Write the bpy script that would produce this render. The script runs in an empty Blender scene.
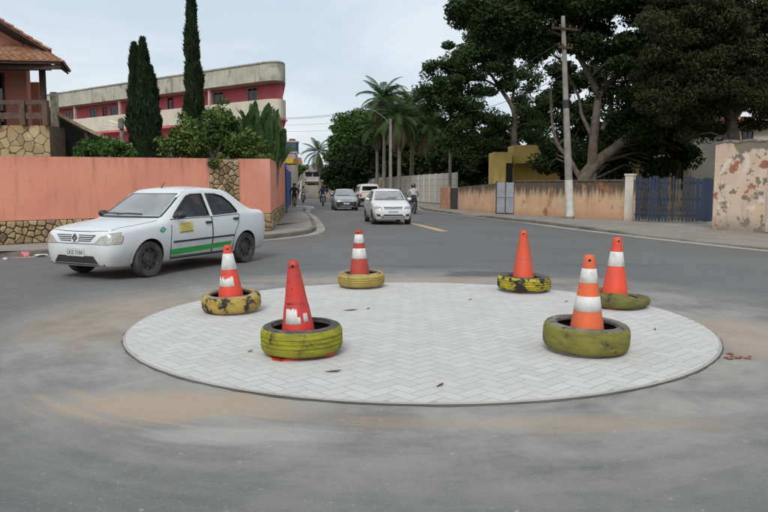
import bpy, bmesh, math, random
import numpy as np
from mathutils import Vector, Matrix
from mathutils.bvhtree import BVHTree

SC = bpy.context.scene
COL = SC.collection
R = math.radians
random.seed(7)
NR = np.random.default_rng(11)

# ------------------------------------------------------------------ camera
EYE = 1.5
FPX = 700.0                        # focal length in pixels of the 768 px wide photograph
TH = math.atan(68 / FPX)           # pitch: the horizon lies 68 px above the middle
CT, ST = math.cos(TH), math.sin(TH)
cam = bpy.data.cameras.new('camera')
cam.sensor_width = 36.0
cam.lens = FPX / 768 * 36
cam.clip_end = 4000
cam.clip_start = 0.05
camo = bpy.data.objects.new('camera', cam)
COL.objects.link(camo)
camo.location = (0, 0, EYE)
camo.rotation_euler = (math.pi / 2 - TH, 0, 0)
SC.camera = camo

# ------------------------------------------------------------------ world: thin bright overcast
SUN_EL, SUN_AZ = R(42), R(192)     # azimuth clockwise from +Y
world = bpy.data.worlds.new('World')
SC.world = world
world.use_nodes = True
wt = world.node_tree
wt.nodes.clear()
w_out = wt.nodes.new('ShaderNodeOutputWorld')
w_bg = wt.nodes.new('ShaderNodeBackground')
w_bg.inputs['Strength'].default_value = 0.1
sky = wt.nodes.new('ShaderNodeTexSky')
sky.sky_type = 'NISHITA'
sky.sun_disc = False
sky.sun_elevation = SUN_EL
sky.sun_rotation = SUN_AZ
sky.air_density = 1.3
sky.dust_density = 3.0
tc = wt.nodes.new('ShaderNodeTexCoord')
mp = wt.nodes.new('ShaderNodeMapping')
mp.inputs['Scale'].default_value = (1.0, 1.0, 3.2)
mp.inputs['Location'].default_value = (0.3, 0.1, 0.25)
no = wt.nodes.new('ShaderNodeTexNoise')
no.inputs['Scale'].default_value = 2.6
no.inputs['Detail'].default_value = 7
no.inputs['Roughness'].default_value = 0.52
no.inputs['Distortion'].default_value = 0.3
rp = wt.nodes.new('ShaderNodeValToRGB')
rp.color_ramp.elements[0].position = 0.36
rp.color_ramp.elements[0].color = (5.0, 5.75, 6.5, 1)
rp.color_ramp.elements[1].position = 0.70
rp.color_ramp.elements[1].color = (7.3, 7.5, 7.7, 1)
w_mix = wt.nodes.new('ShaderNodeMixRGB')
w_mix.inputs[0].default_value = 0.86
L = wt.links.new
L(tc.outputs['Generated'], mp.inputs['Vector'])
L(mp.outputs[0], no.inputs['Vector'])
L(no.outputs['Fac'], rp.inputs[0])
L(sky.outputs[0], w_mix.inputs[1])
L(rp.outputs[0], w_mix.inputs[2])
L(w_mix.outputs[0], w_bg.inputs['Color'])
L(w_bg.outputs[0], w_out.inputs[0])

sun = bpy.data.lights.new('sun', 'SUN')
sun.energy = 1.5
sun.angle = R(24)
sun.color = (1.0, 0.96, 0.90)
suno = bpy.data.objects.new('sun', sun)
COL.objects.link(suno)
suno.location = (-10, -20, 40)
sd = Vector((math.sin(SUN_AZ) * math.cos(SUN_EL), math.cos(SUN_AZ) * math.cos(SUN_EL), math.sin(SUN_EL)))
suno.rotation_euler = sd.to_track_quat('Z', 'Y').to_euler()

SC.view_settings.view_transform = 'Standard'
SC.view_settings.look = 'None'
SC.view_settings.exposure = 0.4
SC.view_settings.gamma = 1.0
SC.view_settings.use_curve_mapping = False
SC.cycles.max_bounces = 6
SC.cycles.transparent_max_bounces = 12

# ------------------------------------------------------------------ helpers
def ray(px, py):
    u = (px - 384) / FPX
    v = (py - 256) / FPX
    return Vector((u, CT - v * ST, -(ST + v * CT)))


def G(px, py, z=0.0):
    """pixel -> point on the horizontal plane z"""
    d = ray(px, py)
    t = (z - EYE) / d.z
    return Vector((d.x * t, d.y * t, z))


def P(px, py, Y):
    """pixel -> point at distance Y in front of the camera"""
    d = ray(px, py)
    t = Y / d.y
    return Vector((d.x * t, Y, EYE + d.z * t))


def S(r, g, b):
    def f(c):
        c /= 255.0
        return c / 12.92 if c <= 0.04045 else ((c + 0.055) / 1.055) ** 2.4
    return (f(r), f(g), f(b))


class NT:
    """small node-tree writer"""
    def __init__(self, name):
        self.m = bpy.data.materials.new(name)
        self.m.use_nodes = True
        self.t = self.m.node_tree
        self.t.nodes.clear()
        self.out = self.t.nodes.new('ShaderNodeOutputMaterial')

    def n(self, typ, **kw):
        nd = self.t.nodes.new('ShaderNode' + typ)
        for k, v in kw.items():
            setattr(nd, k, v)
        return nd

    def put(self, sock, val):
        if isinstance(val, bpy.types.NodeSocket):
            self.t.links.new(val, sock)
        elif isinstance(val, (tuple, list)) and len(val) == 3 and sock.type == 'RGBA':
            sock.default_value = (*val, 1)
        else:
            sock.default_value = val

    def math(self, op, a, b=0.0, clamp=False):
        nd = self.n('Math', operation=op, use_clamp=clamp)
        self.put(nd.inputs[0], a)
        self.put(nd.inputs[1], b)
        return nd.outputs[0]

    def mix(self, f, a, b, blend='MIX'):
        nd = self.n('MixRGB', blend_type=blend)
        self.put(nd.inputs[0], f)
        self.put(nd.inputs[1], a)
        self.put(nd.inputs[2], b)
        return nd.outputs[0]

    def noise(self, vec, scale, detail=4, rough=0.55, dist=0.0):
        nd = self.n('TexNoise')
        if vec is not None:
            self.put(nd.inputs['Vector'], vec)
        self.put(nd.inputs['Scale'], scale)
        self.put(nd.inputs['Detail'], detail)
        self.put(nd.inputs['Roughness'], rough)
        self.put(nd.inputs['Distortion'], dist)
        return nd.outputs['Fac']

    def step(self, v, lo, hi):
        nd = self.n('MapRange')
        nd.interpolation_type = 'SMOOTHSTEP'
        self.put(nd.inputs[0], v)
        self.put(nd.inputs[1], lo)
        self.put(nd.inputs[2], hi)
        return nd.outputs[0]

    def obj(self):
        return self.n('TexCoord').outputs['Object']

    def pos(self):
        return self.n('NewGeometry').outputs['Position']

    def scaled(self, vec, s):
        nd = self.n('Mapping')
        self.put(nd.inputs['Vector'], vec)
        nd.inputs['Scale'].default_value = s
        return nd.outputs[0]

    def sep(self, vec):
        nd = self.n('SeparateXYZ')
        self.put(nd.inputs[0], vec)
        return nd.outputs

    def comb(self, x, y, z):
        nd = self.n('CombineXYZ')
        self.put(nd.inputs[0], x)
        self.put(nd.inputs[1], y)
        self.put(nd.inputs[2], z)
        return nd.outputs[0]

    def bump(self, h, strength=0.3, dist=0.02):
        nd = self.n('Bump')
        nd.inputs['Strength'].default_value = strength
        nd.inputs['Distance'].default_value = dist
        self.put(nd.inputs['Height'], h)
        return nd.outputs[0]

    def done(self, col, rough=0.8, metal=0.0, normal=None, coat=0.0, spec=0.5, trans=0.0):
        b = self.n('BsdfPrincipled')
        self.put(b.inputs['Base Color'], col)
        self.put(b.inputs['Roughness'], rough)
        self.put(b.inputs['Metallic'], metal)
        b.inputs['Coat Weight'].default_value = coat
        b.inputs['Coat Roughness'].default_value = 0.06
        b.inputs['Specular IOR Level'].default_value = spec
        if normal is not None:
            self.put(b.inputs['Normal'], normal)
        res = b.outputs[0]
        if trans:
            t = self.n('BsdfTranslucent')
            self.put(t.inputs['Color'], col)
            mx = self.n('MixShader')
            mx.inputs[0].default_value = trans
            self.t.links.new(res, mx.inputs[1])
            self.t.links.new(t.outputs[0], mx.inputs[2])
            res = mx.outputs[0]
        self.t.links.new(res, self.out.inputs['Surface'])
        return self.m


_mc = {}


def pm(name, c1, c2=None, scale=6.0, rough=0.8, bump=0.0, metal=0.0, coat=0.0, spec=0.5, lo=0.35, hi=0.65, detail=5):
    """plain weathered material: two tones mixed by noise"""
    if name in _mc:
        return _mc[name]
    t = NT(name)
    o = t.obj()
    f = t.noise(o, scale, detail, 0.6)
    if c2 is None:
        c2 = tuple(c * 0.82 for c in c1)
    col = t.mix(t.step(f, lo, hi), c1, c2)
    nrm = t.bump(t.noise(o, scale * 6, 4), bump, 0.01) if bump else None
    _mc[name] = t.done(col, rough, metal, nrm, coat, spec)
    return _mc[name]


class MB:
    """collects faces; build() links them as ONE mesh object"""
    def __init__(self):
        self.v, self.f, self.m = [], [], []

    def add(self, vs, fs, m=0):
        o = len(self.v)
        self.v += [tuple(p) for p in vs]
        for f in fs:
            self.f.append([o + i for i in f])
            self.m.append(m)

    def box(self, x0, x1, y0, y1, z0, z1, m=0, M=None):
        vs = [Vector((x, y, z)) for z in (z0, z1) for y in (y0, y1) for x in (x0, x1)]
        if M is not None:
            vs = [M @ p for p in vs]
        self.add(vs, [(0, 2, 3, 1), (4, 5, 7, 6), (0, 1, 5, 4), (2, 6, 7, 3), (0, 4, 6, 2), (1, 3, 7, 5)], m)
        return self

    def poly(self, pts, m=0):
        self.add(pts, [tuple(range(len(pts)))], m)
        return self

    def prism(self, pts, z0, z1, m=0, M=None):
        """pts: CCW 2D outline"""
        n = len(pts)
        vs = [Vector((p[0], p[1], z0)) for p in pts] + [Vector((p[0], p[1], z1)) for p in pts]
        if M is not None:
            vs = [M @ p for p in vs]
        fs = [tuple(range(n - 1, -1, -1)), tuple(range(n, 2 * n))]
        fs += [(i, (i + 1) % n, n + (i + 1) % n, n + i) for i in range(n)]
        self.add(vs, fs, m)
        return self

    def tube(self, pts, rads, n=8, m=0, cap=True):
        pts = [Vector(p) for p in pts]
        if not hasattr(rads, '__len__'):
            rads = [rads] * len(pts)
        vs = []
        t0 = (pts[1] - pts[0]).normalized()
        a = t0.orthogonal().normalized()
        for i, p in enumerate(pts):
            if i == 0:
                t = t0
            elif i == len(pts) - 1:
                t = (pts[i] - pts[i - 1]).normalized()
            else:
                t = (pts[i + 1] - pts[i - 1]).normalized()
            a = (a - t * a.dot(t))
            a = a.normalized() if a.length > 1e-6 else t.orthogonal().normalized()
            b = t.cross(a)
            for k in range(n):
                an = 2 * math.pi * k / n
                vs.append(p + (a * math.cos(an) + b * math.sin(an)) * rads[i])
        fs = []
        for i in range(len(pts) - 1):
            for k in range(n):
                fs.append((i * n + k, i * n + (k + 1) % n, (i + 1) * n + (k + 1) % n, (i + 1) * n + k))
        if cap:
            fs.append(tuple(range(n - 1, -1, -1)))
            fs.append(tuple(range((len(pts) - 1) * n, len(pts) * n)))
        self.add(vs, fs, m)
        return self

    def lathe(self, prof, n=24, m=0, M=None, ms=None, a0=0.0, a1=2 * math.pi, fn=None):
        """prof: (r,z) pairs revolved about z; closed ring of angle"""
        full = abs(a1 - a0 - 2 * math.pi) < 1e-6
        cnt = n if full else n + 1
        vs = []
        for r, z in prof:
            for k in range(cnt):
                a = a0 + (a1 - a0) * k / n
                p = Vector((r * math.cos(a), r * math.sin(a), z))
                if fn:
                    p = fn(p, a)
                if M is not None:
                    p = M @ p
                vs.append(p)
        o = len(self.v)
        self.v += [tuple(p) for p in vs]
        for i in range(len(prof) - 1):
            for k in range(n):
                k2 = (k + 1) % cnt
                self.f.append([o + i * cnt + k, o + i * cnt + k2, o + (i + 1) * cnt + k2, o + (i + 1) * cnt + k])
                self.m.append(ms[i] if ms else m)
        return self

    def mesh(self, name, mats, smooth=False, sharp=None):
        me = bpy.data.meshes.new(name)
        me.from_pydata(self.v, [], self.f)
        for mt in (mats if isinstance(mats, (list, tuple)) else [mats]):
            me.materials.append(mt)
        me.polygons.foreach_set('material_index', self.m)
        if smooth or sharp:
            me.polygons.foreach_set('use_smooth', [True] * len(self.f))
            if sharp:
                me.update()
                me.set_sharp_from_angle(angle=R(sharp))
        me.update()
        return me

    def build(self, name, mats, parent=None, smooth=False, sharp=None, loc=None):
        return link(name, self.mesh(name, mats, smooth, sharp), parent, loc)


def link(name, me, parent=None, loc=None):
    o = bpy.data.objects.new(name, me)
    COL.objects.link(o)
    if parent is not None:
        o.parent = parent
    if loc is not None:
        o.location = loc
    return o


def tag(o, label=None, cat=None, group=None, kind=None):
    if label:
        o['label'] = label
    if cat:
        o['category'] = cat
    if group:
        o['group'] = group
    if kind:
        o['kind'] = kind
    return o


def thing(name, label, cat, loc=(0, 0, 0), rz=0.0, group=None, rot=None):
    o = bpy.data.objects.new(name, None)
    COL.objects.link(o)
    o.empty_display_size = 0.3
    o.location = loc
    o.rotation_euler = rot if rot else (0, 0, rz)
    return tag(o, label, cat, group)


def lerp(a, b, t):
    return a + (b - a) * t


def along(poly, step):
    """resample a polyline at about `step`"""
    out = []
    for a, b in zip(poly[:-1], poly[1:]):
        a, b = Vector(a), Vector(b)
        n = max(1, round((b - a).length / step))
        out += [a.lerp(b, i / n) for i in range(n)]
    out.append(Vector(poly[-1]))
    return out


def catmull(pts, n=6):
    pts = [Vector(p) for p in pts]
    out = []
    for i in range(len(pts) - 1):
        p0, p1, p2, p3 = pts[max(i - 1, 0)], pts[i], pts[i + 1], pts[min(i + 2, len(pts) - 1)]
        for k in range(n):
            t = k / n
            out.append(0.5 * ((2 * p1) + (p2 - p0) * t + (2 * p0 - 5 * p1 + 4 * p2 - p3) * t * t + (3 * p1 - p0 - 3 * p2 + p3) * t ** 3))
    out.append(pts[-1])
    return out


ISL = Vector((0.37, 7.83, 0))
ISR = 3.12

# ------------------------------------------------------------------ ground, road
def asphalt():
    t = NT('weathered_asphalt')
    p = t.pos()
    x, y, z = t.sep(p)
    dx = t.math('SUBTRACT', x, ISL.x)
    dy = t.math('SUBTRACT', y, ISL.y)
    r = t.math('SQRT', t.math('ADD', t.math('MULTIPLY', dx, dx), t.math('MULTIPLY', dy, dy)))
    an = t.math('ARCTAN2', dy, dx)
    # polar coordinates: tyre polish and dust drawn out along the turning circle
    pol = t.comb(t.math('MULTIPLY', an, 5.0), t.math('MULTIPLY', r, 3.6), 0.0)
    streak = t.noise(pol, 1.0, 9, 0.66, 0.35)
    trk = t.noise(t.comb(t.math('MULTIPLY', an, 1.5), t.math('MULTIPLY', r, 10.0), 3.0), 1.0, 4, 0.6, 0.2)
    big = t.noise(p, 0.22, 8, 0.62, 0.3)
    mid = t.noise(p, 1.3, 10, 0.70, 0.3)
    fine = t.noise(p, 38, 5, 0.75)
    grit = t.noise(p, 190, 2, 0.7)
    base = t.mix(t.step(big, 0.3, 0.7), (0.118, 0.116, 0.114), (0.15, 0.148, 0.144))
    base = t.mix(t.math('MULTIPLY', t.step(streak, 0.5, 0.72), 0.26), base, (0.205, 0.2, 0.192))
    base = t.mix(t.math('MULTIPLY', t.step(mid, 0.53, 0.72), 0.28), base, (0.22, 0.212, 0.197))
    base = t.mix(t.math('MULTIPLY', t.step(streak, 0.5, 0.22), 0.22), base, (0.09, 0.089, 0.088))
    base = t.mix(t.math('MULTIPLY', t.math('MULTIPLY', t.step(trk, 0.5, 0.7), t.step(r, 9.0, 4.5)), 0.24), base, (0.22, 0.215, 0.203))
    base = t.mix(t.math('MULTIPLY', t.math('MULTIPLY', t.step(trk, 0.5, 0.3), t.step(r, 9.0, 4.5)), 0.30), base, (0.085, 0.084, 0.083))
    # pale cement dust, thickest in a ring round the island
    ring = t.math('MULTIPLY', t.step(r, 5.6, 3.3), t.step(t.math('ADD', mid, t.math('MULTIPLY', streak, 0.5)), 0.42, 0.95))
    base = t.mix(t.math('MULTIPLY', ring, 0.75), base, (0.40, 0.385, 0.355))
    # sandy earth on the left front and on the right
    def blob(cx, cy, rx, ry):
        ax = t.math('DIVIDE', t.math('SUBTRACT', x, cx), rx)
        ay = t.math('DIVIDE', t.math('SUBTRACT', y, cy), ry)
        d = t.math('SQRT', t.math('ADD', t.math('MULTIPLY', ax, ax), t.math('MULTIPLY', ay, ay)))
        d = t.math('ADD', d, t.math('MULTIPLY', t.math('SUBTRACT', mid, 0.5), 1.9))
        d = t.math('ADD', d, t.math('MULTIPLY', t.math('SUBTRACT', fine, 0.5), 0.7))
        d = t.math('ADD', d, t.math('MULTIPLY', t.math('SUBTRACT', streak, 0.5), 1.0))
        d = t.math('ADD', d, t.math('MULTIPLY', t.math('SUBTRACT', trk, 0.5), 1.1))
        return t.step(d, 0.98, 0.42)
    sand = (0.40, 0.30, 0.205)
    base = t.mix(t.math('MULTIPLY', blob(-1.5, 4.75, 1.25, 0.5), 0.72), base, (0.43, 0.335, 0.235))
    base = t.mix(t.math('MULTIPLY', blob(3.75, 6.9, 0.75, 1.5), 0.6), base, (0.42, 0.315, 0.24))
    base = t.mix(t.math('MULTIPLY', blob(0.6, 11.35, 3.4, 0.42), 0.62), base, (0.40, 0.30, 0.22))
    base = t.mix(t.math('MULTIPLY', blob(-3.1, 8.2, 1.3, 2.2), 0.38), base, sand)
    base = t.mix(t.math('MULTIPLY', blob(1.1, 4.35, 1.3, 0.22), 0.40), base, sand)
    base = t.mix(t.math('MULTIPLY', blob(-0.85, 4.15, 0.7, 0.22), 0.5), base, (0.45, 0.44, 0.41))
    # darker patched and oily places behind the island
    base = t.mix(t.math('MULTIPLY', blob(1.95, 12.2, 1.05, 0.62), 0.85), base, (0.075, 0.077, 0.08))
    base = t.mix(t.math('MULTIPLY', blob(0.6, 13.4, 1.6, 0.35), 0.5), base, (0.095, 0.095, 0.097))
    base = t.mix(t.math('MULTIPLY', blob(4.6, 13.6, 1.7, 0.4), 0.55), base, (0.095, 0.096, 0.10))
    # grain: pale aggregate in dark binder
    base = t.mix(t.math('MULTIPLY', t.step(fine, 0.54, 0.66), 0.46), base, (0.30, 0.295, 0.28))
    speck = t.noise(p, 17, 2, 0.5)
    base = t.mix(t.math('MULTIPLY', t.step(speck, 0.70, 0.74), 0.55), base, (0.40, 0.39, 0.37))
    base = t.mix(t.math('MULTIPLY', t.step(grit, 0.56, 0.36), 0.30), base, (0.06, 0.06, 0.062))
    h = t.math('ADD', t.math('MULTIPLY', fine, 0.7), grit)
    return t.done(base, t.mix(mid, (0.86,) * 3, (0.70,) * 3), 0, t.bump(h, 0.35, 0.006), spec=0.35)


M_ASPH = asphalt()


def dirt_mat():
    t = NT('dry_earth')
    p = t.pos()
    f = t.noise(p, 0.5, 6, 0.6)
    c = t.mix(t.step(f, 0.4, 0.6), (0.20, 0.15, 0.10), (0.09, 0.10, 0.045))
    return t.done(c, 0.95, 0, t.bump(t.noise(p, 9, 5), 0.4, 0.05))


def walk_mat(name, a, b, dark):
    t = NT(name)
    p = t.pos()
    f = t.noise(p, 0.8, 6, 0.62, 0.4)
    g = t.noise(p, 3.6, 6, 0.65)
    c = t.mix(t.step(f, 0.35, 0.68), a, b)
    c = t.mix(t.math('MULTIPLY', t.step(g, 0.52, 0.75), 0.55), c, dark)
    return t.done(c, 0.92, 0, t.bump(t.noise(p, 30, 5), 0.3, 0.01))


M_DIRT = dirt_mat()
M_WALK = walk_mat('worn_concrete_paving', (0.30, 0.275, 0.24), (0.23, 0.215, 0.195), (0.15, 0.14, 0.125))
M_WALKR = walk_mat('dusty_concrete_paving', (0.27, 0.24, 0.205), (0.20, 0.185, 0.165), (0.13, 0.12, 0.105))
M_KERB = walk_mat('grimy_kerb_concrete', (0.20, 0.18, 0.16), (0.115, 0.105, 0.095), (0.07, 0.065, 0.06))
M_GUT = walk_mat('sandy_gutter', (0.36, 0.325, 0.265), (0.27, 0.25, 0.21), (0.17, 0.16, 0.142))

tag(MB().poly([(-1500, -300, -0.03), (1500, -300, -0.03), (1500, 2600, -0.03), (-1500, 2600, -0.03)]).build('ground', M_DIRT), kind='structure')
road_pts = [(-70, -40), (70, -40), (70, 20), (14, 24), (9, 34), (5.5, 46), (3.4, 60), (-3.6, 92), (-12, 128), (-40, 190), (-90, 230), (-100, 215), (-58, 180), (-26, 134), (-17, 98), (-12, 75), (-9, 48), (-6, 26), (-18, 14), (-70, 2)]
tag(MB().poly([(x, y, 0.0) for x, y in road_pts]).build('road', M_ASPH), kind='structure')


def strip(outer, inner, mats, name, mat):
    """raised pavement between the kerb line and an inner line, with its own thickness"""
    mb = MB()
    n = len(outer)
    for i in range(n - 1):
        a, b, c, d = outer[i], outer[i + 1], inner[i + 1], inner[i]
        mb.poly([a, b, c, d])
        dn = Vector((0, 0, -1))
        mb.poly([a, (a[0], a[1], -0.02), (b[0], b[1], -0.02), b])
    o = mb.build(name, mat)
    return tag(o, kind='structure')


def resample(poly, n):
    poly = [Vector(p) for p in poly]
    ls = [0]
    for a, b in zip(poly[:-1], poly[1:]):
        ls.append(ls[-1] + (b - a).length)
    out = []
    for k in range(n):
        s = ls[-1] * k / (n - 1)
        i = max(j for j in range(len(ls)) if ls[j] <= s + 1e-9)
        i = min(i, len(poly) - 2)
        out.append(poly[i].lerp(poly[i + 1], (s - ls[i]) / (ls[i + 1] - ls[i])))
    return out


KH = 0.13
# left pavement: along the pink wall, round the corner, up the side street
lk = [G(-330, 266, 0), G(-150, 261, 0), G(0, 257), G(44, 256), G(150, 248.5), G(260, 240), G(292, 236.6)]
lcorner = [G(304, 235), G(313, 232.2), G(316, 229.5), G(315, 225.5), G(312.5, 220), G(309, 216.3), G(304, 212.5)]
lcurve = catmull(lk + lcorner + [Vector((-5.35, 48, 0)), Vector((-6.9, 60, 0)), Vector((-10.6, 80, 0)), Vector((-16.5, 104, 0))], 5)
lin = [Vector((-22, 7.5, 0)), Vector((-10.6, 18.6, 0)), Vector((-4.4, 23.8, 0)), Vector((-5.7, 36, 0)), Vector((-7.2, 48, 0)), Vector((-8.6, 60, 0)), Vector((-12.6, 80, 0)), Vector((-18.6, 104, 0))]


def pavement(name, curve, inner, n, hfun, mat, kerb_label):
    out = resample(curve, n)
    inn = resample(inner, n)
    # kerb stones first, then the paving slab behind them
    root = []
    for i, p in enumerate(out):
        a = out[max(i - 1, 0)]
        b = out[min(i + 1, n - 1)]
        t = (b - a).normalized()
        q = Vector((-t.y, t.x, 0))
        if q.dot(inn[i] - p) < 0:
            q = -q
        root.append((p, q))
    o1 = [Vector((p.x, p.y, 0)) + q * 0.15 + Vector((0, 0, hfun(p))) for p, q in root]
    i1 = [Vector((p.x, p.y, KH)) for p in inn]
    pv = strip(o1, i1, None, name, mat)
    for k in range(n - 1):
        (p, q), (p2, q2) = root[k], root[k + 1]
        h1, h2 = hfun(p) + 0.003, hfun(p2) + 0.003
        g = 0.008
        t = (p2 - p).normalized() * g
        A, B = p + t, p2 - t
        C, D = B + q2 * 0.155, A + q * 0.155
        ch = 0.02
        vs = [(A.x, A.y, -0.02), (B.x, B.y, -0.02), (B.x, B.y, h2 - ch), (A.x, A.y, h1 - ch)]
        A2, B2 = A + q * ch, B + q2 * ch
        vs += [(A2.x, A2.y, h1), (B2.x, B2.y, h2), (C.x, C.y, h2), (D.x, D.y, h1), (C.x, C.y, -0.02), (D.x, D.y, -0.02)]
        mb = MB()
        mb.add(vs, [(0, 1, 2, 3), (3, 2, 5, 4), (4, 5, 6, 7), (7, 6, 8, 9), (0, 3, 4, 7, 9), (1, 8, 6, 5, 2)])
        mb.build('kerb_stone', M_KERB, pv)
    return pv, root


pvl, kl = pavement('pavement_left', lcurve, lin, 96, lambda p: KH, M_WALK, '')
# sandy gutter line in front of the kerb
gut = MB()
for (p, q), (p2, q2) in zip(kl[:-1], kl[1:]):
    gut.poly([p - q * 0.01 + Vector((0, 0, .004)), p - q * 0.34 + Vector((0, 0, .004)), p2 - q2 * 0.34 + Vector((0, 0, .004)), p2 - q2 * 0.01 + Vector((0, 0, .004))])
tag(gut.build('gutter_left', M_GUT), kind='structure')

# right pavement
rk = [Vector((-14.5, 140, 0)), Vector((-4.6, 92, 0)), Vector((1.9, 60, 0)), G(424, 210.2), G(440, 212.4), G(457, 214.7), G(478, 217), G(508, 220.6), G(540, 224), G(570, 228), G(600, 231.6), G(633, 235.4), G(666, 239.2), G(716, 244.6), G(768, 250), G(860, 259), G(1000, 272)]
rcurve = catmull(rk, 5)
rin = [Vector((-10.5, 141, 0)), Vector((-1.0, 93, 0)), Vector((5.6, 60, 0)), Vector((6.4, 48, 0)), Vector((8.6, 38.5, 0)), Vector((12.2, 30.5, 0)), Vector((15, 27.5, 0)), Vector((16.5, 20, 0)), Vector((19, 12, 0))]


def rh(p):
    px = 384 + FPX * p.x / p.y
    if p.y > 50:
        return 0.11
    # lowered for a driveway, and worn low towards the old wall
    d = 0.12
    if 454 < px < 482:
        d = 0.12 - 0.085 * min(1, (px - 454) / 6, (482 - px) / 6)
    if px > 575:
        d = lerp(0.12, 0.035, min(1, (px - 575) / 70))
    return d


pvr, kr = pavement('pavement_right', rcurve, rin, 130, rh, M_WALKR, '')
gut = MB()
for (p, q), (p2, q2) in zip(kr[:-1], kr[1:]):
    w1 = 0.22 if p.y > 30 else 0.42
    gut.poly([p - q * 0.01 + Vector((0, 0, .004)), p - q * w1 + Vector((0, 0, .004)), p2 - q2 * w1 + Vector((0, 0, .004)), p2 - q2 * 0.01 + Vector((0, 0, .004))])
tag(gut.build('gutter_right', M_GUT), kind='structure')

# yellow centre line
M_YL = pm('worn_yellow_paint', (0.52, 0.36, 0.16), (0.36, 0.29, 0.19), 5, 0.85)
a, b = G(398, 219.2), G(449, 231.3)
c, d = G(440, 231.6), G(393, 219.2)
tag(MB().poly([(p.x, p.y, 0.004) for p in (a, b, c, d)]).build('centre_line', M_YL), kind='structure')
# white worn threshold marks up the street
M_WP = pm('worn_white_paint', (0.45, 0.45, 0.44), (0.25, 0.25, 0.25), 4, 0.85)
p0 = G(318, 211)
tag(MB().poly([(-3.9, 45.2, .004), (-2.4, 44.4, .004), (-2.4, 44.9, .004), (-3.8, 45.7, .004)]).build('worn_road_mark', M_WP), kind='structure')

# ------------------------------------------------------------------ the island of concrete blocks
def paver_mat(name, island):
    t = NT(name)
    p = t.pos()
    rnd = t.n('NewGeometry').outputs['Random Per Island'] if island else t.n('ObjectInfo').outputs['Random']
    c = t.mix(rnd, (0.468, 0.465, 0.447), (0.528, 0.523, 0.50))
    f = t.noise(p, 1.1, 5, 0.6, 0.3)
    c = t.mix(t.math('MULTIPLY', t.step(f, 0.45, 0.75), 0.40), c, (0.47, 0.455, 0.42))
    g = t.noise(p, 28, 4, 0.65)
    c = t.mix(t.math('MULTIPLY', t.step(g, 0.5, 0.8), 0.25), c, (0.36, 0.36, 0.35))
    s = t.noise(p, 5.5, 3, 0.5)
    c = t.mix(t.math('MULTIPLY', t.step(s, 0.66, 0.76), 0.3), c, (0.34, 0.33, 0.30))
    return t.done(c, 0.93, 0, t.bump(t.noise(p, 140, 3), 0.35, 0.003), spec=0.3)


M_PAV = paver_mat('grey_concrete_block', False)
M_PAV2 = paver_mat('grey_concrete_blocks', True)
M_BED = walk_mat('sand_joint_bed', (0.35, 0.345, 0.325), (0.30, 0.295, 0.28), (0.22, 0.215, 0.20))
M_RIM = walk_mat('shadow_dark_mortar_rim', (0.105, 0.097, 0.085), (0.06, 0.056, 0.05), (0.03, 0.029, 0.027))  # rim darkened to paint the thin shadow and gap line round the island
isl = MB()
prof = [(0.0, 0.0373), (ISR - 0.02, 0.0373), (ISR + 0.004, 0.0310), (ISR + 0.012, -0.01)]
isl.lathe(prof, 120, ms=[0, 0, 1])
island = isl.build('traffic_island', [M_BED, M_RIM], loc=(ISL.x, ISL.y, -0.0165))
tag(island, kind='structure')
rimb = MB()
rr = random.Random(5)
wob = [rr.uniform(-.012, .010) for _ in range(181)]
wob[180] = wob[0]
for k in range(180):
    def cp(i, e, z):
        a = 2 * math.pi * i / 180
        return ((ISR + e) * math.cos(a), (ISR + e) * math.sin(a), z)
    rimb.poly([cp(k, -.012, .033), cp(k, .012 + wob[k], .024), cp(k + 1, .012 + wob[k + 1], .024), cp(k + 1, -.012, .033)])
    rimb.poly([cp(k, .012 + wob[k], .024), cp(k, .016 + 1.3 * wob[k], .004), cp(k + 1, .016 + 1.3 * wob[k + 1], .004), cp(k + 1, .012 + wob[k + 1], .024)])
rimb.build('mortar_edge', M_RIM, island)

PA = R(43)
PL, PW, JT = 0.234, 0.117, 0.0095
RIN = ISR - 0.022
circ = [(RIN * math.cos(2 * math.pi * k / 90), RIN * math.sin(2 * math.pi * k / 90)) for k in range(90)]


def clip(poly):
    for k in range(90):
        ax, ay = circ[k]
        bx, by = circ[(k + 1) % 90]
        ex, ey = bx - ax, by - ay
        out = []
        for i in range(len(poly)):
            p, q = poly[i], poly[(i + 1) % len(poly)]
            dp = ex * (p[1] - ay) - ey * (p[0] - ax)
            dq = ex * (q[1] - ay) - ey * (q[0] - ax)
            if dp >= 0:
                out.append(p)
            if (dp >= 0) != (dq >= 0):
                t = dp / (dp - dq)
                out.append((p[0] + (q[0] - p[0]) * t, p[1] + (q[1] - p[1]) * t))
        poly = out
        if len(poly) < 3:
            return []
    return poly


def paver_geo(mb, poly, dz=0.0, tilt=(0, 0)):
    cx = sum(p[0] for p in poly) / len(poly)
    cy = sum(p[1] for p in poly) / len(poly)
    n = len(poly)
    zt = 0.0385 + dz
    def top(p, s, z):
        dx, dy = p[0] - cx, p[1] - cy
        ln_ = math.hypot(dx, dy)
        k_ = 1.0 if s == 1.0 else max(.3, 1 - .004 / max(ln_, .01))
        x, y = cx + dx * k_, cy + dy * k_
        return (x, y, z + (x - cx) * tilt[0] + (y - cy) * tilt[1])
    vs = [top(p, 1.0, 0.022) for p in poly] + [top(p, 1.0, zt - 0.0009) for p in poly] + [top(p, 0.93, zt) for p in poly]
    fs = [(i, (i + 1) % n, n + (i + 1) % n, n + i) for i in range(n)]
    fs += [(n + i, n + (i + 1) % n, 2 * n + (i + 1) % n, 2 * n + i) for i in range(n)]
    fs.append(tuple(range(2 * n, 3 * n)))
    mb.add(vs, fs)


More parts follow.
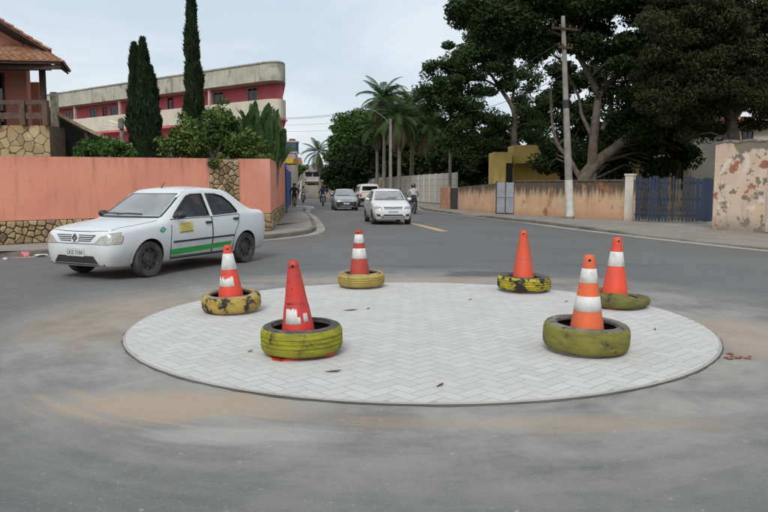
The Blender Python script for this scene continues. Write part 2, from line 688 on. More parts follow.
ca, sa = math.cos(PA), math.sin(PA)
pavs = []
for i in range(-48, 49):
    for j in range(-48, 49):
        k = (i - j) % 4
        if k == 0:
            x0, y0, lx, ly = i * PW, j * PW, PL, PW
        elif k == 3:
            x0, y0, lx, ly = i * PW, j * PW, PW, PL
        else:
            continue
        h = JT / 2
        q = [(x0 + h, y0 + h), (x0 + lx - h, y0 + h), (x0 + lx - h, y0 + ly - h), (x0 + h, y0 + ly - h)]
        q = [(ca * a - sa * b, sa * a + ca * b) for a, b in q]
        if min(math.hypot(*p) for p in q) > RIN:
            continue
        full = max(math.hypot(*p) for p in q) < RIN - 0.004
        if not full:
            q = clip(q)
            if len(q) < 3:
                continue
            ar = abs(sum(q[a][0] * q[(a + 1) % len(q)][1] - q[(a + 1) % len(q)][0] * q[a][1] for a in range(len(q)))) / 2
            if ar < 0.0012:
                continue
        cx = sum(p[0] for p in q) / len(q)
        cy = sum(p[1] for p in q) / len(q)
        pavs.append((math.hypot(cx + ISL.x, cy + ISL.y), cx, cy, k, full, q))
pavs.sort()
shared = {}
rest = MB()
for n_, (d_, cx, cy, k, full, q) in enumerate(pavs):
    dz = rr.uniform(-.0004, .0004)
    tl = (rr.uniform(-.003, .003), rr.uniform(-.003, .003))
    if n_ >= 300:
        paver_geo(rest, q, dz, tl)
        continue
    if full:
        if k not in shared:
            mb = MB()
            paver_geo(mb, [(a - cx, b - cy) for a, b in q])
            shared[k] = mb.mesh('paving_block', M_PAV)
        o = link('paving_block', shared[k], island, (cx, cy, dz))
        o.rotation_euler = (tl[0], tl[1], 0)
    else:
        mb = MB()
        paver_geo(mb, [(a - cx, b - cy) for a, b in q])
        mb.build('paving_block', M_PAV, island, loc=(cx, cy, dz))
tag(rest.build('paving_blocks', M_PAV2, island), kind='stuff')
# ------------------------------------------------------------------ walls
def plaster(name, a, b, stain, top_z=None, bot_z=None, streak=0.5, patches=None, patch_col=None, patch_lo=0.6):
    """painted render: mottling, rain streaks from the coping, rising dirt, flaked places"""
    t = NT(name)
    p = t.obj()
    x, y, z = t.sep(p)
    f = t.noise(p, 0.9, 5, 0.6, 0.3)
    c = t.mix(t.step(f, 0.32, 0.7), a, b)
    col = t.scaled(p, (3.2, 3.2, 0.35))
    st = t.noise(col, 1.6, 5, 0.65)
    c = t.mix(t.math('MULTIPLY', t.step(st, 0.5, 0.78), streak), c, stain)
    g = t.noise(p, 7, 6, 0.7)
    c = t.mix(t.math('MULTIPLY', t.step(g, 0.55, 0.8), 0.3), c, tuple(v * 0.6 for v in b))
    if top_z is not None:
        e = t.math('ADD', z, t.math('MULTIPLY', t.math('SUBTRACT', st, 0.5), 1.5))
        c = t.mix(t.math('MULTIPLY', t.step(e, top_z[0], top_z[1]), top_z[2]), c, stain)
    if bot_z is not None:
        e = t.math('ADD', z, t.math('MULTIPLY', t.math('SUBTRACT', g, 0.5), 0.5))
        c = t.mix(t.math('MULTIPLY', t.step(e, bot_z[0], 0.0), bot_z[1]), c, bot_z[2])
    if patches:
        for (sc, lo, hi, pc, off) in patches:
            o = t.n('Mapping')
            t.put(o.inputs['Vector'], p)
            o.inputs['Location'].default_value = (off, off * 0.7, off * 1.3)
            q = t.noise(o.outputs[0], sc, 5, 0.55, 0.35)
            c = t.mix(t.step(q, lo, hi), c, pc)
    return t.done(c, 0.92, 0, t.bump(t.math('ADD', t.noise(p, 22, 5), g), 0.35, 0.012), spec=0.25)


def wall_run(mb, a, b, th, z0a, z1a, z0b, z1b, m=0, side=1):
    """a wall segment from a to b (2D), thickness th away on `side`"""
    a, b = Vector((a[0], a[1])), Vector((b[0], b[1]))
    t = (b - a).normalized()
    q = Vector((-t.y, t.x)) * side * th
    pts = [a, b, b + q, a + q]
    zs0 = [z0a, z0b, z0b, z0a]
    zs1 = [z1a, z1b, z1b, z1a]
    vs = [(p.x, p.y, z) for p, z in zip(pts, zs0)] + [(p.x, p.y, z) for p, z in zip(pts, zs1)]
    mb.add(vs, [(3, 2, 1, 0), (4, 5, 6, 7), (0, 1, 5, 4), (1, 2, 6, 5), (2, 3, 7, 6), (3, 0, 4, 7)], m)


# rubble stone facing: courses of irregular stones, each its own piece
def stone_mat():
    t = NT('ochre_rubble_stone')
    p = t.pos()
    r = t.n('ObjectInfo').outputs['Random']
    ramp = t.n('ValToRGB')
    t.put(ramp.inputs[0], r)
    cr = ramp.color_ramp
    cols = [(0.0, (0.09, 0.065, 0.042)), (0.2, (0.25, 0.175, 0.09)), (0.42, (0.40, 0.285, 0.14)), (0.6, (0.30, 0.22, 0.12)), (0.8, (0.47, 0.36, 0.20)), (1.0, (0.20, 0.15, 0.10))]
    cr.elements[0].position, cr.elements[0].color = 0, (*cols[0][1], 1)
    cr.elements[1].position, cr.elements[1].color = 1, (*cols[-1][1], 1)
    for ps, c in cols[1:-1]:
        e = cr.elements.new(ps)
        e.color = (*c, 1)
    f = t.noise(p, 9, 6, 0.65)
    c = t.mix(t.math('MULTIPLY', t.step(f, 0.45, 0.75), 0.6), ramp.outputs[0], (0.10, 0.08, 0.06))
    return t.done(c, 0.9, 0, t.bump(t.noise(p, 26, 5), 0.6, 0.02))


M_STONE = stone_mat()
M_MORTAR = pm('dark_mortar', (0.15, 0.12, 0.085), (0.09, 0.075, 0.055), 9, 0.95, 0.3)


def cells(w, h, sx, sz, seed, jit=.42):
    """irregular Voronoi cells over a w x h rectangle from a jittered, staggered grid"""
    rs = random.Random(seed)
    nx_, nz_ = max(1, round(w / sx)), max(1, round(h / sz))
    pts = []
    for j in range(nz_):
        for i in range(nx_):
            off = .5 if j % 2 else 0
            if rs.random() < .07:
                continue
            pts.append(((i + .25 + off * .5 + rs.uniform(-jit, jit)) * w / nx_, (j + .5 + rs.uniform(-jit, jit)) * h / nz_))
    out = []
    for k, (px, pz) in enumerate(pts):
        poly = [(0, 0), (w, 0), (w, h), (0, h)]
        for m, (qx, qz) in enumerate(pts):
            if m == k or abs(qx - px) > 4 * sx or abs(qz - pz) > 4 * sz:
                continue
            ex, ez = qx - px, qz - pz
            mx, mz = (px + qx) / 2, (pz + qz) / 2
            res = []
            for i in range(len(poly)):
                A, B = poly[i], poly[(i + 1) % len(poly)]
                da = (A[0] - mx) * ex + (A[1] - mz) * ez
                db = (B[0] - mx) * ex + (B[1] - mz) * ez
                if da <= 0:
                    res.append(A)
                if (da <= 0) != (db <= 0):
                    t = da / (da - db)
                    res.append((A[0] + (B[0] - A[0]) * t, A[1] + (B[1] - A[1]) * t))
            poly = res
            if len(poly) < 3:
                break
        if len(poly) >= 3:
            out.append(poly)
    return out


def stone_solid(poly, gap, d, rs, flat=False):
    """one stone: outline pulled in from the joint, corners knocked off, domed face. returns 2D centre, (a,depth,b) rings, faces"""
    cx = sum(p[0] for p in poly) / len(poly)
    cz = sum(p[1] for p in poly) / len(poly)
    q = []
    n = len(poly)
    for i in range(n):
        A, B, C = poly[i - 1], poly[i], poly[(i + 1) % n]
        for o_ in (A, C):
            t = .14
            q.append((B[0] + (o_[0] - B[0]) * t, B[1] + (o_[1] - B[1]) * t))
    r = []
    for x, z in q:
        dx, dz = x - cx, z - cz
        l = max(math.hypot(dx, dz), 1e-4)
        k = max(.3, 1 - gap / l)
        r.append((dx * k, dz * k))
    m = len(r)
    s1, s2 = (.985, .93) if flat else (.95, .68)
    rings = [(x, -.02, z) for x, z in r] + [(x * s1, d * .6, z * s1) for x, z in r] + [(x * s2, d + rs.uniform(-.004, .008), z * s2) for x, z in r]
    fs = []
    for lv in (0, 1):
        fs += [(lv * m + i, lv * m + (i + 1) % m, (lv + 1) * m + (i + 1) % m, (lv + 1) * m + i) for i in range(m)]
    fs.append(tuple(range(2 * m, 3 * m)))
    return cx, cz, rings, fs


def stones(parent, o, ux, w, h, seed, z0=0.0, place=None):
    """cover a w x h rectangle that starts at o along unit vector ux with rubble stones 3-5 cm proud"""
    rs = random.Random(seed)
    nx = Vector((ux.y, -ux.x, 0))
    for poly in cells(w, h, .178, .148, seed):
        cx, cz, rings, fs = stone_solid(poly, .011, rs.uniform(.022, .05), rs)
        vs = [ux * a + nx * d + Vector((0, 0, b)) for a, d, b in rings]
        pos = o + ux * cx + Vector((0, 0, cz + z0))
        if place is None:
            mb = MB()
            mb.add(vs, fs)
            mb.build('stone', M_STONE, parent, loc=pos)
        else:
            place.add([v + pos for v in vs], fs)


PINK = plaster('faded_salmon_render', (0.74, 0.315, 0.215), (0.66, 0.27, 0.185), (0.40, 0.17, 0.125), (2.02, 2.75, .6), None, 0.60, [(0.55, 0.60, 0.80, (0.74, 0.36, 0.27), 3.0)])
PINK_TOP = pm('salmon_coping_grime', (0.36, 0.15, 0.11), (0.24, 0.11, 0.085), 5, 0.95)

WA = G(-330, 262, KH)          # pink wall line, wholly on the left pavement
W0 = G(0, 245, KH)
W1 = G(271, 231, KH)
W2 = G(285.5, 213, KH)
ud = (W1 - W0).normalized()
WA = W0 - ud * 9.0
HL, HC, HF = 2.26, 2.42, 2.72
WA.z = W0.z = W1.z = W2.z = 0


def wall_top(p):
    s = (p - W0).dot(ud) / (W1 - W0).length
    return lerp(HL, HC, s)


pw = thing('boundary_wall', 'long salmon pink rendered wall on a rubble stone plinth, with a stone pier, behind the white sedan', 'wall', WA)
Lw = (W1 - WA).length
mbw = MB()
# core (mortar face behind the stones), painted render above the plinth
STB = 0.70
loc = lambda p: p - WA
pier0, pier1 = (W0 + ud * 0), None
sp0 = (G(217, 234.7, KH) - W0).dot(ud)
sp1 = (G(245, 233, KH) - W0).dot(ud)
pa, pb = W0 + ud * sp0, W0 + ud * sp1
nin = Vector((-ud.y, ud.x, 0))          # into the garden
mc = MB()
a0, b0 = loc(WA) + nin * 0.03, loc(W1) + nin * 0.03
wall_run(mc, a0, b0, 0.22, 0.02, STB + .002, 0.02, STB + 0.002)
wall_run(mc, loc(pa) + nin * 0.03, loc(pb) + nin * 0.03, 0.22, STB + .004, wall_top(pa) - .01, STB + .004, wall_top(pb) - .01)
mc.build('mortar_core', M_MORTAR, pw)
mp_ = MB()
wall_run(mp_, loc(WA), loc(pa), 0.25, STB + .006, wall_top(WA), STB + .006, wall_top(pa))
wall_run(mp_, loc(pb), loc(W1), 0.25, STB + .006, wall_top(pb), STB + .006, wall_top(W1))
mp_.build('painted_render', PINK, pw)
vis = (W0 - ud * 1.6) - WA
Lv = Lw - vis.length
stones(pw, vis + Vector((0, 0, 0)), ud, Lv, STB - KH, 3, z0=KH)
stones(pw, loc(pa) + Vector((0, 0, 0)), ud, (pb - pa).length, wall_top(pa) - STB - .02, 4, z0=STB)

us = (W2 - W1).normalized()
sw_ = thing('boundary_wall', 'salmon pink wall on a stone plinth running up the side street past the corner', 'wall', W1)
nin2 = Vector((-us.y, us.x, 0))
Ls = (W2 - W1).length
o1 = us * 0.26
mb = MB()
wall_run(mb, us * 0.002 + nin2 * .03, us * Ls + nin2 * .03, .2, 0.02, STB + .002, 0.02, STB + .03)
mb.build('mortar_core', M_MORTAR, sw_)
mb = MB()
ps = [0, 0.36, 0.385, .70, .72, 1.0]
for s0, s1 in ((0, .36), (.385, .70), (.72, 1)):
    wall_run(mb, us * (Ls * s0 + .012), us * Ls * s1, .25, STB + .006, lerp(HC, HF, s0), STB + .036, lerp(HC, HF, s1))
mb.build('painted_render', PINK, sw_)
mb = MB()
for s in (.36, .70):
    wall_run(mb, us * (Ls * s - .02) - nin2 * .05, us * (Ls * s + .40) - nin2 * .05, .36, STB + .01, lerp(HC, HF, s) + .03, STB + .01, lerp(HC, HF, s) + .03)
mb.build('pier', PINK, sw_)
pl = MB()
stones(sw_, Vector((0, 0, 0)), us, Ls * .45, STB - KH, 9, z0=KH)
stones(sw_, us * Ls * .45, us, Ls * .55, STB - KH, 10, z0=KH, place=pl)
tag(pl.build('stones', M_STONE, sw_), kind='stuff')

# ------------------------------------------------------------------ right: peach wall, gates, old wall
PEACH = plaster('stained_peach_render', (0.66, 0.47, 0.30), (0.56, 0.36, 0.215), (0.07, 0.06, 0.052), (0.98, 1.55, 0.93), (0.55, 0.6, (0.42, 0.19, 0.09)), 0.16,
                [(0.75, 0.60, 0.70, (0.30, 0.145, 0.08), 1.2), (2.2, .60, .72, (.40, .23, .13), 3.4)])
Q = [G(440, 208, KH), G(496, 213, KH), G(514, 213.6, KH), G(632, 220.6, KH)]
for q in Q:
    q.z = 0
pch = thing('boundary_wall', 'low peach wall with black mould along its top and bare brick patch, behind the utility pole', 'wall', Q[2])
mb = MB()
wall_run(mb, Vector((0, 0, 0)), Q[3] - Q[2], .2, 0.02, 1.84, 0.02, 1.80, 0, 1)
mb.build('painted_render', PEACH, pch)
cop = MB()
wall_run(cop, (Vector((0, 0, 0)) - Vector((.03, .04, 0))), (Q[3] - Q[2]) - Vector((.03, .04, 0)), .27, 1.845, 1.90, 1.805, 1.86, 0, 1)
M_COP = pm('mouldy_coping', (0.09, 0.08, 0.07), (0.17, 0.15, 0.13), 4, 0.95, 0.4)
cop.build('coping', M_COP, pch)
# white gate pillar at its end
M_WPIL = plaster('flaking_white_pillar', (0.55, 0.52, 0.46), (0.45, 0.40, 0.34), (0.20, 0.17, 0.14), None, (0.5, .6, (0.33, 0.16, 0.09)), 0.4)
pv_ = G(629, 220.4, KH)
pil = thing('gate_pillar', 'square whitish gate pillar between peach wall and blue picket gate', 'pillar', (pv_.x, pv_.y, 0), R(-35))
MB().box(-.17, .17, -.17, .17, .05, 2.02).build('shaft', M_WPIL, pil)
MB().box(-.20, .20, -.20, .20, 2.022, 2.10).build('cap', M_WPIL, pil)

pch2 = thing('boundary_wall', 'short length of peach mould-stained wall between the grey gate and the concrete panel wall', 'wall', Q[0])
mb = MB()
wall_run(mb, Vector((0.9, -3.2, 0)), Q[1] - Q[0], .2, 0.02, 1.56, 0.02, 1.76, 0, 1)
mb.build('painted_render', PEACH, pch2)
mb = MB()
wall_run(mb, Vector((0, 0, 0)), Vector((.42, -1.5, 0)), .3, 0.02, 1.56, 0.02, 1.56, 0, 1)
mb.build('end_pier', pm('brick_red_render', (0.38, 0.19, 0.11), (0.47, 0.28, 0.18), 3, .9), pch2)
mb = MB()
wall_run(mb, Vector((.52, -1.84, 0)), Vector((.80, -2.85, 0)), .12, 0.02, 1.5, 0.02, 1.5, 0, 1)
M_GDARK = pm('dark_sheet_gate', (0.03, 0.03, 0.032), (0.06, 0.055, 0.05), 6, .6)
mb.build('side_door', M_GDARK, pch2)

# grey double gate
M_GGREY = pm('dull_blue_grey_sheet', (0.34, 0.36, 0.385), (0.27, 0.29, 0.31), 2.5, .55, 0, 0.1)
gq = Q[2] - Q[1]
gd = gq.normalized()
gg = thing('sheet_metal_gate', 'pale grey double leaf sheet metal gate set in the peach wall', 'gate', Q[1])
gl = gq.length
for s0, s1 in ((0.03, .5), (.53, 1.0)):
    m_ = MB()
    wall_run(m_, gd * gl * s0, gd * gl * (s1 - .015), .04, KH + .03, 1.80, KH + .03, 1.80, 0, 1)
    leaf = m_.build('gate_leaf', M_GGREY, gg)
    m_ = MB()
    wall_run(m_, gd * gl * s0 - Vector((.01, .03, 0)), gd * gl * (s1 - .015) - Vector((.01, .03, 0)), .04, 1.0, 1.06, 1.0, 1.06, 0, 1)
    m_.build('gate_rail', M_GGREY, leaf)
m_ = MB()
for s in (0.0, .515, 1.0):
    wall_run(m_, gd * (gl * s - .04), gd * (gl * s + .04), .09, 0.03, 1.86, .03, 1.86, 0, 1)
m_.build('gate_frame', M_GDARK, gg)

# blue picket gate: every plank its own piece
g0, g1 = G(634, 221.6, KH), G(711, 223.8, KH)
g0.z = g1.z = 0
M_BLUE = []
for k, (c1, c2) in enumerate([((0.018, 0.027, 0.052), (0.03, 0.034, 0.045)), ((0.02, 0.038, 0.085), (0.02, 0.03, 0.055)), ((0.014, 0.018, 0.032), (0.032, 0.032, 0.034)), ((0.085, 0.072, 0.058), (0.03, 0.034, 0.042))]):
    M_BLUE.append(pm('chalky_blue_paint_%d' % k, c1, c2, 4, .8, .2))
bg = thing('picket_gate', 'weathered blue plank gate between white pillar and old peeling wall', 'gate', g0)
gdir = (g1 - g0).normalized()
gn = Vector((gdir.y, -gdir.x, 0))
gL = (g1 - g0).length
rs = random.Random(4)
x = 0.04
k = 0
while x < gL - .08:
    solid = x > gL * .76
    wdt = rs.uniform(.075, .10) if not solid else rs.uniform(.13, .16)
    gap = rs.uniform(.03, .055) if not solid else .006
    top = 1.92 + rs.uniform(-.06, .08) if not solid else 1.88 + rs.uniform(-.02, .02)
    M = Matrix.Translation(gdir * (x + wdt / 2) + Vector((0, 0, 0))) @ Matrix.Rotation(math.atan2(gdir.y, gdir.x), 4, 'Z') @ Matrix.Rotation(rs.uniform(-.012, .012), 4, 'Y')
    mi = rs.choices([0, 1, 2, 3], [5, 4, 2, 1.3])[0] if not solid else rs.choice([0, 1])
    MB().prism([(-wdt / 2, -.012), (wdt / 2, -.012), (wdt / 2, .012), (-wdt / 2, .012)], KH + .05 + rs.uniform(0, .04), top, 0, M).build('plank', M_BLUE[mi], bg)
    x += wdt + gap
    k += 1
rail = MB()
for z in (.42, 1.05, 1.70):
    M = Matrix.Translation(Vector((0, 0, z))) @ Matrix.Rotation(math.atan2(gdir.y, gdir.x), 4, 'Z')
    rail.box(0, gL, .02, .065, -.045, .045, 0, M)
rail.build('rail', M_BLUE[2], bg)

# old peeling wall
OLD = plaster('peeling_limewash', (0.66, 0.53, 0.41), (0.57, 0.43, 0.32), (0.24, 0.19, 0.15), (2.55, 3.2, 0.55), (0.75, .75, (0.20, 0.18, 0.14)), 0.40,
              [(0.9, 0.565, 0.60, (0.21, 0.185, 0.145), 2.3), (1.9, 0.605, 0.64, (0.33, 0.15, 0.095), 5.1), (2.6, .59, .62, (0.22, 0.19, .15), 7.7), (1.4, .60, .65, (.68, .60, .50), 9.3)])
o0, o1_ = G(712, 228.5, KH), G(768, 232, KH)
o0.z = o1_.z = 0
od = (o1_ - o0).normalized()
ow = thing('old_wall', 'tall old wall of peeling limewash with bare brick and cement patches beside the blue gate', 'wall', o0)
mb = MB()
n_ = 26
rs = random.Random(8)
tops = [2.98 + rs.uniform(-.05, .04) for _ in range(n_ + 1)]
Lo = 11.0
for i in range(n_):
    a, b = od * Lo * i / n_, od * Lo * (i + 1) / n_
    q = Vector((-od.y, od.x, 0)) * .38
    vs = [a, b, b + q, a + q]
    vs = [(p.x, p.y, .02) for p in vs] + [(p.x, p.y, z) for p, z in zip(vs, (tops[i], tops[i + 1], tops[i + 1] + .02, tops[i] + .02))]
    fs = [(4, 5, 6, 7), (0, 1, 5, 4), (2, 3, 7, 6)]
    if i == 0:
        fs.append((3, 0, 4, 7))
    if i == n_ - 1:
        fs.append((1, 2, 6, 5))
    mb.add(vs, fs)
mb.build('limewashed_masonry', OLD, ow)
cp_ = MB()
for i in range(n_):
    a, b = od * Lo * i / n_, od * Lo * (i + 1) / n_
    q = Vector((-od.y, od.x, 0))
    dz = rs.uniform(.04, .09)
    wall_run(cp_, a - q * .02, b - q * .02, .42, tops[i] + .005, tops[i] + dz, tops[i + 1] + .005, tops[i + 1] + dz + rs.uniform(-.01, .01))
cp_.build('coping', pm('crumbling_coping', (0.25, 0.22, 0.19), (0.13, 0.115, 0.10), 5, .95, .5), ow)
pil2 = MB()
for s in (2.0, 5.6):
    wall_run(pil2, od * s - Vector((-od.y, od.x, 0)) * .03, od * (s + .09) - Vector((-od.y, od.x, 0)) * .03, .02, .13, 2.9, .13, 2.9)
pil2.build('rain_pipe', pm('pale_lime_streak', (0.52, 0.45, 0.37), None, 3, .9), ow)

# concrete panel wall up the street
M_PANEL = plaster('cast_concrete_panel', (0.60, 0.575, 0.51), (0.52, 0.495, 0.435), (0.28, 0.26, 0.22), None, None, 0.4)
M_POSTC = pm('pale_concrete_post', (0.66, 0.64, 0.59), (0.54, 0.52, 0.48), 4, .9)
c0 = Vector((5.9, 57.0, 0))
c1 = Vector((-2.6, 98.0, 0))
cd = (c1 - c0).normalized()
Lc = (c1 - c0).length
cw = thing('panel_wall', 'pale precast concrete panel wall with posts behind the white hatchback', 'wall', c0)
angc = math.atan2(cd.y, cd.x)
nb = int(Lc / 2.05)
pmesh = MB().box(.09, 1.96, -.025, .025, .008, .512).mesh('panel', M_PANEL)
# bevelled look: slim raised border on each panel
psm = MB()
psm.box(-.08, .08, -.07, .07, 0, 2.79)
postm = psm.mesh('post', M_POSTC)
for b in range(nb + 1):
    p = cd * 2.05 * b
    po = link('post', postm, cw, p)
    po.rotation_euler = (0, 0, angc)
    if b < nb:
        for r_ in range(5):
            o = link('panel', pmesh, cw, p + Vector((0, 0, .16 + r_ * .522)))
            o.rotation_euler = (rs.uniform(-.006, .006), 0, angc)
wb = MB()
wall_run(wb, Vector((.35, .1, 0)) * -1, cd * Lc - Vector((.35, -.1, 0)), .6, 0.0, .18, 0.0, .18, 0, -1)
wb.build('footing', M_KERB, cw)
ys = P(382, 182, 66)
# yellow sign on the panels
tS = (ys - c0).dot(cd)
sgn = thing('small_sign', 'small yellow sign fixed to the concrete panel wall', 'sign', c0 + cd * 29.8 + Vector((-.06, -.03, 2.2)), angc)
MB().box(-1.1, 1.1, .045, .065, -.30, .30).build('sign_plate', pm('sign_yellow', (0.72, 0.42, 0.03), (0.62, 0.36, 0.03), 3, .5), sgn)
# ------------------------------------------------------------------ cones in tyres
def cone_mat(name, c, dirt, amt):
    t = NT(name)
    o = t.obj()
    x, y, z = t.sep(o)
    f = t.noise(o, 5, 5, 0.65)
    col = t.mix(t.step(f, .35, .7), c, tuple(v * .72 + .02 for v in c))
    ring = t.noise(t.scaled(o, (6, 6, 34)), 1.0, 4, .6)
    col = t.mix(t.math('MULTIPLY', t.step(ring, .56, .72), amt), col, dirt)
    g = t.noise(o, 16, 5, .7)
    col = t.mix(t.math('MULTIPLY', t.step(g, .60, .72), amt * .8), col, dirt)
    return t.done(col, .55, 0, t.bump(ring, .25, .006), spec=.4)


def tyre_mat(name, paint, paint2, lo, hi):
    t = NT(name)
    o = t.obj()
    f = t.noise(o, 7.0, 6, .68, .3)
    g = t.noise(t.scaled(o, (3, 3, 9)), 2.2, 5, .6)
    col = t.mix(t.step(g, .35, .68), paint, paint2)
    fine = t.noise(o, 40, 4, .7)
    col = t.mix(t.math('MULTIPLY', t.step(fine, .52, .75), .35), col, (.10, .095, .06))
    col = t.mix(t.step(f, lo, hi), col, (.032, .030, .027))
    return t.done(col, .85, 0, t.bump(fine, .4, .004), spec=.25)


M_RUB = pm('grey_worn_rubber', (.055, .052, .047), (.14, .13, .115), 9, .85, .3, lo=.4, hi=.7)
M_INNER = pm('black_tyre_inside', (.018, .018, .018), (.03, .029, .027), 8, .9)
M_BAND = pm('scuffed_reflective_band', (.62, .62, .60), (.45, .44, .42), 9, .5, lo=.45, hi=.75)
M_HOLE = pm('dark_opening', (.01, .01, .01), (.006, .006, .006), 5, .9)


def make_cone(name, label, loc, c, dirt, amt, bands, H=.84, base=.46, lean=(0, 0), rz=0.0, rt=.04, rb=.178):
    t = thing(name, label, 'traffic cone', loc, group='cones around the island')
    t.rotation_euler = (lean[0], lean[1], rz)
    m = cone_mat('cone_plastic_' + label.split()[0] + str(len(_mc)), c, dirt, amt)
    _mc['c' + label] = m
    # square foot
    h = base / 2
    c_ = .06
    poly = [(-h + c_, -h), (h - c_, -h), (h, -h + c_), (h, h - c_), (h - c_, h), (-h + c_, h), (-h, h - c_), (-h, -h + c_)]
    MB().prism(poly, 0.0, .026).build('base_plate', m, t)
    rad = lambda z: lerp(rb, rt, (z - .02) / (H - .02))
    prof = [(rad(.02) + .012, .0265), (rad(.04), .045)]
    for z in (.16, .27, .30, .42, .45, .56, .58, .70, .72):
        if z < H - .08:
            prof.append((rad(z) + (.003 if int(z * 100) % 10 in (7, 2) else 0), z))
    prof += [(rad(H - .06), H - .06), (rad(H - .05) + .003, H - .05), (rt + .002, H - .008), (rt - .004, H), (rt - .011, H - .002), (rt - .012, H - .10)]
    bd = MB().lathe(prof, 32).build('cone_body', m, t, sharp=50)
    MB().lathe([(.0, H - .08), (rt - .013, H - .08)], 16).build('top_hole', M_HOLE, t)
    # little punched hole near the tip
    for an in (-1.9, 1.2):
        z = H - .045
        r_ = rad(z) + .0045
        mb = MB()
        ctr = Vector((r_ * math.cos(an), r_ * math.sin(an), z))
        tx = Vector((-math.sin(an), math.cos(an), 0))
        mb.poly([ctr + tx * .013 * math.cos(k) + Vector((0, 0, .013 * math.sin(k))) for k in [2 * math.pi * q / 10 for q in range(10)]])
        mb.build('punched_hole', M_HOLE, t)
    for bz in bands:
        z0, z1 = bz[0], bz[1]
        a0, a1 = (bz[2], bz[3]) if len(bz) > 2 else (0, 2 * math.pi)
        rs = random.Random(int(z0 * 1000))
        jag = [rs.uniform(-.007, .007) for _ in range(40)]
        def fn(p, a):
            if len(bz) <= 2:
                return p
            k = int((a - a0) / max(a1 - a0, 1e-6) * 24)
            p.z += jag[(k // 3) % 40] * (.9 if abs(p.z - z1) < .01 else .7)
            return p
        MB().lathe([(rad(z0) + .0005, z0), (rad(z0) + .0034, z0 + .002), (rad(z1) + .0034, z1 - .002), (rad(z1) + .0005, z1)], 32 if len(bz) <= 2 else 20, a0=a0, a1=a1, fn=fn).build('reflective_band', M_BAND, t, smooth=True)
    return t


def make_tyre(label, loc, tread, side, Ro=.365, W=.24, rot=(0, 0, 0), fn=None, hole=.212, grooves=True):
    t = thing('old_tyre', label, 'tyre', loc, group='painted tyres holding the cones')
    t.rotation_euler = rot
    k = Ro / .365
    low = [(hole, .035), (hole + .012, .012), (.27 * k, .002), (.315 * k, .0), (.343 * k, .012), (.356 * k, .030)]
    trd = [(.362 * k, .05)]
    zs = [W * f for f in (.33, .5, .67)]
    for z in zs:
        if grooves:
            trd += [(.3655 * k, z - .010), (.356 * k, z - .006), (.356 * k, z + .006), (.3655 * k, z + .010)]
        else:
            trd += [(.3655 * k, z)]
    trd += [(.362 * k, W - .05)]
    up = [(r, W - z) for r, z in reversed(low)]
    outer = low + trd + up
    ms = []
    for i in range(len(outer) - 1):
        ms.append(0 if len(low) - 2 <= i < len(low) + len(trd) + 1 else 1)
    MB().lathe(outer, 48, ms=ms, fn=fn).build('tread_and_sidewalls', [tread, side], t, sharp=45)
    inn = [(hole, W - .035), (hole + .02, W - .045), (.31 * k, W - .05), (.34 * k, W / 2), (.31 * k, .05), (hole + .02, .045), (hole, .035)]
    MB().lathe(inn, 48, fn=fn).build('inner_liner', M_INNER, t, smooth=True)
    # bead ring
    MB().lathe([(hole - .004, W - .036), (hole - .006, W - .022), (hole + .008, W - .011), (hole + .024, W - .0075)], 48, fn=fn).build('bead_ring', M_RUB, t, smooth=True)
    return t


YG = tyre_mat('yellow_green_tyre_paint', (.29, .285, .022), (.185, .185, .025), .54, .70)
OLV = tyre_mat('olive_tyre_paint', (.20, .188, .038), (.135, .125, .034), .56, .74)
YT = tyre_mat('ochre_tyre_paint', (.42, .31, .075), (.30, .215, .06), .50, .60)
YW = tyre_mat('tan_yellow_tyre_paint', (.40, .31, .085), (.29, .22, .07), .62, .75)
YB = tyre_mat('worn_yellow_tyre_paint', (.44, .37, .03), (.30, .25, .03), .47, .56)
OLD_ = tyre_mat('dull_olive_tyre_paint', (.155, .150, .045), (.10, .095, .035), .55, .72)
RUBP = tyre_mat('dusty_rubber_sidewall', (.20, .19, .155), (.11, .105, .09), .50, .66)
RUBY = tyre_mat('yellowed_sidewall', (.36, .29, .13), (.25, .21, .12), .52, .66)

IZ = 0.0230
red = (.56, .04, .028)
orange = (.72, .135, .045)
redor = (.68, .062, .028)
brick = (.40, .045, .030)


def on(px, py):
    p = G(px, py, IZ)
    return Vector((p.x, p.y, IZ))


b1 = on(300, 352.5)
make_cone('traffic_cone', 'red cone with one torn white band, in the yellow-green grooved tyre', b1, red, (.13, .014, .012), .95,
          [(.285, .42, R(-152), R(-100)), (.285, .345, R(-100), R(-88)), (.295, .37, R(-76), R(-55))], .835, .56, (R(-.5), R(-3.6)), R(18))
make_tyre('bright yellow-green painted tyre with dark rim, red cone foot showing beneath', b1 + Vector((.02, 0, .0265)), YG, M_RUB, .366, .235, (R(1.2), R(-.8), 0), hole=.268)
b2 = on(586, 350)
make_cone('traffic_cone', 'orange cone with two clean white bands, in the olive tyre', b2, orange, (.30, .07, .03), .35,
          [(.37, .505), (.625, .755)], .875, .39, (R(0), R(.6)), R(5), rt=.042)
make_tyre('olive green painted tyre with grey dusty rim around the orange cone with two white bands', b2 + Vector((-.01, 0, .0265)), OLV, RUBP, .385, .235, (R(2.0), R(2.2), 0), grooves=False, hole=.268)
b3 = on(232, 311)
make_cone('traffic_cone', 'orange-red cone with white band and a half torn second band, near the white sedan', b3, redor, (.25, .05, .03), .4,
          [(.51, .70), (.315, .43, R(-200), R(-85))], .80, .37, (R(-1), R(-2.6)), R(30))
make_tyre('ochre yellow tyre with black patches low on its tread, near the white sedan', b3 + Vector((0, 0, .0265)), YT, RUBY, .352, .20, (R(1.5), R(-3.2), R(40)), grooves=False, hole=.24)
b4 = on(360, 286.6)
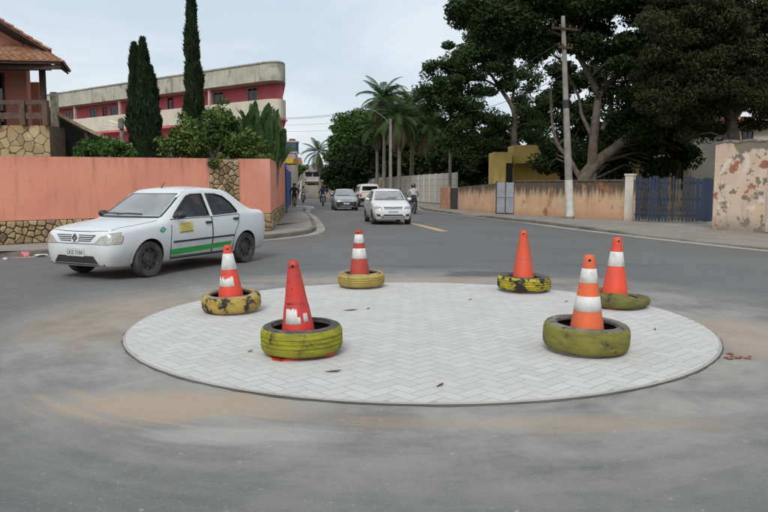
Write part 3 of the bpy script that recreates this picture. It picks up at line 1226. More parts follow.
make_cone('traffic_cone', 'dull brick red cone with two white bands, in the tan tyre', b4, brick, (.18, .03, .02), .45,
          [(.43, .585), (.66, .81 - .02)], .86, .37, (0, R(-1.2)), R(12), rt=.045)
make_tyre('tan yellow tyre lying under the brick red cone with two white bands', b4 + Vector((.02, 0, .0265)), YW, RUBY, .352, .20, (R(1), R(-1), R(10)), hole=.24)
b5 = on(523, 290.6)
make_cone('traffic_cone', 'plain orange-red cone without bands, in the black and yellow tyre', b5, (.66, .085, .035), (.30, .05, .03), .45,
          [], .87, .37, (0, R(-.4)), R(8), rt=.045)
make_tyre('black tyre with worn yellow paint under the plain cone without bands', b5 + Vector((.01, 0, .0265)), YB, M_RUB, .385, .20, (R(1.5), R(.5), R(70)), hole=.26)
b6 = on(614, 307)
make_cone('traffic_cone', 'bright orange-red cone with a single high white band, beside the crushed tyre', b6, (.72, .072, .028), (.40, .06, .03), .25,
          [(.515, .695)], .87, .37, (0, R(1.2)), R(20), rt=.045)


def crush(p, a):
    # collapsed sidewalls: pinched towards one side
    e = .5 + .5 * math.cos(a - R(10))
    k = lerp(1.0, .50, e ** 1.5)
    k2 = 1.0 + .10 * math.cos(2 * a)
    bul = .012 * math.sin(3 * a + 1)
    return Vector((p.x * k2, p.y, p.z * k + (bul if p.z > .1 else 0)))


make_tyre('crushed dark olive tyre sagging round the cone with one high band', b6 + Vector((.075, .02, .0265)), OLD_, OLD_, .335, .185, (R(1.5), R(-1.5), R(0)), fn=crush, grooves=False, hole=.20)

# ------------------------------------------------------------------ cars
def pchip(xs, ys, xq):
    xs, ys = np.asarray(xs, float), np.asarray(ys, float)
    h = np.diff(xs)
    d = np.diff(ys) / h
    m = np.zeros_like(ys)
    m[0], m[-1] = d[0], d[-1]
    for i in range(1, len(xs) - 1):
        if d[i - 1] * d[i] <= 0:
            m[i] = 0
        else:
            w1, w2 = 2 * h[i] + h[i - 1], h[i] + 2 * h[i - 1]
            m[i] = (w1 + w2) / (w1 / d[i - 1] + w2 / d[i])
    idx = np.clip(np.searchsorted(xs, xq) - 1, 0, len(xs) - 2)
    t = (xq - xs[idx]) / h[idx]
    h00, h10 = 2 * t ** 3 - 3 * t ** 2 + 1, t ** 3 - 2 * t ** 2 + t
    h01, h11 = -2 * t ** 3 + 3 * t ** 2, t ** 3 - t ** 2
    return h00 * ys[idx] + h10 * h[idx] * m[idx] + h01 * ys[idx + 1] + h11 * h[idx] * m[idx + 1]


def fillet(pts, rads, n=4):
    out = [pts[0]]
    for i in range(1, len(pts) - 1):
        p, a, b = Vector(pts[i]), Vector(pts[i - 1]), Vector(pts[i + 1])
        ra = min(rads[i], (a - p).length * .46)
        rb_ = min(rads[i], (b - p).length * .46)
        A = p + (a - p).normalized() * ra if (a - p).length > 1e-6 else p
        B = p + (b - p).normalized() * rb_ if (b - p).length > 1e-6 else p
        for k in range(n):
            t = k / (n - 1)
            out.append(tuple((A * (1 - t) ** 2 + p * 2 * t * (1 - t) + B * t * t)))
    out.append(pts[-1])
    return out


def loft(stations, step=.055, rad=(0, .05, .06, .25, .05, .06, .5, 0)):
    """closed car shell from stations (x, zb, ws, zs, wm, zm, wb, zbl, wt, zt, zc)"""
    st = sorted(stations)
    A = np.array(st)
    xs = A[:, 0]
    q = []
    for a, b in zip(xs[:-1], xs[1:]):
        n = max(1, int(math.ceil((b - a) / step)))
        q += [a + (b - a) * k / n for k in range(n)]
    q.append(xs[-1])
    q = np.array(q)
    C = [pchip(xs, A[:, k], q) for k in range(1, 11)]
    verts, secs = [], []
    for i, x in enumerate(q):
        zb, ws, zs, wm, zm, wb_, zbl, wt_, zt, zc = [c[i] for c in C]
        half = [(0, zb), (ws * .96, zb), (ws, zs), (wm, zm), (wb_, zbl), (wt_, zt), (wt_ * .5, zt + (zc - zt) * .78), (0, zc)]
        half = fillet(half, rad)
        full = half + [(-y, z) for y, z in reversed(half[1:-1])]
        secs.append(len(verts))
        verts += [(x, y, z) for y, z in full]
        nn = len(full)
    faces = []
    for i in range(len(q) - 1):
        a, b = secs[i], secs[i + 1]
        for k in range(nn):
            k2 = (k + 1) % nn
            faces.append((a + k, b + k, b + k2, a + k2))
    faces.append(tuple(secs[0] + k for k in range(nn)))
    faces.append(tuple(secs[-1] + k for k in range(nn - 1, -1, -1)))
    return verts, faces


def mesh_from(v, f):
    me = bpy.data.meshes.new('m')
    me.from_pydata(v, [], f)
    bm = bmesh.new()
    bm.from_mesh(me)
    bmesh.ops.remove_doubles(bm, verts=bm.verts, dist=1e-5)
    bmesh.ops.recalc_face_normals(bm, faces=bm.faces)
    bm.to_mesh(me)
    bm.free()
    return me


def boolean(me, cutters, mats):
    """subtract cutter meshes; every mesh carries a material"""
    o = bpy.data.objects.new('tmp_body', me)
    COL.objects.link(o)
    tmp = []
    for c in cutters:
        co = bpy.data.objects.new('tmp_cut', c)
        COL.objects.link(co)
        tmp.append(co)
        md = o.modifiers.new('b', 'BOOLEAN')
        md.operation = 'DIFFERENCE'
        md.solver = 'EXACT'
        md.object = co
        try:
            md.material_mode = 'TRANSFER'
        except Exception:
            pass
    dg = bpy.context.evaluated_depsgraph_get()
    res = bpy.data.meshes.new_from_object(o.evaluated_get(dg))
    for x in tmp + [o]:
        bpy.data.objects.remove(x)
    return res


class Car:
    def __init__(self, name, label, loc, rz, stations, rad, paint, interior):
        self.root = thing(name, label, 'car', loc, rz)
        v, f = loft(stations, rad=rad)
        self.me = mesh_from(v, f)
        bm = bmesh.new()
        bm.from_mesh(self.me)
        self.bvh = BVHTree.FromBMesh(bm)
        bm.free()
        self.cut = []
        self.paint, self.interior = paint, interior

    def cutter(self, mb):
        me = mesh_from(mb.v, mb.f)
        me.materials.append(self.interior)
        self.cut.append(me)

    def side_cut(self, poly, y=1.5):
        M = Matrix(((1, 0, 0, 0), (0, 0, 1, 0), (0, 1, 0, 0), (0, 0, 0, 1)))
        self.cutter(MB().prism(poly, -y, y, 0, M))

    def end_cut(self, poly, x0, x1):
        M = Matrix(((0, 0, 1, 0), (1, 0, 0, 0), (0, 1, 0, 0), (0, 0, 0, 1)))
        self.cutter(MB().prism(poly, x0, x1, 0, M))

    def cabin(self, prof):
        """prof: (x, z, halfwidth)"""
        n = len(prof)
        vs = [(x, -w, z) for x, z, w in prof] + [(x, w, z) for x, z, w in prof]
        fs = [tuple(range(n)), tuple(range(2 * n - 1, n - 1, -1))] + [(i, n + i, n + (i + 1) % n, (i + 1) % n) for i in range(n)]
        mb = MB()
        mb.add(vs, fs)
        self.cutter(mb)

    def arch(self, x, z, r, y0=.52):
        for s in (-1, 1):
            M = Matrix.Translation((x, s * (y0 + .4), z)) @ Matrix.Rotation(R(90), 4, 'X')
            self.cutter(MB().prism([(r * math.cos(2 * math.pi * k / 32), r * math.sin(2 * math.pi * k / 32)) for k in range(32)], -.4, .4, 0, M))

    def body(self):
        self.me.materials.append(self.paint)
        res = boolean(self.me, self.cut, None)
        res.polygons.foreach_set('use_smooth', [True] * len(res.polygons))
        res.update()
        res.set_sharp_from_angle(angle=R(32))
        return link('body', res, self.root)

    def patch(self, name, poly, mat, view='L', off=.004, step=.07, parent=None, ang=0.0, thick=0.0, piv=(0, 0)):
        """a piece that follows the body shell. view: L / R side (x,z), F front (y,z), B back (y,z), T top (x,y); ang turns F/B about z"""
        up = Vector((0, 0, 1))
        if view in 'LR':
            s = 1 if view == 'L' else -1
            n = Vector((0, s, 0))
            u = Vector((1, 0, 0))
        elif view in 'FB':
            n = Vector((1 if view == 'F' else -1, 0, 0))
            n = Matrix.Rotation(ang, 3, 'Z') @ n
            u = Matrix.Rotation(ang, 3, 'Z') @ Vector((0, 1, 0))
        else:
            n, u, up = Vector((0, 0, 1)), Vector((1, 0, 0)), Vector((0, 1, 0))
        bm = bmesh.new()
        fv = [bm.verts.new((a, b, 0)) for a, b in poly]
        bm.faces.new(fv)
        for ax in (0, 1):
            lo = min(p[ax] for p in poly)
            hi = max(p[ax] for p in poly)
            k = math.floor(lo / step) + 1
            while k * step < hi:
                co = Vector((0, 0, 0))
                co[ax] = k * step
                no_ = Vector((0, 0, 0))
                no_[ax] = 1
                bmesh.ops.bisect_plane(bm, geom=bm.verts[:] + bm.edges[:] + bm.faces[:], plane_co=co, plane_no=no_, dist=1e-6)
                k += 1
        for vt in bm.verts:
            base = Vector((piv[0], piv[1], 0)) + u * vt.co.x + up * vt.co.y
            hit, hn, _, _ = self.bvh.ray_cast(base + n * 4, -n)
            if hit is None:
                near = self.bvh.find_nearest(base + n * .5)
                hit, hn = near[0], near[1]
            if hn.dot(n) < 0:
                hn = -hn
            vt.co = hit + (hn * .6 + n * .4).normalized() * off
        bmesh.ops.recalc_face_normals(bm, faces=bm.faces)
        bm.normal_update()
        sm = sum((f.normal.dot(n) for f in bm.faces), 0.0)
        if sm < 0:
            bmesh.ops.reverse_faces(bm, faces=bm.faces)
        if thick:
            ret = bmesh.ops.extrude_face_region(bm, geom=bm.faces[:])
            nv = [e for e in ret['geom'] if isinstance(e, bmesh.types.BMVert)]
            for e in nv:
                e.co += n * thick
            bmesh.ops.recalc_face_normals(bm, faces=bm.faces)
        me = bpy.data.meshes.new(name)
        bm.to_mesh(me)
        bm.free()
        me.materials.append(mat)
        me.polygons.foreach_set('use_smooth', [True] * len(me.polygons))
        me.update()
        me.set_sharp_from_angle(angle=R(40))
        return link(name, me, parent or self.root)

    def both(self, name, poly, mat, **k):
        r = []
        for v in 'LR':
            pl = poly if v == 'L' else poly
            r.append(self.patch(name, pl, mat, view=v, **k))
        return r


def paint_mat(name, c, rough=.30, coat=.35, dirt=(.30, .28, .25), metal=0.0):
    t = NT(name)
    o = t.obj()
    x, y, z = t.sep(o)
    f = t.noise(o, 3.0, 5, .6)
    col = t.mix(t.math('MULTIPLY', t.step(t.math('ADD', z, t.math('MULTIPLY', f, -.35)), .42, .05), .65), c, dirt)
    col = t.mix(t.math('MULTIPLY', t.step(f, .5, .8), .12), col, dirt)
    return t.done(col, t.mix(f, (rough,) * 3, (rough + .12,) * 3), metal, None, coat)


def glass_mat(name, tint, refl, film):
    t = NT(name)
    tr = t.n('BsdfTransparent')
    tr.inputs[0].default_value = (*tint, 1)
    gl = t.n('BsdfGlossy')
    gl.inputs['Roughness'].default_value = .03
    gl.inputs['Color'].default_value = (.9, .93, .95, 1)
    lw = t.n('LayerWeight')
    lw.inputs['Blend'].default_value = .22
    f = t.math('ADD', t.math('MULTIPLY', lw.outputs['Fresnel'], .8), refl, True)
    m1 = t.n('MixShader')
    t.put(m1.inputs[0], f)
    t.t.links.new(tr.outputs[0], m1.inputs[1])
    t.t.links.new(gl.outputs[0], m1.inputs[2])
    df = t.n('BsdfDiffuse')
    df.inputs[0].default_value = (.5, .5, .47, 1)
    m2 = t.n('MixShader')
    o = t.obj()
    t.put(m2.inputs[0], t.math('MULTIPLY', t.noise(o, 2.5, 4), film))
    t.t.links.new(m1.outputs[0], m2.inputs[1])
    t.t.links.new(df.outputs[0], m2.inputs[2])
    t.t.links.new(m2.outputs[0], t.out.inputs['Surface'])
    return t.m


M_INT = pm('dark_car_interior', (.022, .022, .024), (.035, .034, .033), 6, .8)
M_SEAT = pm('grey_seat_cloth', (.06, .062, .068), (.04, .042, .046), 12, .9)
M_BLK = pm('black_car_trim', (.018, .018, .019), (.028, .028, .028), 8, .5)
M_SEAM = pm('door_gap_shadow', (.03, .03, .03), (.02, .02, .02), 8, .7)
M_TYREC = pm('road_tyre_rubber', (.028, .027, .026), (.055, .052, .048), 7, .85)
M_STEEL = pm('black_steel_rim', (.022, .022, .023), (.05, .048, .045), 10, .45)
M_ALLOY = pm('silver_alloy_rim', (.32, .33, .34), (.22, .22, .23), 8, .35, 0, .7)
M_CHROME = pm('bright_metal', (.55, .56, .57), (.45, .45, .46), 5, .18, 0, .9)
M_LAMP = pm('clear_lamp_lens', (.46, .46, .42), (.33, .33, .30), 9, .12, 0, .15, .6)
M_LAMPD = pm('grey_lamp_lens', (.25, .27, .28), (.38, .40, .40), 9, .12, 0, .2, .6)
M_REDL = pm('red_lamp_lens', (.42, .02, .018), (.30, .015, .012), 7, .2, 0, 0, .5)
M_AMB = pm('amber_lamp_lens', (.6, .22, .03), None, 7, .2)
M_GLASS = glass_mat('tinted_side_glass', (.60, .63, .63), .03, .02)
M_WIND = glass_mat('dust_sheen_windscreen', (.6, .63, .63), .36, .5)  # dusty diffuse film, raised to paint the pale sky reflection on the glass
M_PLATE = pm('grey_plate', (.56, .57, .58), (.46, .47, .48), 4, .5)
M_INK = pm('dark_lettering', (.03, .03, .035), None, 5, .6)


def text_part(name, txt, size, mat, parent, M, width=None):
    cu = bpy.data.curves.new('t', 'FONT')
    cu.body = txt
    cu.size = size
    cu.align_x, cu.align_y = 'CENTER', 'CENTER'
    cu.extrude = .0012
    ob = bpy.data.objects.new('t', cu)
    COL.objects.link(ob)
    dg = bpy.context.evaluated_depsgraph_get()
    me = bpy.data.meshes.new_from_object(ob.evaluated_get(dg))
    bpy.data.objects.remove(ob)
    me.name = name
    if width:
        xs = [v.co.x for v in me.vertices]
        k = width / (max(xs) - min(xs))
        me.transform(Matrix.Scale(k, 4, (1, 0, 0)))
    me.transform(M)
    me.materials.clear()
    me.materials.append(mat)
    return link(name, me, parent)


def wheel(parent, x, y, r, w, rim_mat, style='steel', spin=.3):
    s = 1 if y > 0 else -1
    wt_ = bpy.data.objects.new('wheel', None)
    COL.objects.link(wt_)
    wt_.parent = parent
    wt_.location = (x, y, r)
    wt_.rotation_euler = (R(-90) * s, 0, 0)       # local +z points outwards
    rr_ = r * .66
    prof = [(rr_ * .97, -w / 2 + .02), (rr_ * 1.05, -w / 2), (r * .93, -w / 2), (r * .985, -w / 2 + .022), (r, -w / 4), (r, w / 4), (r * .985, w / 2 - .022), (r * .93, w / 2), (rr_ * 1.08, w / 2 - .003), (rr_ * .99, w / 2 - .012)]
    MB().lathe(prof, 36).build('tyre', M_TYREC, wt_, sharp=40)
    rm = MB()
    rm.lathe([(rr_ * 1.0, w / 2 - .014), (rr_ * .95, w / 2 - .016), (rr_ * .90, w / 2 - .05), (rr_ * .60, w / 2 - .052), (rr_ * .50, w / 2 - .03), (rr_ * .30, w / 2 - .030), (rr_ * .25, w / 2 - .018), (0, w / 2 - .016)], 36)
    rim = rm.build('rim', rim_mat, wt_, sharp=35)
    if style == 'steel':
        for k in range(8):
            a = 2 * math.pi * k / 8 + spin
            c_ = Vector((rr_ * .755 * math.cos(a), rr_ * .755 * math.sin(a), w / 2 - .0495))
            MB().poly([c_ + Vector((.030 * math.cos(q), .030 * math.sin(q), 0)) for q in [2 * math.pi * j / 10 for j in range(10)]]).build('rim_hole', M_HOLE, rim)
    else:
        sp = MB()
        for k in range(5):
            a = 2 * math.pi * k / 5 + spin
            M = Matrix.Rotation(a, 4, 'Z')
            sp.box(rr_ * .2, rr_ * .96, -.03, .03, w / 2 - .045, w / 2 - .012, 0, M)
        sp.build('spokes', rim_mat, rim)
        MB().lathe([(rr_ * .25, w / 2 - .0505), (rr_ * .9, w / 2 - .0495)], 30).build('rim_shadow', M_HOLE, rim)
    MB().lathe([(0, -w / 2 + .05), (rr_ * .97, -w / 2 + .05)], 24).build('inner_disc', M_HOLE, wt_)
    return wt_


def ring_poly(cx, cz, r0, r1, a0, a1, n=16):
    o = [(cx + r1 * math.cos(lerp(a0, a1, k / n)), cz + r1 * math.sin(lerp(a0, a1, k / n))) for k in range(n + 1)]
    i = [(cx + r0 * math.cos(lerp(a1, a0, k / n)), cz + r0 * math.sin(lerp(a1, a0, k / n))) for k in range(n + 1)]
    return o + i


def outline(car, poly, w, mat, name, view, off=.002, parent=None, ang=0.0, piv=(0, 0)):
    """thin dark joint that follows a polyline drawn on the shell"""
    for a, b in zip(poly[:-1], poly[1:]):
        d = Vector((b[0] - a[0], b[1] - a[1]))
        if d.length < 1e-4:
            continue
        d.normalize()
        q = Vector((-d.y, d.x)) * w / 2
        car.patch(name, [(a[0] - q.x, a[1] - q.y), (b[0] - q.x, b[1] - q.y), (b[0] + q.x, b[1] + q.y), (a[0] + q.x, a[1] + q.y)], mat, view=view, off=off, parent=parent, step=.12, ang=ang, piv=piv)


def seats(car, rows, z=.30, hw=.36, xoff=0):
    for x in rows:
        for s in (-1, 1):
            mb = MB()
            M = Matrix.Translation((x, s * hw, z))
            mb.prism([(-.24, 0), (.28, 0), (.30, .17), (-.18, .15)], -.24, .24, 0, M @ Matrix(((1, 0, 0, 0), (0, 0, 1, 0), (0, 1, 0, 0), (0, 0, 0, 1))))
            mb.prism([(-.28, .10), (-.14, .12), (-.30, .68), (-.40, .66)], -.23, .23, 0, M @ Matrix(((1, 0, 0, 0), (0, 0, 1, 0), (0, 1, 0, 0), (0, 0, 0, 1))))
            mb.prism([(-.40, .69), (-.30, .69), (-.33, .87), (-.41, .87)], -.13, .13, 0, M @ Matrix(((1, 0, 0, 0), (0, 0, 1, 0), (0, 1, 0, 0), (0, 0, 0, 1))))
            mb.build('seat', M_SEAT, car.root)


# ---- the white sedan turning left
LW = 2.63
fwp, rwp = G(148, 277), G(243.5, 262.3)
hd = math.atan2(fwp.y - rwp.y, fwp.x - rwp.x)
fx = Vector((math.cos(hd), math.sin(hd), 0))
lx = Vector((-fx.y, fx.x, 0))
mid_ = (fwp + rwp) / 2
car_c = mid_ - lx * .77            # the side that faces the camera is the car's left
car_c.z = 0
RADS = (0, .05, .06, .25, .055, .055, .5, 0)
ST_L = [
    (2.105, .33, .46, .36, .52, .46, .51, .55, .44, .60, .61),
    (2.095, .27, .56, .31, .63, .46, .62, .60, .54, .69, .70),
    (2.07, .24, .63, .29, .70, .47, .69, .66, .60, .755, .765),
    (2.03, .225, .68, .29, .745, .48, .735, .71, .645, .79, .805),
    (1.95, .215, .72, .29, .79, .50, .775, .755, .675, .825, .845),
    (1.82, .21, .75, .29, .825, .53, .81, .795, .70, .855, .88),
    (1.60, .21, .77, .29, .852, .57, .832, .83, .715, .885, .915),
    (1.315, .21, .78, .29, .864, .60, .84, .86, .72, .918, .95),
    (1.06, .21, .79, .29, .868, .62, .84, .885, .72, .95, .982),
    (1.00, .21, .79, .29, .868, .62, .84, .893, .72, .965, .998),
    (.60, .21, .79, .29, .868, .63, .836, .935, .665, 1.195, 1.235),
    (.24, .21, .79, .29, .868, .63, .832, .958, .605, 1.418, 1.458),
    (.10, .21, .79, .29, .868, .63, .832, .963, .595, 1.462, 1.503),
    (-.40, .21, .79, .29, .868, .64, .832, .98, .59, 1.486, 1.532),
    (-.92, .21, .79, .29, .868, .65, .832, .99, .58, 1.46, 1.502),
    (-1.10, .21, .79, .29, .866, .66, .832, 1.0, .58, 1.41, 1.448),
    (-1.60, .22, .79, .30, .86, .67, .828, 1.01, .66, 1.115, 1.135),
    (-1.72, .23, .785, .31, .853, .67, .82, 1.005, .69, 1.075, 1.092),
    (-2.00, .26, .75, .34, .815, .66, .785, .985, .68, 1.05, 1.065),
    (-2.08, .29, .70, .36, .765, .64, .735, .95, .64, 1.01, 1.02),
    (-2.13, .34, .60, .40, .66, .60, .63, .86, .53, .90, .905),
]
PW = paint_mat('white_car_paint', (.61, .635, .645), .34, .3)
lg = Car('white_sedan', 'white four door sedan with green side stripe and yellow door sticker turning round the island', car_c, hd, ST_L, RADS, PW, M_INT)
WF = [(.70, .985), (.62, 1.05), (.21, 1.345), (.07, 1.385), (-.235, 1.395), (-.235, .995)]
WR = [(-.335, 1.0), (-.335, 1.395), (-.62, 1.39), (-.84, 1.34), (-1.00, 1.21), (-1.09, 1.06), (-1.06, 1.025)]
lg.side_cut(WF)
lg.side_cut(WR)
lg.end_cut([(-.665, 1.02), (.665, 1.02), (.55, 1.405), (-.55, 1.405)], -.3, 1.4)
lg.end_cut([(-.60, 1.13), (.60, 1.13), (.50, 1.40), (-.50, 1.40)], -2.2, -.6)
lg.cabin([(.86, .34, .70), (.84, .93, .72), (.70, .97, .72), (.14, 1.40, .50), (-.95, 1.395, .49), (-1.38, 1.04, .66), (-1.36, .34, .70)])
lg.arch(1.315, .315, .352)
lg.arch(-1.315, .315, .348)
lg.body()
for v in 'LR':
    lg.patch('window', WF, M_GLASS, v, off=-.012)
    lg.patch('window', WR, M_GLASS, v, off=-.012)
    # rubber seals round the openings
    for pl_ in (WF, WR):
        outline(lg, pl_ + [pl_[0]], .022, M_BLK, 'window_seal', v, .003)
    for ax_ in (1.315, -1.315):
        lg.patch('wheel_arch_lip', ring_poly(ax_, .315, .345, .385, R(-8), R(188)), PW, v, off=.012, step=.1, thick=.006)
lg.patch('windscreen', [(-.69, 1.0), (.69, 1.0), (.565, 1.425), (-.565, 1.425)], M_WIND, 'F', off=-.006, step=.12)
lg.patch('rear_window', [(-.62, 1.12), (.62, 1.12), (.51, 1.41), (-.51, 1.41)], M_GLASS, 'B', off=-.006, step=.12)
for a_, b_ in (((-.70, .995), (.70, .995)), ((.70, .995), (.575, 1.435)), ((-.70, .995), (-.575, 1.435))):
    outline(lg, [a_, b_], .03, M_BLK, 'windscreen_seal', 'F', .004)
# doors: lower panels proud of the shell with a dark joint round them
DF = [(.80, .30), (.82, .62), (.78, .955), (-.275, .965), (-.285, .30)]
DR = [(-.305, .30), (-.295, .965), (-1.115, .99), (-1.06, .80), (-.97, .66), (-.925, .52), (-.91, .30)]
for v in 'LR':
    for dp, hx in ((DF, (-.17, .865)), (DR, (-.985, .905))):
        outline(lg, dp + [dp[0]], .013, M_SEAM, 'door_gap', v, .0052)
        dd = lg.patch('door', [(lerp(sum(p[0] for p in dp) / len(dp), p[0], .988), lerp(sum(p[1] for p in dp) / len(dp), p[1], .985)) for p in dp], PW, v, off=.003, step=.09)
        lg.patch('door_handle', [(hx[0] - .075, hx[1] - .022), (hx[0] + .06, hx[1] - .022), (hx[0] + .075, hx[1]), (hx[0] + .06, hx[1] + .022), (hx[0] - .075, hx[1] + .022)], M_BLK, v, off=.006, step=.2, parent=dd, thick=.022)
    outline(lg, [(-.285, .98), (-.285, 1.41)], .055, M_BLK if False else PW, 'door_pillar', v, .003)
    lg.patch('side_moulding', [(.76, .545), (.76, .575), (-.93, .60), (-.93, .57)], M_BLK, v, off=.006, step=.2, thick=.008)
    lg.patch('green_stripe', [(.80, .325), (.80, .43), (-.88, .475), (-.84, .385)], pm('green_vinyl', (.035, .36, .085), (.03, .30, .07), 5, .4), v, off=.0055, step=.15)
    outline(lg, [(.80, .27), (-.92, .275)], .03, M_BLK, 'sill_shadow_gap', v, .004)
lg.patch('yellow_sticker', [(.605, .70), (.605, .885), (.245, .905), (.245, .715)], pm('yellow_sticker_vinyl', (.66, .55, .17), (.60, .49, .15), 5, .5), 'L', off=.006, step=.12)
for zz, x1, x0 in ((.86, .57, .30), (.825, .52, .34), (.79, .57, .29), (.755, .55, .31)):
    lg.patch('sticker_text_line', [(x1, zz - .006), (x1, zz + .004), (x0, zz + .016), (x0, zz + .006)], pm('faint_brown_print', (.42, .34, .10), None, 5, .6), 'L', off=.0072, step=.3)
lg.patch('sticker_foot_line', [(.59, .712), (.59, .727), (.26, .742), (.26, .727)], M_INK, 'L', off=.0072, step=.3)
GD = pm('green_badge_vinyl', (.03, .30, .17), (.03, .24, .14), 5, .4)
bad = lg.patch('green_badge', [(1.10, .775), (1.02, .735), (.93, .795), (1.01, .84)], GD, 'L', off=.005, step=.2)
lg.patch('badge_mark', [(1.05, .787), (1.01, .765), (.975, .79), (1.015, .812)], pm('pale_green_mark', (.30, .55, .42), None, 5, .4), 'L', off=.0065, step=.2, parent=bad)
# face: lamps, grille, bumper
for s in (1, -1):
    an = R(24) * s
    hl = [(-.225, .600), (.02, .590), (.205, .610), (.225, .70), (.19, .785), (.05, .765), (-.10, .715)]
    pv = (1.97, .615 * s)
    lam = lg.patch('headlight', [(p * s, q) for p, q in hl], M_LAMP, 'F', off=.004, step=.05, ang=an, thick=.005, piv=pv)
    outline(lg, [(p * s, q) for p, q in hl + [hl[0]]], .010, M_SEAM, 'lamp_gap', 'F', .004, None, an, pv)
    for (cx_, cz_, rr_) in ((.03, .675, .058),):
        lg.patch('lamp_reflector', [((cx_ + rr_ * 1.1 * math.cos(q)) * s, cz_ + rr_ * math.sin(q)) for q in [2 * math.pi * k / 14 for k in range(14)]], M_CHROME, 'F', off=.011, step=.2, ang=an, parent=lam, piv=pv)
    lg.patch('indicator', [(p * s, q) for p, q in [(.12, .63), (.185, .64), (.185, .75), (.13, .76)]], pm('pale_amber_lens', (.50, .38, .25), None, 7, .2, 0, 0, .5), 'F', off=.0105, step=.2, ang=an, parent=lam, piv=pv)
    gs = [(.075 * s, y_) for y_ in (.640, .745)] + [((.45) * s, .745), (.33 * s, .640)]
    gs = gs if s == -1 else gs[::-1]
    grl = lg.patch('grille', gs, M_BLK, 'F', off=.004, step=.1)
    for zz in (.662, .692, .722):
        w_ = lerp(.33, .43, (zz - .64) / .105)
        lg.patch('grille_slat', [(min(.085 * s, w_ * s), zz - .006), (max(.085 * s, w_ * s), zz - .006), (max(.085 * s, w_ * s), zz + .006), (min(.085 * s, w_ * s), zz + .006)], PW, 'F', off=.006, step=.2, parent=grl, thick=.012)
lg.patch('lower_grille', [(-.50, .285), (.50, .285), (.40, .405), (-.40, .405)], M_BLK, 'F', off=.004, step=.1)
outline(lg, [(-.62, .265), (.62, .265)], .018, M_BLK, 'bumper_gap', 'F', .003)
outline(lg, [(-.62, .605), (-.3, .60), (.3, .60), (.62, .605)], .009, M_SEAM, 'bumper_gap', 'F', .003)
# diamond emblem on a plain boss
lg.patch('emblem_boss', [(-.075, .63), (.075, .63), (.085, .755), (-.085, .755)], PW, 'F', off=.006, step=.2, thick=.012)
xe = 2.10
dm = [(0, .622), (.054, .692), (0, .762), (-.054, .692)]
di = [(0, .652), (.027, .692), (0, .732), (-.027, .692)]
hit = lg.bvh.ray_cast(Vector((4, 0, .692)), Vector((-1, 0, 0)))[0]
em = MB()
vo = [(hit.x + .026, y_, z_) for y_, z_ in dm]
vi = [(hit.x + .030, y_, z_) for y_, z_ in di]
vb = [(hit.x + .004, y_, z_) for y_, z_ in dm]
vj = [(hit.x + .010, y_, z_) for y_, z_ in di]
em.add(vo + vi + vb + vj, [(i, (i + 1) % 4, 4 + (i + 1) % 4, 4 + i) for i in range(4)] + [(8 + i, 8 + (i + 1) % 4, (i + 1) % 4, i) for i in range(4)] + [(4 + i, 4 + (i + 1) % 4, 12 + (i + 1) % 4, 12 + i) for i in range(4)])
em.build('diamond_emblem', pm('dark_chrome', (.16, .165, .17), (.10, .10, .105), 20, .25, 0, .8), lg.root)
# number plate
hit = lg.bvh.ray_cast(Vector((4, 0, .46)), Vector((-1, 0, 0)))[0]
pl_ = MB().box(hit.x + .004, hit.x + .018, -.20, .20, .395, .525).build('number_plate', M_PLATE, lg.root)
MX = Matrix.Translation((hit.x + .0185, 0, .452)) @ Matrix(((0, 0, 1, 0), (1, 0, 0, 0), (0, 1, 0, 0), (0, 0, 0, 1)))
text_part('plate_text', 'LKZ 7188', .088, M_INK, pl_, MX, .35)
MX = Matrix.Translation((hit.x + .0185, 0, .509)) @ Matrix(((0, 0, 1, 0), (1, 0, 0, 0), (0, 1, 0, 0), (0, 0, 0, 1)))
for s in (1, -1):
    outline(lg, [(1.96, .66 * s), (1.6, .725 * s), (1.02, .73 * s)], .010, M_SEAM, 'bonnet_gap', 'T', .003)
outline(lg, [(1.99, -.62), (2.035, -.3), (2.04, 0), (2.035, .3), (1.99, .62)], .010, M_SEAM, 'bonnet_gap', 'T', .003)
# wipers
for y0, y1 in ((.30, -.30), (-.18, -.64)):
    pts = []
    for k in range(7):
        y_ = lerp(y0, y1, k / 6)
        z_ = 1.03 + .012 * math.sin(k / 6 * math.pi)
        h_ = lg.bvh.ray_cast(Vector((4, y_, z_)), Vector((-1, 0, 0)))[0]
        pts.append(h_ + Vector((.014, 0, .012)))
    MB().tube(pts, .011, 5).build('wiper', M_BLK, lg.root)
# aerial
MB().tube([(.12, 0, 1.497), (.10, 0, 1.53), (.02, 0, 1.62)], [.014, .008, .005], 6).build('aerial', M_BLK, lg.root)
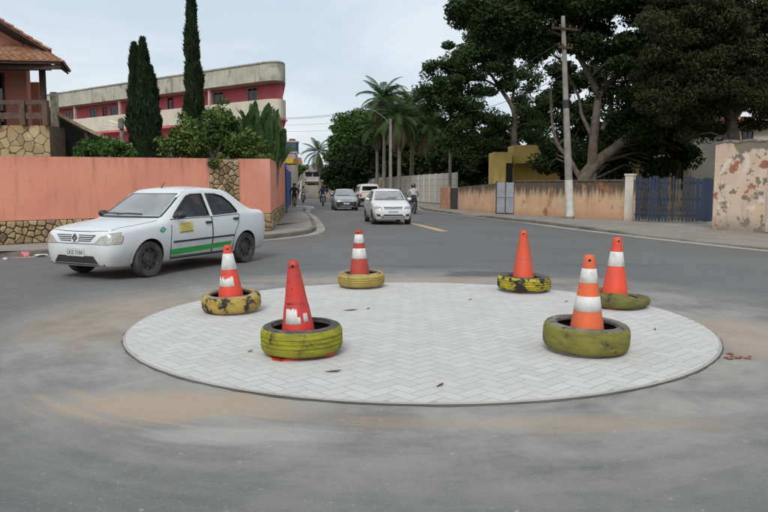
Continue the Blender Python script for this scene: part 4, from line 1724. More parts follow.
# mirrors
for s in (1, -1):
    mb = MB()
    c_ = Vector((.66, s * .93, 1.03))
    rows = [(-.05, .75), (-.03, 1.0), (.04, .95), (.085, .55), (.10, .2)]
    for (dx, k_) in rows:
        pass
    prof = [(0.0, -.055), (.07, -.052), (.098, -.03), (.096, .03), (.07, .06), (.03, .085), (0, .09)]
    mb.lathe(prof, 18, 0, Matrix.Translation(c_) @ Matrix.Scale(.78, 4, (0, 0, 1)) @ Matrix.Rotation(R(90), 4, 'Y') @ Matrix.Scale(.82, 4, (1, 0, 0)))
    mr = mb.build('door_mirror', M_BLK, lg.root, sharp=50)
    MB().tube([(.66, s * .79, 1.0), (.66, s * .88, 1.01)], [.035, .03], 8).build('mirror_arm', M_BLK, mr)
    MB().poly([(.602, s * .93 - .07, 1.03 - .05), (.602, s * .93 + .07, 1.03 - .05), (.602, s * .93 + .07, 1.03 + .05), (.602, s * .93 - .07, 1.03 + .05)]).build('mirror_glass', M_CHROME, mr)
    wheel(lg.root, 1.315, s * .755, .307, .19, M_STEEL, 'steel', .2)
    wheel(lg.root, -1.315, s * .755, .307, .19, M_STEEL, 'steel', .5)
    lg.patch('tail_light', [(-.44 * s, .66), (-.66 * s, .66), (-.68 * s, .95), (-.50 * s, .95)], M_REDL, 'B', off=.005, ang=R(20) * s if False else 0, step=.08)
lg.patch('boot_plate', [(-.2, .62), (.2, .62), (.2, .74), (-.2, .74)], M_PLATE, 'B', off=.006, step=.3)
seats(lg, (.02, -.82))
MB().box(.56, .84, -.68, .68, .60, .90).build('dashboard', pm('faded_dash', (.05, .05, .05), (.09, .088, .085), 3, .7), lg.root)
MB().box(-1.30, -1.12, -.6, .6, .98, 1.02).build('parcel_shelf', M_SEAT, lg.root)
sw = MB()
sw.tube([Vector((.42, .36, .86)) + Vector((.07 * math.sin(k), .18 * math.cos(k), .17 * math.sin(k))) for k in [2 * math.pi * j / 16 for j in range(17)]], .014, 6)
sw.build('steering_wheel', M_BLK, lg.root)
# ---- other cars
ST_H = [
    (1.92, .34, .42, .37, .50, .48, .48, .57, .38, .61, .625),
    (1.90, .26, .56, .31, .63, .47, .61, .63, .48, .675, .685),
    (1.85, .21, .65, .29, .72, .48, .70, .67, .56, .73, .74),
    (1.77, .20, .70, .28, .775, .50, .75, .72, .61, .785, .80),
    (1.60, .20, .74, .28, .81, .55, .78, .78, .64, .85, .875),
    (1.25, .20, .76, .28, .825, .60, .79, .86, .66, .93, .96),
    (1.02, .20, .76, .28, .828, .61, .795, .90, .67, .975, 1.005),
    (.95, .20, .76, .28, .828, .62, .795, .91, .675, .99, 1.02),
    (.25, .20, .76, .28, .828, .63, .79, .95, .57, 1.39, 1.425),
    (.10, .20, .76, .28, .828, .63, .79, .955, .56, 1.43, 1.465),
    (-.40, .20, .76, .28, .828, .64, .79, .97, .555, 1.445, 1.485),
    (-1.20, .20, .76, .28, .826, .66, .79, .99, .54, 1.40, 1.435),
    (-1.48, .22, .755, .30, .82, .67, .785, 1.0, .53, 1.35, 1.38),
    (-1.80, .25, .73, .33, .79, .66, .755, .97, .58, 1.03, 1.05),
    (-1.88, .28, .70, .36, .755, .64, .72, .93, .56, .97, .98),
    (-1.93, .33, .62, .40, .67, .60, .64, .84, .50, .86, .865),
]


def hatch(name, label, loc, rz, paint, S_, dark_front=False, kz=1.0, plate_blue=True, rim=M_STEEL):
    st = [tuple([r[0] * S_[0]] + [r[1] * S_[2], r[2] * S_[1], r[3] * S_[2], r[4] * S_[1], r[5] * S_[2], r[6] * S_[1], r[7] * S_[2], r[8] * S_[1], r[9] * S_[2], r[10] * S_[2]]) for r in ST_H]
    c = Car(name, label, loc, rz, st, RADS, paint, M_INT)
    a, b, h = S_
    sc = lambda pl: [(x * a, z * h) for x, z in pl]
    yz = lambda pl: [(y * b, z * h) for y, z in pl]
    wf = sc([(.66, 1.0), (.22, 1.325), (-.22, 1.36), (-.22, 1.0)])
    wr = sc([(-.30, 1.0), (-.30, 1.36), (-.85, 1.33), (-1.15, 1.16), (-1.10, 1.03)])
    c.side_cut(wf)
    c.side_cut(wr)
    c.end_cut(yz([(-.64, 1.04), (.64, 1.04), (.53, 1.37), (-.53, 1.37)]), -.2, 1.4 * a)
    c.end_cut(yz([(-.56, 1.08), (.56, 1.08), (.47, 1.30), (-.47, 1.30)]), -2.2 * a, -.8 * a)
    c.cabin([(x * a, z * h, w * b) for x, z, w in [(.84, .32, .68), (.82, .94, .69), (.68, .98, .69), (.16, 1.365, .48), (-1.15, 1.34, .46), (-1.50, 1.04, .60), (-1.45, .32, .66)]])
    ax = 1.225 * a
    rw = .295
    c.arch(ax, .30, .34)
    c.arch(-ax, .30, .34)
    c.body()
    for v in 'LR':
        for pl in (wf, wr):
            c.patch('window', pl, M_GLASS, v, off=-.01)
            outline(c, pl + [pl[0]], .024, M_BLK, 'window_seal', v, .003)
        for dp in (sc([(.78, .30), (.78, .96), (-.26, .97), (-.27, .30)]), sc([(-.28, .30), (-.27, .97), (-1.10, .99), (-.95, .66), (-.86, .30)])):
            outline(c, dp + [dp[0]], .014, M_SEAM, 'door_gap', v, .003)
        outline(c, sc([(.78, .55), (-.86, .57)]), .05, M_BLK if dark_front else paint, 'side_moulding', v, .006)
        for hx in (-.16, -.92):
            c.patch('door_handle', sc([(hx - .07, .86), (hx + .07, .86), (hx + .07, .895), (hx - .07, .895)]), paint, v, off=.008, step=.3, thick=.02)
    c.patch('windscreen', yz([(-.67, 1.02), (.67, 1.02), (.545, 1.39), (-.545, 1.39)]), M_WIND, 'F', off=-.005, step=.12)
    c.patch('rear_window', yz([(-.58, 1.07), (.58, 1.07), (.48, 1.31), (-.48, 1.31)]), M_GLASS, 'B', off=-.005, step=.12)
    outline(c, yz([(-.68, 1.01), (.68, 1.01)]), .03, M_BLK, 'windscreen_seal', 'F', .004)
    for s in (1, -1):
        hl = [(.36, .645), (.70, .665), (.73, .735), (.66, .775), (.42, .735)]
        lam = c.patch('headlight', yz([((p - .56) * s, q) for p, q in hl]), M_LAMPD, 'F', off=.006, step=.06, ang=R(22) * s, thick=.004, piv=(1.8 * a, .60 * s * b))
        c.patch('lamp_reflector', yz([((.02 + .055 * math.cos(q)) * s, .705 + .038 * math.sin(q)) for q in [2 * math.pi * k / 10 for k in range(10)]]), M_CHROME, 'F', off=.012, step=.3, ang=R(22) * s, parent=lam, piv=(1.8 * a, .60 * s * b))
        c.patch('tail_light', yz([(.50 * s, .70), (.68 * s, .70), (.66 * s, .98), (.54 * s, .98)]), M_REDL, 'B', off=.005, step=.1)
        fg = [(.50, .33), (.66, .36), (.67, .46), (.52, .44)]
        c.patch('fog_lamp_recess', yz([((p - .585) * s, q) for p, q in fg]), M_BLK, 'F', off=.004, step=.1, ang=R(10) * s, piv=(1.85 * a, .585 * s * b))
        mb = MB()
        cm = Vector((.60 * a, s * .90 * b, 1.03 * h))
        mb.lathe([(0, -.05), (.07, -.048), (.095, -.02), (.09, .03), (.05, .075), (0, .085)], 14, 0, Matrix.Translation(cm) @ Matrix.Scale(.75, 4, (0, 0, 1)) @ Matrix.Rotation(R(90), 4, 'Y'))
        mr = mb.build('door_mirror', paint if not dark_front else M_BLK, c.root, sharp=50)
        MB().tube([(.60 * a, s * .76 * b, 1.0 * h), (.60 * a, s * .86 * b, 1.01 * h)], .03, 6).build('mirror_arm', M_BLK, mr)
        wheel(c.root, ax, s * .715 * b, rw, .19, rim, 'steel' if rim is M_STEEL else 'alloy', .2)
        wheel(c.root, -ax, s * .715 * b, rw, .19, rim, 'steel' if rim is M_STEEL else 'alloy', .7)
    gr = c.patch('grille', yz([(-.36, .64), (.36, .64), (.40, .735), (-.40, .735)]), M_BLK, 'F', off=.004, step=.1)
    for zz in (.67, .70):
        outline(c, yz([(-.36, zz), (.36, zz)]), .008, M_CHROME, 'grille_slat', 'F', .008, gr)
    if dark_front:
        c.patch('bumper_skin', yz([(-.64, .26), (.64, .26), (.70, .60), (-.70, .60)]), M_BLK, 'F', off=.010, step=.08)
        outline(c, yz([(-.42, .30), (.42, .30)]), .05, M_LAMPD, 'skid_plate', 'F', .014)
    else:
        c.patch('lower_grille', yz([(-.52, .30), (.52, .30), (.36, .43), (-.36, .43)]), M_BLK, 'F', off=.004, step=.1)
        outline(c, yz([(-.48, .36), (.48, .36)]), .01, M_LAMPD, 'grille_bar', 'F', .008)
    hit = c.bvh.ray_cast(Vector((4, 0, .50 * h)), Vector((-1, 0, 0)))[0]
    zp = .49 * h
    pl = MB().box(hit.x + .012, hit.x + .026, -.20, .20, zp - .065, zp + .065).build('number_plate', M_PLATE, c.root)
    MB().box(hit.x + .0265, hit.x + .028, -.195, .195, zp + .03, zp + .06).build('plate_band', pm('plate_blue', (.03, .08, .30), None, 4, .5), pl)
    hit = c.bvh.ray_cast(Vector((4, 0, .69 * h)), Vector((-1, 0, 0)))[0]
    MB().lathe([(.052, 0), (.056, .012), (.046, .014), (.044, .004), (0, .004)], 18, 0, Matrix.Translation((hit.x + .002, 0, .69 * h)) @ Matrix.Rotation(R(90), 4, 'Y')).build('round_emblem', M_CHROME, c.root, sharp=40)
    for y0, y1 in ((.28, -.28), (-.16, -.58)):
        pts = []
        for k in range(5):
            y_ = lerp(y0, y1, k / 4)
            h_ = c.bvh.ray_cast(Vector((4, y_, 1.045 * h)), Vector((-1, 0, 0)))[0]
            pts.append(h_ + Vector((.012, 0, .012)))
        MB().tube(pts, .010, 5).build('wiper', M_BLK, c.root)
    seats(c, (.0, -.80), hw=.34)
    MB().box(.52, .80 * a, -.62 * b, .62 * b, .60, .90).build('dashboard', M_INT, c.root)
    return c


gf = Vector((.28, 29.2, 0))
gr_ = Vector((-.06, 31.65, 0))
gc = (gf + gr_) / 2
PW2 = paint_mat('bright_white_car_paint', (.64, .65, .65), .3, .35)
gol = hatch('white_hatchback', 'white hatchback with black grille facing the island, on the road beside the concrete panel wall', gc, math.atan2(gf.y - gr_.y, gf.x - gr_.x), PW2, (1.01, 1.0, 1.0))
PSV = paint_mat('silver_car_paint', (.40, .42, .44), .32, .4, metal=.4)
sv = hatch('silver_hatchback', 'silver hatchback with black bumper following the white hatchback down the street', Vector((-2.75, 48.6, 0)), math.atan2(-1.9, .26), PSV, (.98, 1.0, .98), True, rim=M_ALLOY)

# pickup with a canopy, driving away
ST_P = [
    (2.55, .45, .50, .50, .60, .62, .58, .80, .46, .86, .88),
    (2.50, .38, .66, .46, .74, .62, .72, .88, .58, .96, .98),
    (2.35, .36, .74, .45, .84, .65, .82, .95, .66, 1.04, 1.07),
    (1.60, .36, .78, .45, .90, .70, .87, 1.03, .72, 1.12, 1.16),
    (1.20, .36, .80, .45, .90, .72, .87, 1.06, .72, 1.17, 1.21),
    (1.12, .36, .80, .45, .90, .72, .87, 1.07, .72, 1.19, 1.23),
    (.45, .36, .80, .45, .90, .74, .86, 1.12, .64, 1.72, 1.76),
    (.25, .36, .80, .45, .90, .74, .86, 1.12, .63, 1.77, 1.81),
    (-1.0, .38, .80, .46, .90, .76, .86, 1.13, .64, 1.80, 1.85),
    (-2.35, .46, .80, .52, .90, .78, .86, 1.14, .66, 1.78, 1.83),
    (-2.52, .50, .80, .56, .89, .78, .85, 1.14, .66, 1.66, 1.72),
    (-2.62, .52, .78, .58, .87, .78, .83, 1.12, .70, 1.20, 1.22),
    (-2.66, .55, .74, .60, .83, .78, .79, 1.08, .68, 1.10, 1.12),
]
PPK = paint_mat('pale_beige_pickup_paint', (.58, .57, .53), .3, .35)
pk = Car('pickup_truck', 'pale beige pickup with canopy driving away, behind the white hatchback', Vector((-1.55, 58.3, 0)), math.atan2(1.9, -.32), ST_P, RADS, PPK, M_INT)
sp1_ = [(.75, 1.16), (.38, 1.62), (-.15, 1.66), (-.15, 1.16)]
sp2_ = [(-.25, 1.16), (-.25, 1.66), (-.85, 1.66), (-.85, 1.16)]
pk.side_cut(sp1_)
pk.side_cut(sp2_)
pk.end_cut([(-.66, 1.26), (.66, 1.26), (.56, 1.66), (-.56, 1.66)], 0, 2.0)
pk.end_cut([(-.64, 1.30), (.64, 1.30), (.60, 1.64), (-.60, 1.64)], -3.2, -1.9)
pk.cabin([(.95, .5, .74), (.90, 1.15, .76), (.35, 1.66, .56), (-2.25, 1.70, .56), (-2.35, 1.2, .74), (-2.3, .7, .74)])
pk.arch(1.6, .38, .44)
pk.arch(-1.5, .38, .44)
pk.body()
for v in 'LR':
    for q in (sp1_, sp2_):
        pk.patch('window', q, M_GLASS, v, off=-.01)
        outline(pk, q + [q[0]], .03, M_BLK, 'window_seal', v, .003)
    pk.patch('canopy_window', [(-1.05, 1.22), (-1.05, 1.62), (-2.2, 1.62), (-2.2, 1.22)], M_BLK, v, off=.004, step=.2)
    for dp in ([(.80, .48), (.80, 1.12), (-.18, 1.13), (-.18, .48)], [(-.20, .48), (-.20, 1.13), (-.92, 1.14), (-.92, .48)]):
        outline(pk, dp + [dp[0]], .016, M_SEAM, 'door_gap', v, .003)
    pk.patch('side_step', [(.95, .40), (.95, .47), (-1.0, .47), (-1.0, .40)], M_BLK, v, off=.02, step=.5, thick=.05)
pk.patch('windscreen', [(-.69, 1.24), (.69, 1.24), (.58, 1.69), (-.58, 1.69)], M_WIND, 'F', off=-.005, step=.12)
pk.patch('canopy_rear_window', [(-.66, 1.28), (.66, 1.28), (.62, 1.66), (-.62, 1.66)], glass_mat('black_canopy_glass', (.03, .03, .03), .03, .03), 'B', off=-.004, step=.15)
outline(pk, [(-.80, 1.16), (.80, 1.16)], .02, M_SEAM, 'tailgate_gap', 'B', .003)
outline(pk, [(-.72, .74), (.72, .74)], .018, M_SEAM, 'tailgate_gap', 'B', .003)
for s in (1, -1):
    pk.patch('tail_light', [(.66 * s, .80), (.80 * s, .80), (.80 * s, 1.12), (.66 * s, 1.12)], M_REDL, 'B', off=.008, step=.1)
    pk.patch('headlight', [(.42 * s, .78), (.68 * s, .80), (.66 * s, .92), (.45 * s, .88)], M_LAMPD, 'F', off=.006, step=.1)
    wheel(pk.root, 1.6, s * .78, .375, .25, M_ALLOY, 'alloy', .2)
    wheel(pk.root, -1.5, s * .78, .375, .25, M_ALLOY, 'alloy', .6)
    mb = MB()
    mb.lathe([(0, -.05), (.10, -.045), (.12, 0), (.09, .05), (0, .08)], 12, 0, Matrix.Translation((.72, s * 1.0, 1.24)) @ Matrix.Rotation(R(90), 4, 'Y'))
    mr = mb.build('door_mirror', PPK, pk.root, sharp=50)
    MB().tube([(.72, s * .80, 1.2), (.72, s * .95, 1.22)], .03, 6).build('mirror_arm', M_BLK, mr)
pk.patch('rear_bumper', [(-.82, .50), (.82, .50), (.82, .70), (-.82, .70)], M_BLK, 'B', off=.01, step=.2, thick=.10)
pk.patch('tailgate_badge', [(-.42, .93), (-.22, .93), (-.22, .97), (-.42, .97)], M_REDL, 'B', off=.005, step=.3)
pk.patch('number_plate', [(-.2, .78), (.2, .78), (.2, .9), (-.2, .9)], M_PLATE, 'B', off=.006, step=.3)
pk.patch('grille', [(-.38, .72), (.38, .72), (.40, .88), (-.40, .88)], M_BLK, 'F', off=.004, step=.2)
seats(pk, (.1, -.6), z=.5)

# ------------------------------------------------------------------ people
SKIN = pm('brown_skin', (.26, .135, .085), (.21, .105, .065), 9, .6)
HAIR = pm('black_hair', (.012, .010, .009), None, 20, .6)


def cloth(name, c):
    return pm('cloth_' + name, c, tuple(v * .7 for v in c), 9, .9, .2)


def person(label, loc, rz, J, mats, hair='hair', helmet=None):
    """J: joint positions (x forward, y left). One continuous skinned body; mats: shirt, trousers, shoes"""
    t = thing('person', label, 'person', loc, rz)
    names = ['pelvis', 'waist', 'chest', 'neck', 'jaw', 'head', 'crown']
    V, E, Rr, grp = [], [], [], []
    idx = {}

    def vert(k, p, r):
        idx[k] = len(V)
        V.append(tuple(p))
        Rr.append(r)

    def edge(a, b, g):
        E.append((idx[a], idx[b]))
        grp.append((a, b, g))
    vert('pelvis', J['pelvis'], (.145, .115))
    vert('waist', J['pelvis'].lerp(J['chest'], .45), (.13, .105))
    vert('chest', J['chest'], (.15, .115))
    vert('neckb', J['neck'], (.062, .062))
    vert('jaw', J['neck'].lerp(J['head'], .55) + Vector((.015, 0, 0)), (.062, .070))
    vert('head', J['head'], (.078, .095))
    vert('crown', J['head'] + (J['head'] - J['neck']).normalized() * .085, (.055, .065))
    for a, b, g in (('pelvis', 'waist', 1), ('waist', 'chest', 0), ('chest', 'neckb', 0), ('neckb', 'jaw', 3), ('jaw', 'head', 3), ('head', 'crown', 3)):
        edge(a, b, g)
    for s in 'lr':
        vert('sh' + s, J['sh' + s], (.068, .068))
        vert('el' + s, J['el' + s], (.046, .046))
        vert('wr' + s, J['wr' + s], (.033, .033))
        vert('ha' + s, J['wr' + s] + (J['wr' + s] - J['el' + s]).normalized() * .10, (.036, .022))
        edge('chest', 'sh' + s, 0)
        edge('sh' + s, 'el' + s, 0)
        edge('el' + s, 'wr' + s, J.get('sleeve', 3))
        edge('wr' + s, 'ha' + s, 3)
        vert('hi' + s, J['hi' + s], (.095, .095))
        vert('kn' + s, J['kn' + s], (.062, .062))
        vert('an' + s, J['an' + s], (.044, .044))
        vert('to' + s, J['to' + s], (.042, .035))
        edge('pelvis', 'hi' + s, 1)
        edge('hi' + s, 'kn' + s, 1)
        edge('kn' + s, 'an' + s, J.get('shin', 1))
        edge('an' + s, 'to' + s, 2)
    me = bpy.data.meshes.new('body')
    me.from_pydata(V, E, [])
    o = bpy.data.objects.new('tmp_person', me)
    COL.objects.link(o)
    md = o.modifiers.new('skin', 'SKIN')
    md.use_smooth_shade = True
    if not me.skin_vertices:
        bpy.context.view_layer.objects.active = o
    sv_ = me.skin_vertices[0].data
    for i, r in enumerate(Rr):
        sv_[i].radius = r
        sv_[i].use_root = (i == 0)
    ss = o.modifiers.new('sub', 'SUBSURF')
    ss.levels = ss.render_levels = 2
    dg = bpy.context.evaluated_depsgraph_get()
    res = bpy.data.meshes.new_from_object(o.evaluated_get(dg))
    bpy.data.objects.remove(o)
    for m in (mats[0], mats[1], mats[2], SKIN):
        res.materials.append(m)
    segs = [(Vector(V[idx[a]]), Vector(V[idx[b]]), g) for a, b, g in grp]
    for f in res.polygons:
        c = f.center
        best, bg_ = 9, 0
        for a, b, g in segs:
            d = b - a
            tt = max(0, min(1, (c - a).dot(d) / d.length_squared))
            e = (c - a - d * tt).length
            if g == 3:
                e += .01
            if e < best:
                best, bg_ = e, g
        f.material_index = bg_
        f.use_smooth = True
    res.name = 'body'
    bd = link('body', res, t)
    h = J['head']
    up = (h - J['neck']).normalized()
    q = up.to_track_quat('Z', 'Y').to_matrix().to_4x4()
    M = Matrix.Translation(h + up * .02) @ q
    # the face looks along +x: nose, eyes, ears
    fc = MB()
    fc.tube([h + Vector((.085, 0, .02)), h + Vector((.112, 0, -.02)), h + Vector((.09, 0, -.03))], [.008, .015, .008], 6)
    for s in (-1, 1):
        fc.tube([h + Vector((0, s * .078, .01)), h + Vector((-.01, s * .09, 0))], [.022, .016], 6)
    fc.build('nose_and_ears', SKIN, t, smooth=True)
    ey = MB()
    for s in (-1, 1):
        ey.tube([h + Vector((.082, s * .032, .012)), h + Vector((.092, s * .032, .012))], [.012, .008], 8)
    ey.tube([h + Vector((.082, -.022, -.055)), h + Vector((.09, 0, -.056)), h + Vector((.082, .022, -.055))], .006, 5)
    ey.build('eyes_and_mouth', pm('dark_features', (.05, .03, .025), None, 5, .5), t)
    if helmet is not None:
        MB().lathe([(.118, -.085), (.136, -.04), (.14, .02), (.122, .085), (.075, .125), (0, .14)], 20, 0, M).build('helmet', helmet, t, smooth=True)
        MB().lathe([(.142, -.035), (.146, .005), (.140, .045)], 14, 0, M, a0=R(-65), a1=R(65)).build('visor', M_BLK, t, smooth=True)
    else:
        MB().lathe([(.088, -.05), (.108, -.01), (.112, .035), (.095, .085), (.055, .112), (0, .12)], 18, 0, M @ Matrix.Translation((-.016, 0, .012))).build('hair', HAIR, t, smooth=True)
    return t


def pose_ride(seat, lean, hand, foot, knee_out=.16):
    """rider: pelvis on a seat, hands at the bar, feet on pegs"""
    pel = Vector(seat)
    ch = pel + Vector((math.sin(lean) * .42, 0, math.cos(lean) * .42))
    nk = ch + Vector((math.sin(lean) * .13, 0, .14))
    J = dict(pelvis=pel, chest=ch, neck=nk, head=nk + Vector((.03, 0, .15)))
    for s, k in (('l', 1), ('r', -1)):
        J['sh' + s] = ch + Vector((.0, k * .19, .06))
        J['wr' + s] = Vector((hand[0], k * hand[1], hand[2]))
        J['el' + s] = J['sh' + s].lerp(J['wr' + s], .5) + Vector((-.03, k * .08, -.08))
        J['hi' + s] = pel + Vector((.02, k * .10, -.02))
        J['an' + s] = Vector((foot[0], k * foot[1], foot[2]))
        J['kn' + s] = J['hi' + s].lerp(J['an' + s], .5) + Vector((.20, k * (knee_out - .1), .10))
        J['to' + s] = J['an' + s] + Vector((.15, 0, -.04))
    return J


def motorbike(label, loc, rz, col):
    t = thing('motorcycle', label, 'motorcycle', loc, rz)
    pt = pm('bike_paint_' + label.split()[0], col, None, 5, .3, 0, 0, .4)
    for x in (.64, -.60):
        w = bpy.data.objects.new('wheel', None)
        COL.objects.link(w)
        w.parent = t
        w.location = (x, 0, .30)
        w.rotation_euler = (R(90), 0, 0)
        MB().lathe([(.22, -.035), (.27, -.05), (.295, -.03), (.30, 0), (.295, .03), (.27, .05), (.22, .035), (.22, -.035)], 28).build('tyre', M_TYREC, w, smooth=True)
        MB().lathe([(.225, -.03), (.205, -.02), (.205, .02), (.225, .03)], 28).build('rim', M_ALLOY, w)
        sp = MB()
        for k in range(8):
            a = k * math.pi / 4
            sp.tube([(.03 * math.cos(a), .03 * math.sin(a), 0), (.21 * math.cos(a), .21 * math.sin(a), 0)], .008, 4)
        sp.build('spokes', M_ALLOY, w)
    MB().tube([(.64, .07, .30), (.46, .07, .80), (.42, .07, .92)], .024, 6).tube([(.64, -.07, .30), (.46, -.07, .80), (.42, -.07, .92)], .024, 6).build('fork', M_ALLOY, t)
    MB().tube([(.30, .36, .98), (.38, .22, 1.0), (.43, 0, .95), (.38, -.22, 1.0), (.30, -.36, .98)], .014, 6).build('handlebar', M_BLK, t)
    MB().tube([(.42, 0, .82), (.0, 0, .66), (-.55, 0, .70)], .03, 6).tube([(.40, 0, .74), (.10, 0, .32), (-.30, 0, .34), (-.6, 0, .30)], .028, 6).build('frame', M_BLK, t)
    MB().lathe([(0, -.26), (.09, -.22), (.13, 0), (.12, .15), (.06, .24), (0, .26)], 14, 0, Matrix.Translation((.15, 0, .80)) @ Matrix.Rotation(R(82), 4, 'Y')).build('fuel_tank', pt, t, smooth=True)
    MB().prism([(-.68, -.10), (-.05, -.12), (-.05, .12), (-.68, .10)], .74, .82).build('saddle', M_BLK, t)
    MB().box(-.12, .22, -.13, .13, .30, .58).build('engine', M_ALLOY, t)
    MB().tube([(.2, -.12, .34), (-.1, -.17, .26), (-.70, -.18, .36)], [.02, .03, .042], 8).build('exhaust', M_CHROME, t)
    MB().lathe([(.30, -.06), (.335, -.04), (.335, .04), (.30, .06)], 14, 0, Matrix.Translation((.64, 0, .30)) @ Matrix.Rotation(R(90), 4, 'X'), a0=R(20), a1=R(160)).build('mudguard', pt, t)
    MB().lathe([(0, .06), (.085, .05), (.09, .02), (.05, -.08), (0, -.1)], 16, 0, Matrix.Translation((.53, 0, .84)) @ Matrix.Rotation(R(90), 4, 'Y')).build('headlamp', M_CHROME, t, smooth=True)
    for s in (1, -1):
        MB().tube([(.36, s * .28, 1.0), (.36, s * .36, 1.14)], .008, 4).lathe([(0, -.01), (.05, -.006), (.05, .008), (0, .012)], 10, 0, Matrix.Translation((.36, s * .37, 1.16)) @ Matrix.Rotation(R(90), 4, 'Y')).build('mirror', M_BLK, t)
    MB().tube([(-.1, .2, .28), (-.1, -.2, .28)], .014, 5).build('foot_pegs', M_BLK, t)
    return t


def bicycle(label, loc, rz, col):
    t = thing('bicycle', label, 'bicycle', loc, rz)
    fm = pm('bicycle_paint', col, None, 5, .4)
    for x in (.52, -.50):
        w = bpy.data.objects.new('wheel', None)
        COL.objects.link(w)
        w.parent = t
        w.location = (x, 0, .33)
        w.rotation_euler = (R(90), 0, 0)
        MB().lathe([(.30, -.018), (.325, -.02), (.333, 0), (.325, .02), (.30, .018), (.30, -.018)], 28).build('tyre', M_TYREC, w, smooth=True)
        sp = MB()
        for k in range(10):
            a = k * math.pi / 5
            sp.tube([(0, 0, .02), (.30 * math.cos(a), .30 * math.sin(a), 0)], .003, 3)
        sp.build('spokes', M_ALLOY, w)
    f = MB()
    for a, b in (((.52, 0, .33), (.38, 0, .92)), ((.40, 0, .82), (-.08, 0, .30)), ((.40, 0, .82), (-.18, 0, .80)), ((-.08, 0, .30), (-.20, 0, .90)), ((-.08, 0, .30), (-.50, 0, .33)), ((-.19, 0, .80), (-.50, 0, .33))):
        f.tube([a, b], .018, 6)
    f.build('frame', fm, t)
    MB().tube([(.22, .28, .98), (.36, .10, 1.0), (.38, 0, .96), (.36, -.10, 1.0), (.22, -.28, .98)], .012, 6).build('handlebar', M_BLK, t)
    MB().prism([(-.34, -.10), (-.30, -.11), (-.02, -.025), (-.02, .025), (-.30, .11), (-.34, .10)], .90, .95).build('saddle', M_BLK, t)
    MB().lathe([(.0, -.01), (.09, -.01), (.09, .01), (0, .01)], 16, 0, Matrix.Translation((-.08, -.04, .30)) @ Matrix.Rotation(R(90), 4, 'X')).tube([(-.08, -.06, .30), (.02, -.08, .16)], .012, 5).tube([(-.08, .06, .30), (-.18, .08, .44)], .012, 5).build('crank', M_BLK, t)
    return t


jeans = cloth('jeans', (.04, .05, .085))
blackc = cloth('black', (.018, .018, .02))
greyc = cloth('grey', (.16, .17, .18))
navy = cloth('navy', (.02, .026, .06))
whitec = cloth('pale', (.50, .50, .50))
shoe = cloth('shoe', (.03, .028, .026))
helm = pm('dark_helmet_shell', (.012, .013, .02), (.02, .02, .028), 5, .25, 0, 0, .5)
helw = pm('black_helmet_shell', (.02, .02, .022), None, 5, .25, 0, 0, .5)

mpos = G(323, 205.6)
mpos.z = 0
mh = math.atan2(-1, .12)
motorbike('dark motorcycle with lit-looking chrome headlamp ridden towards the silver hatchback', mpos, mh, (.03, .03, .035))
J = pose_ride((-.18, 0, .90), .12, (.26, .30, 1.02), (-.05, .19, .33))
J['sleeve'] = 0
person('rider in navy jacket and dark helmet on the motorcycle ahead of the silver hatchback', mpos, mh, J, (navy, jeans, shoe), helmet=helm)
m2 = Vector((1.72, 41.5, 0))
motorbike('motorcycle mostly hidden behind the white hatchback, near the concrete panel wall', m2, math.atan2(1, -.12), (.25, .02, .02))
J = pose_ride((-.18, 0, .90), .10, (.26, .30, 1.02), (-.05, .19, .33))
J['sleeve'] = 0
person('rider in pale shirt and black helmet behind the white hatchback', m2, math.atan2(1, -.12), J, (whitec, jeans, shoe), helmet=helw)
cpos = G(294.5, 208.2)
cpos.z = 0
ch_ = math.atan2(1, -.14)
bicycle('bicycle ridden away along the side street beside the blue gate', cpos, ch_, (.10, .02, .02))
J = pose_ride((-.18, 0, 1.02), .22, (.20, .26, 1.04), (-.04, .10, .26), .12)
J['shin'] = 3
person('cyclist in dark vest and shorts riding beside the blue gate', cpos, ch_, J, (blackc, cloth('maroon', (.06, .02, .02)), shoe))
m3 = Vector((-8.3, 72, 0))
motorbike('small motorcycle farther up the street beyond the cyclist', m3, math.atan2(-1, .2), (.02, .02, .025))
J = pose_ride((-.18, 0, .90), .12, (.26, .30, 1.02), (-.05, .19, .33))
J['sleeve'] = 0
person('rider in grey shirt farther up the street beyond the cyclist', m3, math.atan2(-1, .2), J, (greyc, jeans, shoe), helmet=helw)

# driver and passenger of the white sedan
def seated(x, y, z, hand):
    pel = Vector((x, y, z))
    ch = pel + Vector((-.10, 0, .40))
    nk = ch + Vector((-.005, 0, .15))
    J = dict(pelvis=pel, chest=ch, neck=nk, head=nk + Vector((.02, 0, .15)))
    for s, k in (('l', 1), ('r', -1)):
        J['sh' + s] = ch + Vector((0, k * .17, .06))
        J['wr' + s] = Vector(hand[s])
        J['el' + s] = J['sh' + s].lerp(J['wr' + s], .5) + Vector((-.03, k * .05, -.09))
        J['hi' + s] = pel + Vector((.05, k * .09, 0))
        J['kn' + s] = pel + Vector((.40, k * .12, .10))
        J['an' + s] = pel + Vector((.55, k * .10, -.10))
        J['to' + s] = J['an' + s] + Vector((.12, 0, -.01))
    return J


def inside(v):
    return car_c + fx * v[0] + lx * v[1]


blue_s = cloth('slate_blue', (.11, .14, .19))
loc_d = Vector((car_c.x, car_c.y, 0))
J = seated(-.02, .36, .53, {'l': (.38, .52, .95), 'r': (.40, .22, .95)})
person('driver in slate blue shirt at the wheel of the white sedan', loc_d, hd, J, (blue_s, jeans, shoe))
J = seated(-.82, .36, .53, {'l': (-.52, .44, .72), 'r': (-.52, .26, .72)})
person('passenger in grey shirt on the rear seat of the white sedan', loc_d, hd, J, (greyc, jeans, shoe))
# ------------------------------------------------------------------ buildings
def plane_hit(px, py, o, n):
    d = ray(px, py)
    e = Vector((0, 0, EYE))
    t = (o - e).dot(n) / d.dot(n)
    return e + d * t


